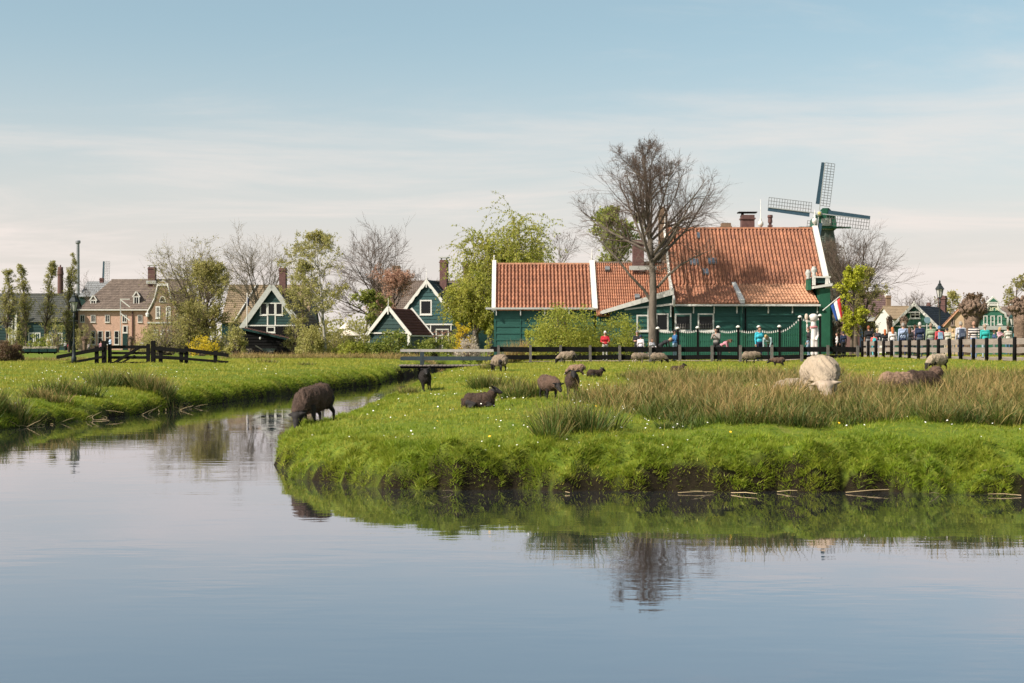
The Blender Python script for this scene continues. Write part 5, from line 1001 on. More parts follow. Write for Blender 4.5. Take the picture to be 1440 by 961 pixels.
# bell-gable brick house
def bell(h, prof, m, trim, D_, ybase=0, tw=.22, roofm=None, bh=None):
    """prof: list of (half width, z) from eaves to top; front polygon, white trim along the curve, gabled roof behind"""
    L_ = [(-w, z) for w, z in prof]; Rr = [(w, z) for w, z in prof[::-1]]; poly = [(-prof[0][0], ybase)]+L_+Rr+[(prof[0][0], ybase)]
    if bh: wall(h.e, (0, 0, 0), (1, 0, 0), poly[::-1], bh, m)
    else: wall(h.e, (0, 0, 0), (1, 0, 0), poly[::-1], .3, m, boards=False)
    for sgn in (-1, 1): MB().tube([(sgn*w, -.05, z) for w, z in prof], tw*.5, 6).build('curved_trim', trim, h.e, True)
    w0, z0 = prof[0]; zt = prof[-1][1]
    MB().prism([(-prof[-1][0]-.25, -.16, zt-.08), (prof[-1][0]+.25, -.16, zt-.08), (0, -.16, zt+.45)], (0, .22, 0)).build('pediment', trim, h.e); MB().prism([(-prof[-1][0]-.02, -.175, zt+.02), (prof[-1][0]+.02, -.175, zt+.02), (0, -.175, zt+.3)], (0, .05, 0)).build('pediment_field', m, h.e)
    MB().box(-prof[-1][0]-.1, prof[-1][0]+.1, -.14, .06, zt-.3, zt-.1).build('cornice', trim, h.e)
    zr_ = zt-.9; tiles(h.e, (w0+.1, .12, z0-.1), (w0+.1, D_, z0-.1), (0, .12, zr_), 26, 12, roofm, seed=41); tiles(h.e, (-w0-.1, D_, z0-.1), (-w0-.1, .12, z0-.1), (-.02, D_, zr_), 26, 12, roofm, seed=42)
    wall(h.e, (w0, .12, 0), (0, 1, 0), [(0, ybase), (D_-.2, ybase), (D_-.2, z0), (0, z0)], .4, m, boards=False); wall(h.e, (-w0, .12, 0), (0, -1, 0), [(-D_+.2, ybase), (0, ybase), (0, z0), (-D_+.2, z0)], .4, m, boards=False); wall(h.e, (0, D_-.1, 0), (-1, 0, 0), [(-w0, ybase), (w0, ybase), (w0, z0), (0, zr_-.1), (-w0, z0)], .4, m, boards=False)
h = HS('bell_gable_house', 'brown brick house with white-edged bell gable beside the long brick house', 229, 190, -8); q = lambda px: (px-229)/h.s
bell(h, [(q(252), h.z(444)), (q(251), h.z(438)), (q(246), h.z(430)), (q(241), h.z(420)), (q(238), h.z(408)), (q(236), h.z(399))], M_brickb, M_white, 11, roofm=M_rbtile)
for sgn in (-1, 1): MB().lathe([(.28, 0), (.2, .15), (.3, .4), (.2, .55)], 8, (sgn*q(251), -.15, h.z(446))).build('scroll', M_white, h.e, True)
for px in (222, 237): window(h.e, (0, 0, 0), (1, 0, 0), h.x(px-3.3), h.x(px+3.3), h.z(448), h.z(431), fw=.14, mv=1, mh=1)
aw = MB(); aw.tube([(q(229)+math.cos(t)*.42, -.06, h.z(425)+math.sin(t)*.75) for t in np.linspace(0, math.pi, 12)], .07, 6); aw.bar((-.45, -.06, h.z(425)), (.45, -.06, h.z(425)), .12, .1); aw = aw.build('window', M_white, h.e); MB().prism([(math.cos(t)*.40, -.03, h.z(425)+math.sin(t)*.7) for t in np.linspace(0, math.pi, 12)], (0, .02, 0)).build('pane', M_glass, aw)
for px in (219, 229, 239): window(h.e, (0, 0, 0), (1, 0, 0), h.x(px-3.2), h.x(px+3.2), h.z(484), h.z(464), fw=.14, mv=1, mh=1)
MB().box(-q(252), q(252), -.12, -.02, h.z(455), h.z(453)).build('string_course', M_gtrim, h.e)
# dark green house far left with white bell-shaped doorway
h, xl, xr, ze, zr = longroof('dark_green_house', 'long dark green house with grey roof behind the row of poplars', 40, 196, -30, 92, 452, 414, 5, M_dgreen, mat('dark_grey_tiles', (.085, .085, .075), .85, var=.3, scale=1.5, tint=(.05, .055, .05)), (56, 15), wallb=True)
for px in (44, 53, 70, 84): window(h.e, (0, 0, 0), (1, 0, 0), h.x(px-4), h.x(px+4), h.z(484), h.z(468), fw=.14, mv=1)
db = MB().box(h.x(13), h.x(28), -1.0, -.04, 0, h.z(440)).build('porch', M_dgreen, h.e)
MB().prism([(h.x(13), -1.15, h.z(446)), (h.x(28.5), -1.15, h.z(446)), (h.x(26), -1.15, h.z(434)), (h.x(24), -1.15, h.z(426)), (h.x(22), -1.15, h.z(421)), (h.x(18.5), -1.15, h.z(419.5)), (h.x(16), -1.15, h.z(426)), (h.x(15), -1.15, h.z(436))], (0, .14, 0)).build('bell_gable', M_white, db)
MB().prism([(h.x(16), -1.17, h.z(446)), (h.x(25.5), -1.17, h.z(446)), (h.x(22.5), -1.17, h.z(428)), (h.x(18), -1.17, h.z(428))], (0, .05, 0)).build('gable_field', M_teal, db)
for px in (15.5, 20.5, 26): MB().box(h.x(px)-.14, h.x(px)+.14, -1.13, -1.002, 0, h.z(447)).build('pilaster', M_white, db)
MB().box(h.x(21), h.x(25.5), -1.06, -1.004, 0, h.z(464)).build('door', M_gtrim, db)
# far chimneys and grey barn behind
for name, lab, px, d, top, rb, rt, m in (('factory_chimney', 'tall thin grey factory chimney far behind the brick house', 109.5, 300, 338, .42, .33, mat('grey_concrete', (.26, .265, .28), .9, var=.2)), ('brick_chimney', 'short round dark brick chimney behind the poplars', 85, 260, 375, .62, .48, M_brickd)):
    b_ = .8; H_ = Z(top, d)-b_; e_ = empty(name, (X(px, d), d, b_), lab, 'chimney'); MB().lathe([(rb*1.1, 0), (rb, H_*.3), (rt, H_-.6), (rt, H_-.1)], 14).build('shaft', m, e_, True)
    MB().lathe([(rt+.05, H_-.75), (rt+.22, H_-.6), (rt+.22, H_-.15), (rt+.02, H_)] if 'tall' in lab else [(rt+.06, H_-1.6), (rt+.12, H_-1.4), (rt+.02, H_-.7), (.15, H_-.2), (.12, H_+.3)], 14).build('crown_ring', m, e_)
h, xl, xr, ze, zr = longroof('grey_barn', 'plain grey-roofed barn far behind the brick house', 126, 260, 112, 142, 417, 397, 5, M_dgreen, mat('grey_sheet', (.22, .225, .23), .7, var=.15), (10, 8))
# ---------------------------------------------------------------- houses at the right
h, xl, xr, ze, zr = longroof('brown_brick_house', 'brown-roofed brick house behind the olive-brown tree', 1236, 150, 1205, 1256, 450, 412, 4.2, M_brickd, mat('purple_tile', (.15, .095, .088), .85, var=.3, scale=1.5, tint=(.10, .06, .06)), (24, 14))
chimney(h, h.X_(1241, 4), 1.6, ze+.2, h.z(415), .45, .5, M_brickb, cap=None); MB().box(xl, xr+.3, -.9, -.06, h.z(452), h.z(446)).build('canopy', M_gtrim, h.e); MB().bar((xr+.15, -.3, ze-.1), (xr+.15, 4.2, zr+.15), .2, .2).build('edge_board', M_white, h.e)
MB().box(xl+.3, xr-.2, -.08, -.01, 0, h.z(455)).build('shopfront', flat('navy_front', (.02, .04, .07)), h.e)
h, xl, xr, ze, zr = longroof('tan_roof_house', 'low tan-roofed house between brick house and slate-roofed house', 1270, 142, 1256, 1290, 448, 432, 3.5, M_white, M_thatch, (16, 8))
h = HS('slate_roof_house', 'bright green house with white gable trim and dark slate roof', 1287, 118, -32); hw = 1.75; ze = h.z(458); za = h.z(430); wz = (-.42, .42, h.z(448), h.z(438))
xc, k, e0 = gable(h, -hw, hw, ze, za, 8.0, M_green2, M_slate, (34, 11), bh=.3, seed=50, holes=[wz]); window(h.e, (0, 0, 0), (1, 0, 0), *wz, fw=.07, mv=1, mh=1)
for sgn in (-1, 1): MB().bar((sgn*(hw+.26), -.3, e0-.05), (0, -.3, za+.14), .08, .22).build('bargeboard', M_white, h.e)
finial(h, (0, -.3, za), .4); MB().box(-.5, .5, -.36, -.3, za-.62, za-.52).build('collar_beam', M_white, h.e); MB().box(hw+.02, hw+.24, -.2, 8.1, e0-.16, e0-.02).build('gutter', M_white, h.e); MB().box(-hw, hw, -.1, -.036, h.z(459.5), h.z(458)).build('beam', M_white, h.e)
for px in (1279, 1292): window(h.e, (0, 0, 0), (1, 0, 0), h.x(px)-.35, h.x(px)+.35, h.z(478), h.z(462), fw=.1, mv=1)
chimney(h, .3, 7.2, za-.8, za+1.0, .6, .6, M_brickd, cap=None); chimney(h, 0, 4.0, za-.5, za+.35, .25, .25, M_brickd, cap=None)
h = HS('small_brick_house', 'small sandy brick house with sloping brown roof left of the big pollard', 1340, 112, -20); M_sand = mat('sandy_brick', (.42, .30, .19), .9, var=.25, scale=3, fine=.12)
wall(h.e, (0, 0, 0), (1, 0, 0), [(h.x(1330), 0), (h.x(1362), 0), (h.x(1362), h.z(446)), (h.x(1347), h.z(436)), (h.x(1330), h.z(458))], .3, M_sand, boards=False); window(h.e, (0, 0, 0), (1, 0, 0), h.x(1337.5), h.x(1341.5), h.z(458), h.z(447.5), fm=M_btile, fw=.08)
tiles(h.e, (h.x(1327), -.2, h.z(459)), (h.x(1327), 5, h.z(459)), (h.x(1347), -.2, h.z(435)), 20, 9, M_ptile, seed=60); tiles(h.e, (h.x(1364), 5, h.z(447)), (h.x(1364), -.2, h.z(447)), (h.x(1347)-.02, 5, h.z(435)), 20, 7, M_ptile, seed=61)
h = HS('green_bell_house', 'green bell-gable house with white trim and lettering behind the path', 1396, 110, 0); q = lambda px: (px-1396)/h.s
bell(h, [(q(1417), h.z(458)), (q(1416.5), h.z(447)), (q(1414), h.z(446.5)), (q(1413), h.z(441)), (q(1408), h.z(439)), (q(1404.5), h.z(435)), (q(1402.5), h.z(430)), (q(1402), h.z(425))], mat('mid_green_paint', (.035, .135, .085), .55, var=.2, scale=2.5, objvar=.08), M_white, 8, roofm=M_btile, bh=.34)
text('Markt', h.e, (q(1394.5), -.06, h.z(433.8)), .62, mat('cream_letters', (.75, .72, .5), .6))
for px in (1385.5, 1395.5, 1405.5): window(h.e, (0, 0, 0), (1, 0, 0), h.x(px-3), h.x(px+3), h.z(462 if px == 1395.5 else 456.5), h.z(444), fw=.07, mh=1, mv=0)
MB().box(-q(1417), q(1417), -.15, -.036, h.z(464), h.z(458.5)).build('base_band', M_gtrim, h.e)
MB().box(q(1417), q(1450), .3, 5, 0, h.z(446)).build('side_wing', M_green2, h.e); tiles(h.e, (q(1415), .2, h.z(447)), (q(1452), .2, h.z(447)), (q(1405), 3.5, h.z(430)), 20, 8, M_btile, seed=63); MB().box(q(1417), q(1450), .12, .3, h.z(460), h.z(458)).build('string_course', M_white, h.e)
window(h.e, (0, .3, 0), (1, 0, 0), q(1432), q(1438), h.z(457), h.z(448), fw=.13)
# ================================================================= fences, bridge, lamps
M_fence = mat('fence_tar', (.0075, .007, .0068), .85, var=.5, scale=4, objvar=.2, spec=.12, bump=.3, bscale=30)
M_fpost = mat('fence_post_grey', (.14, .125, .11), .85, var=.45, scale=5, bump=.4, bscale=25, objvar=.15)
M_board = mat('weathered_board', (.235, .195, .165), .85, var=.3, scale=3, bump=.3, bscale=30, objvar=.12, stretch=(.5, .5, 3))
FD = 78.0; s = S(FD)
fp = [701, 746, 788, 830, 871.5, 914, 956, 1001, 1041, 1085, 1127, 1164, 1206]; x0 = X(950, FD); g0 = G(x0, FD)
fe = empty('board_fence', (x0, FD, g0-.02), 'long black board fence running before the barn and the red-roofed house', 'fence'); zf = lambda py: Z(py, FD)-g0+.02
pm = MB().box(-.07, .07, -.16, -.02, -.1, 1).mesh('post'); pm.materials.append(M_fpost)
for px in fp: p = put('post', pm, None, fe, (X(px, FD)-x0, 0, 0)); p.scale.z = zf(485.5+random.uniform(-.6, .6)); p.rotation_euler.y = random.gauss(0, .012)
fx = [690]+fp[1:-1]+[1212]
for i in range(len(fx)-1):
    a, b = X(fx[i], FD)-x0, X(fx[i+1], FD)-x0
    for yt, yb in ((488, 495.2), (499.5, 505.6), (508.8, 510.4)): j = random.gauss(0, .012); MB().hexa([(a+.004, -.02, zf(yb)+j), (b-.004, -.02, zf(yb)-j), (b-.004, .03, zf(yb)-j), (a+.004, .03, zf(yb)+j), (a+.004, -.02, zf(yt)+j), (b-.004, -.02, zf(yt)-j), (b-.004, .03, zf(yt)-j), (a+.004, .03, zf(yt)+j)]).build('rail', M_fence, fe)
# right fence: close dark posts, grey boards, follows the rising path
rp = [1212.5, 1221, 1232, 1242.3, 1253.7, 1266, 1278.7, 1291.6, 1305, 1319.6, 1335.6, 1351, 1368.8, 1387.5, 1406.4, 1426.7, 1448, 1470]
mm = (FB[0]-FA[0])/(FA[1]-FB[1]); pts = []
for px in rp: k_ = (px-720)/FPX; y_ = (FA[0]+FA[1]*mm)/(k_+mm); pts.append((k_*y_, y_))
re_ = empty('post_and_board_fence', (*pts[8], G(*pts[8])), 'grey board fence with close dark posts along the visitors\' path', 'fence'); off = Vector(re_.location)
pr_ = MB().lathe([(.085, -.15), (.085, .95), (.06, 1.0)], 8).mesh('post', True); pr_.materials.append(M_fence)
top_of = lambda i: Z(479.5-5.5*(rp[i]-1212)/214.0, pts[i][1])
for i, (x_, y_) in enumerate(pts):
    g_ = G(x_, y_); p = put('post', pr_, None, re_, Vector((x_, y_, g_))-off); p.scale.z = top_of(i)-g_; p.rotation_euler = (random.gauss(0, .02), random.gauss(0, .02), random.uniform(0, 3))
    if i < len(pts)-1:
        x2, y2 = pts[i+1]; g2 = G(x2, y2); nrm = Vector((y2-y_, -(x2-x_), 0)).normalized(); nrm = -nrm if nrm.x < 0 else nrm; o_ = nrm*.06; h1, h2 = top_of(i)-g_, top_of(i+1)-g2
        for f0, f1 in ((.70, .95), (.34, .58), (.02, .14)):
            A = Vector((x_, y_, g_))+o_-off; B = Vector((x2, y2, g2))+o_-off; t_ = nrm*.04; Zv = lambda v: Vector((0, 0, v))
            MB().hexa([A+Zv(f0*h1), B+Zv(f0*h2), B+t_+Zv(f0*h2), A+t_+Zv(f0*h1), A+Zv(f1*h1), B+Zv(f1*h2), B+t_+Zv(f1*h2), A+t_+Zv(f1*h1)]).build('rail', M_board, re_)
# footbridge
BD = 77.0; s = S(BD); be = empty('footbridge', (X(627, BD), BD, 0), 'low plank footbridge with pale handrail over the channel', 'bridge'); bx = lambda px: (px-627)/s; bz = lambda py: Z(py, BD)
M_brail = mat('pale_handrail', (.36, .33, .30), .7, var=.25); M_bblue = mat('blue_black_beam', (.030, .045, .050), .6, var=.3)
for sy, mt_ in ((0, M_brail), (1.4, M_brail)): MB().box(bx(563), bx(694), sy-.06, sy+.06, bz(495), bz(491.5)).build('handrail', mt_, be)
for sy in (0, 1.4):
    MB().box(bx(563), bx(693), sy-.04, sy+.04, bz(507), bz(501.8)).build('mid_rail', M_bblue, be)
    for px in (592.5,): MB().box(bx(px)-.07, bx(px)+.07, sy-.05, sy+.05, bz(517), bz(494)).build('post', M_bblue, be)
    MB().box(bx(563), bx(694), sy-.08, sy+.08, bz(518.5), bz(515)).build('beam', M_black, be)
nb = 24
for i in range(nb): a = bx(561)+(bx(695)-bx(561))*i/nb; MB().box(a+.01, a+.19, -.25, 1.65, bz(515), bz(513.6)+random.uniform(0, .012)).build('plank', M_board, be)
for px in (590, 655): MB().tube([(bx(px), .2, -.5), (bx(px), .2, bz(517))], .09, 8).build('pile', M_black, be)
# field gate with wings
GD = 71.0; s = S(GD); gx0 = X(180, GD); gg = G(gx0, GD); ge_ = empty('field_gate', (gx0, GD, gg), 'black wooden field gate with diagonal brace and heavy posts', 'gate'); lx = lambda px: (px-180)/s; lz = lambda py: Z(py, GD)-gg
for px in (146.5, 215.5): MB().box(lx(px)-.10, lx(px)+.10, -.10, .10, -.1, lz(479.5)).build('post', M_fence, ge_)
for px in (154, 208): MB().box(lx(px)-.09, lx(px)+.09, .02, .09, lz(514), lz(484)).build('stile', M_fence, ge_)
for yt, yb in ((486, 490.5), (495, 498.5), (501, 505), (509, 512)): MB().box(lx(154), lx(208), .03, .075, lz(yb), lz(yt)).build('rail', M_fence, ge_)
MB().bar((lx(160), -.0, lz(511)), (lx(196), -.0, lz(489)), .05, .14).build('brace', M_fence, ge_); MB().bar((lx(168), .01, lz(512)), (lx(190), .01, lz(500)), .04, .08).build('brace', M_fence, ge_)
def wing(label, P_, rails):
    d_ = GD; e_ = empty('wing_fence', (X(P_[0][0], d_), d_, gg), label, 'fence', group='sloping wing fences beside the field gate'); fx_ = lambda px: (px-P_[0][0])/s
    for px, yt in P_: MB().box(fx_(px)-.085, fx_(px)+.085, -.08, .08, -.12, lz(yt)).build('post', M_fence, e_)
    for (pa, ya, pb, yb, hh_) in rails: MB().prism([(fx_(pa), -.14, lz(ya+hh_)), (fx_(pb), -.14, lz(yb+hh_)), (fx_(pb), -.14, lz(yb)), (fx_(pa), -.14, lz(ya))], (0, .055, 0)).build('rail', M_fence, e_)
wing('black two-rail wing fence rising to the gate post by the street lamp', [(103.5, 492), (136, 487)], [(80.5, 500, 147, 487.5, 5.2), (80.5, 512, 147, 500, 3.6)])
wing('black two-rail wing fence dropping away from the gate past the forsythia', [(226, 487), (255, 490), (262, 487), (303, 493)], [(216, 487, 262, 491, 5.5), (262, 489.5, 322, 497.5, 5), (216, 499.5, 262, 502, 5), (262, 503, 322, 508, 3.5)])
# flower troughs on a rail, left
te = empty('trough_fence', (X(56, 130), 130, G(X(56, 130), 130)), 'low rail carrying flower troughs beside the brown hedge', 'fence'); s = S(130); lx = lambda px: (px-56)/s; lz = lambda py: Z(py, 130)-te.location.z
for px in (39, 55, 59, 77): MB().box(lx(px)-.06, lx(px)+.06, -.06, .06, -.05, lz(491)).build('post', M_fence, te)
MB().box(lx(32), lx(80), -.05, .05, lz(497), lz(495)).build('rail', M_fence, te)
for i in range(4):
    a = lx(32+i*12.2); t = MB().hexa([(a, -.18, lz(495)), (a+.7, -.18, lz(495)), (a+.7, .18, lz(495)), (a, .18, lz(495)), (a-.03, -.22, lz(490.5)), (a+.73, -.22, lz(490.5)), (a+.73, .22, lz(490.5)), (a-.03, .22, lz(490.5))]).build('trough', M_dgreen, te)
    c = np.stack([rng.uniform(a, a+.7, 160), rng.uniform(-.22, .22, 160), lz(489.5)+rng.normal(0, .07, 160)], 1); V, F = leafq(c, .10, rng); put('flowers', npmesh('flowers', V, F, np.repeat(rng.uniform(0, 1, 160), 4)), LM['white'], t)['kind'] = 'stuff'
# street lamps
M_lamp = mat('lamp_iron', (.020, .026, .026), .5, var=.3); M_lglass = mat('lamp_glass', (.42, .41, .37), .25, var=.1, spec=.5)
def street_lamp(label, px, d, ytop, rtop=.21, base=None, col=None):
    g_ = (G(X(px, d), d) if base is None else base)-.03; H = Z(ytop, d)-g_; e_ = empty('street_lamp', (X(px, d), d, g_), label, 'street lamp', group='old-style street lamps'); zl = H-1.0; m = col or M_lamp
    MB().lathe([(.13, 0), (.13, .35), (.09, .42), (.075, .9), (.09, .95), (.05, 1.05), (.04, zl-.35), (.07, zl-.3), (.07, zl-.22), (.04, zl-.16), (.04, zl)], 10).build('post', m, e_, True); MB().bar((-.28, 0, zl-.45), (.28, 0, zl-.45), .03, .03).build('ladder_bar', m, e_)
    n_ = 6; P = [(.10, zl), (rtop, zl+.48)]; fr = MB()
    for k in range(n_): a = 2*math.pi*k/n_; c_, s_ = math.cos(a), math.sin(a); fr.tube([(P[0][0]*c_, P[0][0]*s_, P[0][1]), (P[1][0]*c_, P[1][0]*s_, P[1][1])], .014, 4)
    fr.lathe([(.06, zl-.03), (.12, zl), (.11, zl+.03)], 6); ln = fr.build('lantern', m, e_); MB().lathe([(P[0][0]-.008, zl+.02), (rtop-.012, zl+.475)], 6).build('glass', M_lglass, ln)
    MB().lathe([(rtop+.05, zl+.47), (rtop+.04, zl+.52), (.14, zl+.68), (.10, zl+.72), (.11, zl+.76), (.04, zl+.84), (.05, zl+.9), (.012, zl+1.0)], 6).build('lantern_roof', m, ln)
street_lamp('black street lamp beside the sloping fence at the field gate', 104, 70, 410)
street_lamp('tall iron street lamp above the crowd on the path', 1321.5, 80, 394)
street_lamp('green-posted street lamp in front of the bell-gable house', 1424, 92, 436, col=M_dgreen)
street_lamp('street lamp half hidden between flag and lime-green tree', 1187, 96, 402)
# round traffic sign on a pole
e_ = empty('traffic_sign', (X(1303.5, 88), 88, G(X(1303.5, 88), 88)), 'round blue-grey traffic sign seen between the visitors', 'sign'); zt = Z(448, 88)-e_.location.z; MB().tube([(0, 0, 0), (0, 0, zt)], .035, 7).build('pole', M_gtrim, e_); o = MB().lathe([(.2, 0), (.2, .03)], 18).build('disc', flat('sign_bluegrey', (.16, .25, .29)), e_); o.location = (0, -.06, zt-.1); o.rotation_euler = (R(90), 0, 0)
# notice board by the dark green house
e_ = empty('notice_board', (X(68.5, 170), 170, G(X(68.5, 170), 170)), 'white notice board with red print before the dark green house', 'sign'); s = S(170); zq = lambda py: Z(py, 170)-e_.location.z
for sx in (-.25, .25): MB().box(sx-.03, sx+.03, -.03, .03, 0, zq(478)).build('leg', M_gtrim, e_)
bo = MB().box(-.3, .3, -.08, -.035, zq(484.5), zq(477)).build('board', M_white, e_)
for k in range(4): MB().box(-.2, .2-.05*(k % 2), -.086, -.081, zq(483-k*1.3), zq(482.5-k*1.3)).build('print', flat('print_red', (.5, .12, .1)), bo)
# ================================================================= bodies (capsules fused by a voxel remesh)
def capsule(mb, a, b, ra, rb, n=10):
    a = Vector(a); b = Vector(b); d = (b-a); L_ = d.length; d = d/L_ if L_ > 1e-6 else Vector((0, 0, 1)); pts, rd = [], []
    for t in (-1, -.85, -.5, 0): pts.append(a+d*ra*t); rd.append(max(.002, ra*math.sqrt(max(0, 1-t*t))))
    for t in (0, .5, .85, 1): pts.append(b+d*rb*t); rd.append(max(.002, rb*math.sqrt(max(0, 1-t*t))))
    mb.tube(pts, rd, n)
def fuse(mb, voxel, smooth=4):
    me = mb.mesh('tmp'); o = bpy.data.objects.new('tmp', me); COL.objects.link(o)
    m = o.modifiers.new('r', 'REMESH'); m.mode = 'VOXEL'; m.voxel_size = voxel; m.use_smooth_shade = True
    if smooth: sm = o.modifiers.new('s', 'SMOOTH'); sm.factor = .5; sm.iterations = smooth
    bpy.context.view_layer.update(); r = bpy.data.meshes.new_from_object(o.evaluated_get(bpy.context.evaluated_depsgraph_get())); bpy.data.objects.remove(o); bpy.data.meshes.remove(me); return r
def verts(me): v = np.zeros(len(me.vertices)*3, np.float32); me.vertices.foreach_get('co', v); return v.reshape(-1, 3)
def segd(P, a, b):
    a = np.array(a); b = np.array(b); ab = b-a; t = np.clip(((P-a)@ab)/max(1e-9, ab@ab), 0, 1); return np.linalg.norm(P-a-t[:, None]*ab, axis=1)
def vn3(P, sc, seed): return vnoise(P[:, 0]*sc+P[:, 2]*sc*.71, P[:, 1]*sc+P[:, 2]*sc*.53, seed)
# ---------------------------------------------------------------- sheep
SHEEP = {}
def sheep_mesh(pose, lamb=False):
    key = (pose, lamb)
    if key in SHEEP: return SHEEP[key]
    mb = MB(); wool = []; bare = []; lg = .42 if not lamb else .44; zb = lg+.10 if pose != 'lie' else .24; fat = 1.06 if not lamb else .93
    def W(c, r): mb.ell(c, r, 14, 10); wool.append((c, max(r)))
    def B(a, b, ra, rb): capsule(mb, a, b, ra, rb, 9); bare.append((a, b, max(ra, rb)))
    W((0, 0, zb), (.44, .235*fat, .235*fat)); W((-.24, 0, zb+.015), (.25, .235*fat, .235*fat)); W((.22, 0, zb-.005), (.26, .22*fat, .235*fat)); W((0, 0, zb-.06), (.34, .23*fat, .20*fat))
    capsule(mb, (-.47, 0, zb+.06), (-.52, 0, zb-.16), .045, .025)
    if pose == 'graze': nk = [(.36, 0, zb+.03), (.58, 0, zb-.14), (.70, 0, .26)]; hd = ((.70, 0, .25), (.80, 0, .06)); up = Vector((.75, 0, .35)).normalized()
    elif pose == 'nibble': nk = [(.36, 0, zb+.05), (.58, 0, zb+.02), (.74, 0, zb-.06)]; hd = ((.74, 0, zb-.07), (.90, 0, zb-.20)); up = Vector((.5, 0, .8)).normalized()
    else: nk = [(.32, 0, zb+.08), (.42, 0, zb+.17), (.48, 0, zb+.26)]; hd = ((.49, 0, zb+.28), (.68, 0, zb+.18)); up = Vector((.2, 0, 1)).normalized()
    nr = (.19, .15, .11) if not lamb else (.165, .125, .095)
    for i in range(2): capsule(mb, nk[i], nk[i+1], nr[i]*fat**.5, nr[i+1], 12); wool.append((nk[i], nr[i]+.02)); wool.append((nk[i+1], nr[i+1]))
    a, b = Vector(hd[0]), Vector(hd[1]); f = (b-a).normalized(); B(tuple(a), tuple(a+(b-a)*.55), .098, .076); B(tuple(a+(b-a)*.55), tuple(b), .070, .052)
    for sy in (-1, 1):
        r0 = a+up*.05-f*.03+Vector((0, sy*.06, 0)); tip = r0+Vector((0, sy*.15, 0))-f*.03+up*(.015 if pose != 'graze' else -.03); capsule(mb, tuple(r0), tuple((r0+tip)/2+up*.01), .024, .034, 8); capsule(mb, tuple((r0+tip)/2+up*.01), tuple(tip), .034, .012, 8); bare.append((tuple(r0), tuple(tip), .045))
    if pose != 'lie':
        for sy in (-1, 1):
            y_ = sy*.125*fat; j = .05*sy
            B((.27+j, y_, zb-.12), (.28+j, y_, lg*.50), .075, .042); B((.28+j, y_, lg*.50), (.265+j, y_, .06), .036, .027); B((.265+j, y_, .05), (.285+j, y_, .02), .034, .032)
            B((-.28-j, y_, zb-.06), (-.22-j, y_*1.05, lg*.78), .12, .075); B((-.22-j, y_*1.05, lg*.78), (-.36-j, y_, lg*.46), .062, .040); B((-.36-j, y_, lg*.46), (-.335-j, y_, .06), .036, .027); B((-.335-j, y_, .05), (-.315-j, y_, .02), .034, .032)
    else:
        for sy in (-1, 1):
            B((.28, sy*.14, .16), (.42, sy*.15, .06), .065, .042); B((.42, sy*.15, .055), (.26, sy*.20, .045), .036, .028); B((.26, sy*.20, .045), (.18, sy*.21, .04), .03, .026)
            B((-.26, sy*.18, .17), (-.06, sy*.25, .12), .11, .06); B((-.06, sy*.25, .11), (-.26, sy*.28, .05), .045, .034); B((-.26, sy*.28, .045), (-.10, sy*.30, .035), .033, .026)
    me = fuse(mb, .0165, 4); P = verts(me); nrm = np.zeros(len(P)*3, np.float32); me.vertices.foreach_get('normal', nrm); nrm = nrm.reshape(-1, 3)
    db = np.min([segd(P, a_, b_)-r_ for a_, b_, r_ in bare], axis=0); dw = np.min([np.linalg.norm((P-np.array(c))/1.0, axis=1)-r_*.98 for c, r_ in wool], axis=0)
    body = ((P[:, 0]/.47)**2+(P[:, 1]/(.26*fat))**2+((P[:, 2]-zb)/(.29*fat))**2) < 1.12
    isw = body | ((dw < db+.03) & (P[:, 2] > zb-.16)); isw &= ~((db < .008) & ~body)
    w = isw.astype(float); P = P+nrm*(w*((vn3(P, 26, 3)-.5)*.028+(vn3(P, 10, 4)-.5)*.035+(vn3(P, 55, 5)-.5)*.014+.008))[:, None]
    me.vertices.foreach_set('co', P.astype(np.float32).ravel()); me.update()
    pv = np.zeros(len(me.loops), np.int32); me.loops.foreach_get('vertex_index', pv); ls = np.zeros(len(me.polygons), np.int32); me.polygons.foreach_get('loop_start', ls)
    me.materials.clear(); me.materials.append(None); me.materials.append(None); me.polygons.foreach_set('material_index', np.where(isw[pv[ls]], 0, 1).astype(np.int32)); me.update()
    # short locks of wool standing off the fleece
    idx = np.where(isw)[0]; k = rng.choice(idx, 9000); pp = P[k]+rng.normal(0, .006, (9000, 3)); dd = nrm[k]*.8+rng.normal(0, .45, (9000, 3))+np.array([-.15, 0, -.25]); dd /= np.linalg.norm(dd, axis=1)[:, None]
    V, F, T = blades(pp, dd, rng.uniform(.012, .030, 9000), np.full(9000, .007), .5, 1); fl = npmesh('fleece', V, F, T)
    ey = []
    for sy in (-1, 1): ey.append(('eye', MB().ell(tuple(a+f*.085+up*.035+Vector((0, sy*.074, 0))), (.014, .012, .014), 7, 5).mesh('eye', True)))
    ey.append(('nose', MB().ell(tuple(b+f*.042+up*.012), (.018, .030, .016), 8, 5).mesh('nose', True)))
    SHEEP[key] = (me, fl, ey); return SHEEP[key]
M_eye = mat('eye_black', (.006, .006, .006), .2, spec=.6)
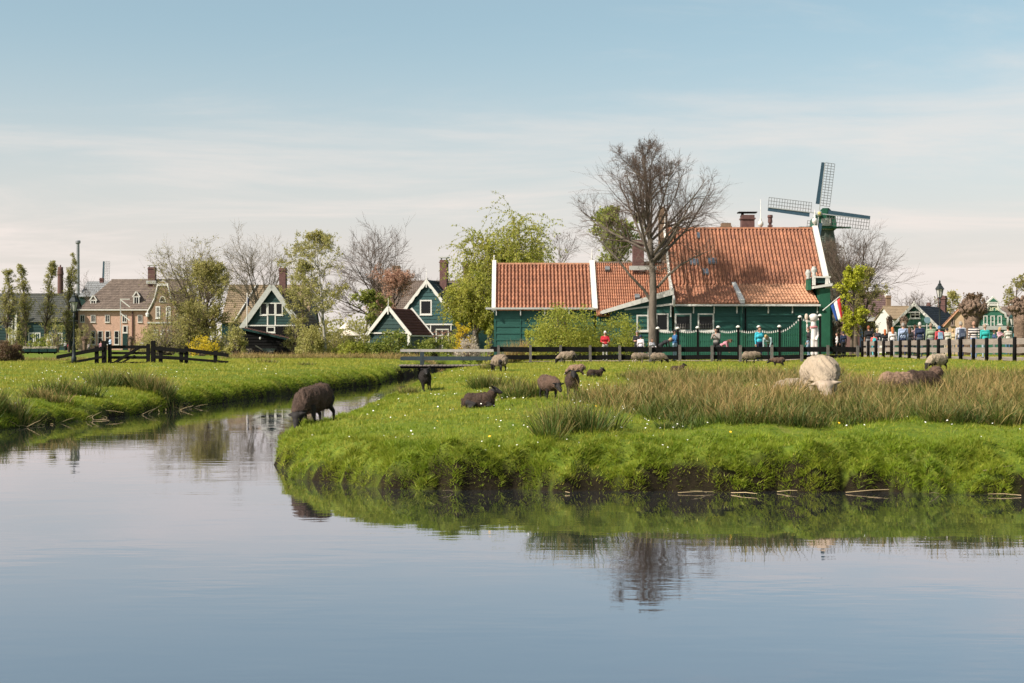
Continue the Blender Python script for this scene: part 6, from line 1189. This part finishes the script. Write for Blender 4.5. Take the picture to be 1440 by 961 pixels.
M_w = dict(cream=mat('wool_cream', (.36, .285, .205), .95, var=.28, scale=7, bump=.5, bscale=45, tint=(.48, .39, .29)), dark=mat('wool_dark', (.070, .043, .030), .95, scale=5, col2=(.040, .026, .020), bump=.5, bscale=45, tint=(.13, .085, .06)),
           black=mat('wool_black', (.020, .016, .014), .95, var=.3, scale=6, bump=.5, bscale=45, tint=(.05, .038, .03)), brown=mat('wool_brown', (.135, .082, .058), .95, scale=5, col2=(.07, .045, .033), bump=.5, bscale=45, tint=(.22, .145, .11)),
           tan=mat('wool_tan', (.285, .185, .125), .95, scale=5, col2=(.19, .12, .08), bump=.5, bscale=45, tint=(.36, .25, .18)), grey=mat('wool_greyish', (.30, .23, .165), .95, scale=5, col2=(.17, .125, .09), bump=.5, bscale=45, tint=(.40, .32, .24)))
M_f = dict(black=mat('face_black', (.016, .013, .012), .8, var=.3), cream=mat('face_cream', (.42, .33, .25), .85, var=.3, scale=10), brown=mat('face_brown', (.075, .05, .037), .85, var=.4, scale=10))
def sheep(label, px, d, hgt, head, pose, wool, face, lamb=False, fleece=True, patch=False, zoff=0.0, pitch=None, wide=1.0):
    """head: compass of the head in degrees, 0 = to the right, 90 = away, -90 = towards the viewer; hgt: height of the back"""
    me, fl, eyes = sheep_mesh(pose, lamb); zb = {True: .77, False: .78}[lamb] if pose != 'lie' else .48; sc = hgt/zb
    x_, y_ = X(px, d), d; g_ = G(x_, y_)+zoff; e_ = empty('sheep' if not lamb else 'lamb', (x_, y_, g_-.012), label, 'sheep' if not lamb else 'lamb', R(head)); e_.scale = (sc, sc*wide, sc)
    gx_ = (G(x_+.3, y_)-G(x_-.3, y_))/.6; gy_ = (G(x_, y_+.3)-G(x_, y_-.3))/.6; h_ = R(head); pit = gx_*math.cos(h_)+gy_*math.sin(h_); rol = -gx_*math.sin(h_)+gy_*math.cos(h_); e_.rotation_euler = (max(-.12, min(.12, rol)), max(-.12, min(.12, -pit)), h_)
    if pitch is not None: e_.rotation_euler[1] = pitch
    b_ = put('body', me, None, e_)
    for i, m in enumerate((M_w[wool], M_f[face])): b_.material_slots[i].link = 'OBJECT'; b_.material_slots[i].material = m
    if fleece: f_ = put('fleece', fl, None, e_); (len(fl.materials) or fl.materials.append(None)); f_.material_slots[0].link = 'OBJECT'; f_.material_slots[0].material = M_w[wool]
    for nm, m_ in eyes: put(nm, m_, M_eye if not len(m_.materials) else None, e_)
    return e_
sheep('dark brown sheep grazing head-down over the edge of the bank tip', 448, 24.5, .68, -114, 'graze', 'dark', 'black', pitch=.10, zoff=.02)
sheep('big cream ewe grazing head-on in the tall rushes', 1157, 24.9, .83, -97, 'graze', 'cream', 'cream', fleece=False, wide=1.24)
sheep('cream lamb half hidden behind the big cream ewe', 1124, 26.0, .44, 176, 'nibble', 'cream', 'cream', True)
sheep('black lamb standing alone below the footbridge', 600, 38.5, .54, -80, 'up', 'black', 'black', True)
sheep('dark lamb lying on the lawn with its head raised', 674, 24.6, .285, -14, 'lie', 'dark', 'black', True)
sheep('brown sheep seen from behind at the island end of the footbridge', 703, 55, .66, 118, 'graze', 'grey', 'black')
sheep('dark brown lamb in the rushes looking right', 770, 26.6, .46, -66, 'nibble', 'brown', 'black', True)
sheep('dark lamb with drooping ears facing the water between rushes', 804, 28.4, .47, -88, 'up', 'dark', 'black', True)
sheep('grey-brown sheep grazing towards the left along the black fence', 799, 73, .64, 178, 'graze', 'grey', 'black')
sheep('small tan lamb grazing behind the lamb with drooping ears', 812, 45, .40, 168, 'graze', 'tan', 'brown', True)
sheep('pale sheep grazing at the fence below the person with grey cap', 898, 74, .56, 12, 'nibble', 'grey', 'cream')
sheep('pale sheep with its head under the fence rail by the tree trunk', 925, 73, .56, 6, 'graze', 'grey', 'black')
sheep('brown-backed sheep at the fence being petted by the bending woman', 1055, 72, .60, 8, 'nibble', 'grey', 'black')
sheep('dark lamb nose to nose with the petted brown-backed sheep', 1095, 62, .42, 172, 'nibble', 'brown', 'black', True)
sheep('tan sheep with its back showing above the rushes', 1260, 27.0, .52, 12, 'graze', 'tan', 'brown')
sheep('dark brown sheep in rushes close behind the tan sheep', 1294, 29.2, .52, 6, 'graze', 'dark', 'black')
sheep('brown lamb seen from behind between rushes and pale grazing sheep', 1316, 33.3, .52, 80, 'nibble', 'brown', 'brown', True)
sheep('pale sheep grazing before the grey board fence', 1319, 55, .66, -150, 'graze', 'cream', 'black')
sheep('lamb resting in grass with only its dark head above the rushes', 836, 44, .26, 30, 'lie', 'dark', 'black', True)
sheep('dark lamb lying low in the grass before the black fence', 953, 52, .24, 0, 'lie', 'dark', 'black', True)
# ---------------------------------------------------------------- people
PEOPLE = {}
def person_mesh(pose):
    if pose in PEOPLE: return PEOPLE[pose]
    mb = MB(); reg = []
    def C(a, b, ra, rb, slot): capsule(mb, a, b, ra, rb, 10); reg.append((a, b, slot, max(ra, rb)))
    bend = pose == 'bend'; T = (lambda p: p)
    if bend:
        ca, sa = math.cos(R(62)), math.sin(R(62)); T = lambda p: (p[0], p[1]*ca-(p[2]-.95)*sa, .95+(p[2]-.95)*ca+p[1]*sa)
    def CT(a, b, ra, rb, slot): C(T(a), T(b), ra, rb, slot)
    st = .10 if pose == 'walk' else .0
    for sx in (-1, 1):
        dy = st*sx; C((sx*.085, 0, .90), (sx*.095, -dy*1.2-.01, .50), .088, .058, 2); C((sx*.095, -dy*1.2-.01, .50), (sx*.095, dy*.6+.01, .10), .058, .040, 2); C((sx*.095, dy*.6+.03, .045), (sx*.105, dy*.6-.15, .035), .042, .036, 3)
    C((-.05, 0, .93), (.05, 0, .93), .125, .125, 2); CT((-.045, 0, 1.05), (.045, 0, 1.05), .118, .118, 1); CT((-.075, 0, 1.27), (.075, 0, 1.27), .128, .128, 1); CT((-.13, .01, 1.40), (.13, .01, 1.40), .075, .075, 1); CT((0, .01, 1.42), (0, -.005, 1.53), .058, .052, 0)
    hc = T((0, -.015, 1.635)); mb.ell(hc, (.076, .096, .118), 12, 9); reg.append((hc, hc, 0, .1)); nz = T((0, -.118, 1.625)); mb.ell(nz, (.014, .02, .022), 6, 5); reg.append((nz, nz, 0, .02))
    for sx in (-1, 1): er = T((sx*.078, 0, 1.632)); mb.ell(er, (.014, .02, .032), 6, 5); reg.append((er, er, 0, .02))
    AR = {'stand': ((.225, .03, 1.13), (.235, -.04, .88)), 'walk': ((.225, .05, 1.13), (.235, -.06, .90)), 'lean': ((.24, -.07, 1.15), (.16, -.30, 1.10)), 'cross': ((.23, -.04, 1.15), (-.02, -.22, 1.16)), 'phone': ((.22, -.10, 1.17), (.06, -.27, 1.32)), 'bend': ((.20, -.22, 1.33), (.16, -.48, 1.28))}[pose]
    hands = []
    for sx in (-1, 1):
        sh = (sx*.19, .01, 1.405); el = (sx*AR[0][0], AR[0][1], AR[0][2]); wr = (sx*AR[1][0], AR[1][1]-(.03 if sx > 0 and pose == 'cross' else 0), AR[1][2]); CT(sh, el, .060, .044, 1); CT(el, wr, .043, .030, 4)
        d = (Vector(wr)-Vector(el)).normalized(); pm_ = Vector(wr)+d*.05; CT(wr, tuple(pm_), .030, .036, 0); hands.append((T(tuple(Vector(wr)+d*.07)), T(tuple(Vector(wr)+d*.17)), sx))
    me = fuse(mb, .017, 3); P = verts(me); nv = len(P)
    D_ = np.stack([segd(P, a, b)-r*.9 for a, b, s_, r in reg]); sl_ = np.array([r[2] for r in reg])[np.argmin(D_, 0)]
    pv = np.zeros(len(me.loops), np.int32); me.loops.foreach_get('vertex_index', pv); ls = np.zeros(len(me.polygons), np.int32); me.polygons.foreach_get('loop_start', ls); lt_ = np.zeros(len(me.polygons), np.int32); me.polygons.foreach_get('loop_total', lt_)
    faces = [tuple(pv[a:a+n_]) for a, n_ in zip(ls, lt_)]; mi = [int(sl_[f[0]]) for f in faces]; V = [tuple(v) for v in P]; fm_ = MB()
    for a, b, sx in hands:      # five fingers of unequal length with a bend, thumb from the side of the palm
        a = Vector(a); b = Vector(b); d = (b-a).normalized(); sd = d.cross(Vector((0, 0, 1))) if abs(d.z) < .8 else d.cross(Vector((0, 1, 0))); sd.normalize(); pal = sd.cross(d)
        for k in range(4): r0 = a+sd*(k-1.5)*.019+d*.012; ln = (.062, .074, .070, .055)[k]; fm_.tube([r0, r0+d*ln*.55, r0+d*ln*.95+pal*.016*(1 if sx > 0 else -1)], [.009, .008, .006], 5)
        r0 = a-d*.03+sd*.034*sx; fm_.tube([r0, r0+d*.03+sd*.02*sx, r0+d*.06+sd*.022*sx], [.011, .010, .007], 5)
    b0 = len(V); V += fm_.v; faces += [tuple(i+b0 for i in f) for f in fm_.f]; mi += [0]*len(fm_.f)
    o = bpy.data.meshes.new('body'); o.from_pydata(V, [], faces); [o.materials.append(None) for _ in range(5)]; o.polygons.foreach_set('material_index', mi); o.polygons.foreach_set('use_smooth', [True]*len(faces)); o.update()
    fc = [('eye', MB().ell(T((sx*.032, -.098, 1.645)), (.011, .008, .007), 6, 4).mesh('eye', True)) for sx in (-1, 1)]+[('mouth', MB().ell(T((0, -.107, 1.573)), (.024, .006, .005), 6, 4).mesh('mouth', True))]; bpy.data.meshes.remove(me)
    rotm = Matrix.Rotation(R(62) if bend else 0, 3, 'X')
    def hairm(kind):
        q = MB(); n_, m_ = 14, 10; vs = []; fs = []
        for i in range(m_+1):
            for k in range(n_):
                th = math.pi*.62*i/m_; ph = 2*math.pi*k/n_; y_ = math.sin(th)*math.sin(ph); 
                lim = 1.0 if y_ > -.35 else .62
                th2 = th*lim; r_ = 1.10+.03*math.sin(7*ph+3*i)*.5; v = Vector((.078*r_*math.sin(th2)*math.cos(ph), .1*r_*math.sin(th2)*math.sin(ph)+.004, .12*r_*math.cos(th2))); 
                if kind == 'long' and i > m_*.6 and y_ > -.1: v.z -= .055*(i-m_*.6); v.y += .012*(i-m_*.6)
                if kind == 'cap': v = v*1.03
                vs.append(Vector(hc)+rotm @ v)
        for i in range(m_):
            for k in range(n_): fs.append((i*n_+k, (i+1)*n_+k, (i+1)*n_+(k+1) % n_, i*n_+(k+1) % n_))
        q.add(vs, fs)
        if kind == 'cap': q.hexa([Vector(hc)+rotm @ Vector(v) for v in ((-.07, -.18, .035), (.07, -.18, .035), (.075, -.06, .045), (-.075, -.06, .045), (-.065, -.175, .048), (.065, -.175, .048), (.07, -.06, .065), (-.07, -.06, .065))])
        return q.mesh('hair' if kind != 'cap' else 'cap', True)
    PEOPLE[pose] = (o, fc, {k: hairm(k) for k in ('short', 'long', 'cap')}); return PEOPLE[pose]
CLR = {}
def cl(c):
    n = 'cloth_%02x%02x%02x' % tuple(int(255*v) for v in c)
    return mat(n, c, .85, var=.22, scale=8, bump=.2, bscale=30)
SK = [mat('skin_light', (.42, .24, .17), .6, var=.1, scale=10), mat('skin_tan', (.33, .18, .12), .6, var=.1, scale=10)]
bag_me = None
def person(label, px, d, ytop, face, pose, top, legs, hair, hk='short', sleeve=True, skin=0, bag=None, shoes=(.03, .03, .03), base=None, stripes=None, strap=None, hgt=None):
    """face: degrees, -90 looks at the viewer, 90 away, 0 to the right"""
    global bag_me
    me, fc, hr = person_mesh(pose); x_, y_ = X(px, d), d; g_ = (G(x_, y_)+.03 if base is None else base); H = (Z(ytop, d)-g_) if hgt is None else hgt
    hb = 1.755 if pose != 'bend' else 1.36; sc = H/hb; sc = max(.5, min(1.12, sc)); e_ = empty('person', (x_, y_, g_-.01), label, 'person', R(face+90)); e_.scale = (sc, sc, sc)
    b_ = put('body', me, None, e_); tm = cl(top) if stripes is None else stripes; ms = [SK[skin], tm, cl(legs), cl(shoes), tm if sleeve else SK[skin]]
    for i, m in enumerate(ms): b_.material_slots[i].link = 'OBJECT'; b_.material_slots[i].material = m
    for nm, m_ in fc: put(nm, m_, M_eye if not len(m_.materials) else None, e_)
    hm = hr[hk]; o = put('hair' if hk != 'cap' else 'cap', hm, None, e_); (len(hm.materials) or hm.materials.append(None)); o.material_slots[0].link = 'OBJECT'; o.material_slots[0].material = cl(hair)
    if bag: 
        bg_ = MB(); bg_.hexa([(-.14, .13, 1.0), (.14, .13, 1.0), (.13, .27, 1.02), (-.13, .27, 1.02), (-.12, .12, 1.42), (.12, .12, 1.42), (.09, .22, 1.40), (-.09, .22, 1.40)]); bp_ = bg_.build('backpack', cl(bag), e_); MB().box(-.08, .08, .265, .30, 1.06, 1.22).build('pocket', cl(tuple(min(.8, v*1.6+.05) for v in bag)), bp_)
    if strap: MB().bar((-.15, .12, 1.43), (.17, .15, 1.0), .035, .012, (0, 1, 0)).build('shoulder_strap', cl(strap), e_)
    return e_
def stripe_mat():
    m = bpy.data.materials.new('striped_jersey'); m.use_nodes = True; t = m.node_tree; l = t.links.new; p = t.nodes['Principled BSDF']; p.inputs['Roughness'].default_value = .85; tcn = N(t, 'ShaderNodeTexCoord'); sp_ = N(t, 'ShaderNodeSeparateXYZ'); l(tcn.outputs['Object'], sp_.inputs[0])
    a = N(t, 'ShaderNodeMath', operation='MULTIPLY'); a.inputs[1].default_value = 8.5; l(sp_.outputs['Z'], a.inputs[0]); b = N(t, 'ShaderNodeMath', operation='FRACT'); l(a.outputs[0], b.inputs[0]); c = N(t, 'ShaderNodeMath', operation='GREATER_THAN'); c.inputs[1].default_value = .55; l(b.outputs[0], c.inputs[0])
    x_ = N(t, 'ShaderNodeMix', data_type='RGBA'); l(c.outputs[0], x_.inputs[0]); x_.inputs[6].default_value = (.03, .03, .04, 1); x_.inputs[7].default_value = (.62, .55, .50, 1); l(x_.outputs[2], p.inputs['Base Color']); return m
BK, NV, BL, GY, WH = (.02, .02, .022), (.02, .03, .065), (.05, .10, .20), (.16, .16, .16), (.65, .63, .6)
BRN, BLD, GRYH = (.07, .035, .02), (.42, .28, .13), (.24, .22, .2)
# along the black fence
person('person in red sweater and white cap standing behind the black fence', 851, 81, 465.5, -90, 'lean', (.42, .02, .03), (.35, .33, .3), WH, 'cap')
person('person in black T-shirt and grey cap with folded arms behind the fence', 896, 81.5, 465, -85, 'cross', BK, BK, GY, 'cap', sleeve=False)
person('child in white top and blue cap before the person with folded arms', 901, 80.2, 471, 60, 'stand', (.55, .5, .52), NV, NV, 'cap')
person('child with pale coat crouched close to the tree trunk at the fence', 917, 80, 476, -60, 'lean', (.5, .48, .5), GY, BRN, 'long')
person('fair-haired person in black jacket leaning over the fence', 929, 80, 475, 15, 'bend', BK, BK, BLD, 'short')
person('person in blue jacket and dark cap stooping beside the fence', 949, 80.5, 463.5, -160, 'lean', (.03, .10, .22), (.25, .35, .42), BK, 'cap')
person('person in grey coat with long dark hair before the picket fence', 1007, 80.5, 461, -120, 'phone', (.22, .20, .18), BK, BK, 'long')
person('person in pink patterned jacket bending over the black fence', 1013, 79.6, 477, -20, 'bend', (.50, .22, .26), BK, BRN, 'long')
person('person in light jacket over turquoise shirt standing behind the petting woman', 1068, 80.5, 458, -70, 'stand', (.05, .42, .52), NV, BRN, 'short')
person('woman in pale blue top bending over the fence to pet the sheep', 1083, 79.6, 471, -120, 'bend', (.28, .36, .36), BK, BLD, 'long')
person('man in black jacket walking with bag before the white baker figure', 1137, 81, 460, 180, 'walk', BK, (.2, .27, .36), BRN, 'short')
person('person in white top half hidden in shade below the flag', 1177, 84, 468, 170, 'stand', (.55, .5, .48), BK, BRN, 'long')
person('person in dark clothes in the shade beside the lime-green tree', 1186, 84.5, 466, 100, 'stand', NV, BK, BK, 'short')
# crowd on the path behind the grey fence
person('red-haired man in black T-shirt at the left end of the grey fence', 1221.5, 81, 458, 95, 'stand', BK, GY, (.22, .07, .03), 'short', sleeve=False, skin=1)
person('dark-haired woman beside the red-haired man in black', 1227, 83, 462, 80, 'stand', NV, BK, BK, 'long')
person('child in coral pink top walking with the group', 1229, 79, 469, 90, 'walk', (.62, .12, .10), (.08, .35, .42), BRN, 'short', bag=(.05, .40, .45))
person('blond woman with dark shoulder bag in the crowd', 1233.5, 80.5, 461.5, 100, 'stand', (.05, .05, .06), (.3, .3, .34), (.42, .33, .19), 'short')
person('auburn-haired woman in black top with pale collar', 1244.5, 79.5, 463, 85, 'stand', BK, BK, (.35, .10, .03), 'long')
person('ginger long-haired woman in white top', 1255, 78.5, 460, 95, 'stand', (.66, .62, .58), (.3, .3, .3), (.40, .13, .04), 'long')
person('grey-haired man in pale blue shirt with dark crossbody strap', 1270, 74, 454, 92, 'stand', (.32, .38, .52), NV, GRYH, 'short', strap=BK)
person('woman in black with pale scarf right of the man with crossbody strap', 1279, 77, 460, 70, 'stand', BK, BK, BRN, 'long')
person('dark-haired person partly hidden by the white-haired man in navy', 1287, 78, 457, 110, 'stand', (.30, .2, .2), BK, BRN, 'short')
person('white-haired man in navy jacket walking away', 1293.5, 73, 453, 90, 'walk', NV, (.06, .07, .09), (.42, .40, .36), 'short')
person('short-haired man in sage green jumper', 1309, 72.5, 454.5, 85, 'stand', (.25, .30, .20), GY, (.22, .16, .11), 'short', skin=1)
person('child in red with blue hat and blue-grey backpack', 1321, 72, 458.5, 95, 'stand', (.45, .06, .07), (.03, .05, .05), (.05, .13, .27), 'cap', bag=(.17, .27, .36))
person('person in cream clothes with dark hair walking further along the path', 1332, 88, 461, 90, 'walk', (.5, .47, .4), (.45, .4, .32), BK, 'short')
person('woman in beige coat further along the path by the big pollard', 1340, 90, 463, 60, 'stand', (.42, .33, .2), GY, BLD, 'short')
person('grey-haired person with navy and grey backpack', 1351, 68.5, 452, 95, 'stand', (.45, .46, .5), NV, (.27, .24, .2), 'short', bag=(.05, .065, .10))
person('bald man in dark and white striped shirt', 1369.5, 67.5, 452, 80, 'stand', BK, (.15, .2, .3), (.34, .19, .13), 'short', stripes=stripe_mat(), skin=1)
person('brown-haired person in turquoise sweater', 1385, 66, 456, 92, 'stand', (.03, .36, .33), (.30, .36, .42), (.28, .2, .14), 'short')
person('person in dark blue jacket sitting or stooping beyond the turquoise sweater', 1398, 90, 464, 0, 'lean', (.05, .08, .16), GY, BRN, 'short')
person('person in pale pink jacket before the lettered green house', 1406, 92, 460, -60, 'phone', (.55, .33, .36), BK, BLD, 'long')
person('person in white shirt and blue jeans near the lamp with green post', 1417.5, 93, 457, 95, 'stand', (.55, .52, .45), (.06, .13, .22), BRN, 'short')
person('person in dark jacket with pale trousers near the right pollard', 1434, 92, 458, 60, 'stand', (.04, .06, .11), (.2, .25, .3), BRN, 'short')
person('person in teal jacket beside the one in dark jacket', 1429, 95, 462, 120, 'stand', (.03, .2, .22), BK, BLD, 'short')
# left side, far
person('white-haired man in light blue shirt behind the field gate', 155, 112, 473, -150, 'stand', (.34, .43, .56), NV, (.42, .39, .35), 'short', skin=1)
person('person in pink jacket before the dark green house', 77, 176, 481, 90, 'stand', (.62, .12, .20), BK, BRN, 'long')
person('person in white jacket and pale hat beside the one in red', 91.5, 168, 480.5, 80, 'walk', (.5, .5, .56), BK, (.66, .62, .55), 'cap')
person('person in red jacket beside the one with pale hat', 96.5, 170, 483, 95, 'walk', (.55, .04, .08), NV, BRN, 'short')
person('person in pale clothes beside the thin pollard at brick house', 125, 150, 482, -60, 'stand', (.5, .4, .38), GY, BLD, 'long')
person('person in dusky pink near the gate post', 142, 140, 480, -90, 'stand', (.45, .22, .25), BK, BRN, 'short')
person('person in dark coat standing beside the flower troughs', 47, 160, 481, 90, 'stand', (.05, .04, .04), BK, BRN, 'short')
person('person in brown coat behind the flower troughs', 60, 158, 480.5, 80, 'stand', (.16, .07, .05), BK, BRN, 'long')
person('person in grey top behind the gate rails', 200, 125, 478.5, -80, 'stand', (.4, .36, .35), GY, BLD, 'short')
person('dark-haired person in black behind the right gate post', 226, 122, 479, -60, 'stand', BK, BK, BK, 'short')
# white baker figure with raised ladle in front of the house corner
sx_, sd_ = X(1145, 84), 84.0; st = empty('baker_statue', (sx_, sd_, G(sx_, sd_)), 'white baker figure with pink scarf raising a big ladle at the house corner', 'statue'); s = S(84); zq = lambda py: Z(py, 84)-st.location.z; xq = lambda px: (px-1145)/s
mb = MB(); capsule(mb, (xq(1142.5), 0, .12), (xq(1143.5), 0, .95), .11, .15); capsule(mb, (xq(1148), 0, .12), (xq(1147), 0, .95), .11, .15); capsule(mb, (-.03, 0, 1.0), (-.02, 0, zq(463)), .19, .18); capsule(mb, (xq(1144), 0, zq(458)), (xq(1144), 0, zq(452)), .17, .16); capsule(mb, (xq(1148.5), 0, zq(461)), (xq(1150), -.05, zq(472)), .09, .07); capsule(mb, (xq(1150), -.05, zq(472)), (xq(1147), -.25, zq(478)), .07, .055); capsule(mb, (xq(1141), 0, zq(461)), (xq(1135), -.08, zq(466)), .09, .07); capsule(mb, (xq(1135), -.08, zq(466)), (xq(1134.5), -.12, zq(457)), .07, .055)
me = fuse(mb, .03, 3); put('body', me, mat('statue_white', (.62, .58, .54), .6, var=.2, scale=6), st); me.materials[0] = MATS['statue_white'] if len(me.materials) else None
mb = MB(); mb.lathe([(.20, 0), (.22, .1), (.27, .2), (.24, .34), (.1, .42)], 12, (xq(1144), 0, zq(452)+.02)); mb.build('cook_hat', MATS['statue_white'], st, True); MB().lathe([(.22, 0), (.25, .06), (.22, .12)], 12, (xq(1144), 0, zq(461.5))).build('scarf', flat('scarf_pink', (.5, .2, .2)), st)
mb = MB(); mb.tube([(xq(1134.5), -.12, zq(458)), (xq(1133.8), -.12, zq(450))], .035, 7); mb.ell((xq(1133.5), -.12, zq(446)), (.11, .07, .2), 10, 8); mb.build('ladle', flat('ladle_wood', (.52, .42, .33)), st, True); MB().box(-.13, .13, -.03, .27, -.02, .06).build('plinth', M_gtrim, st)
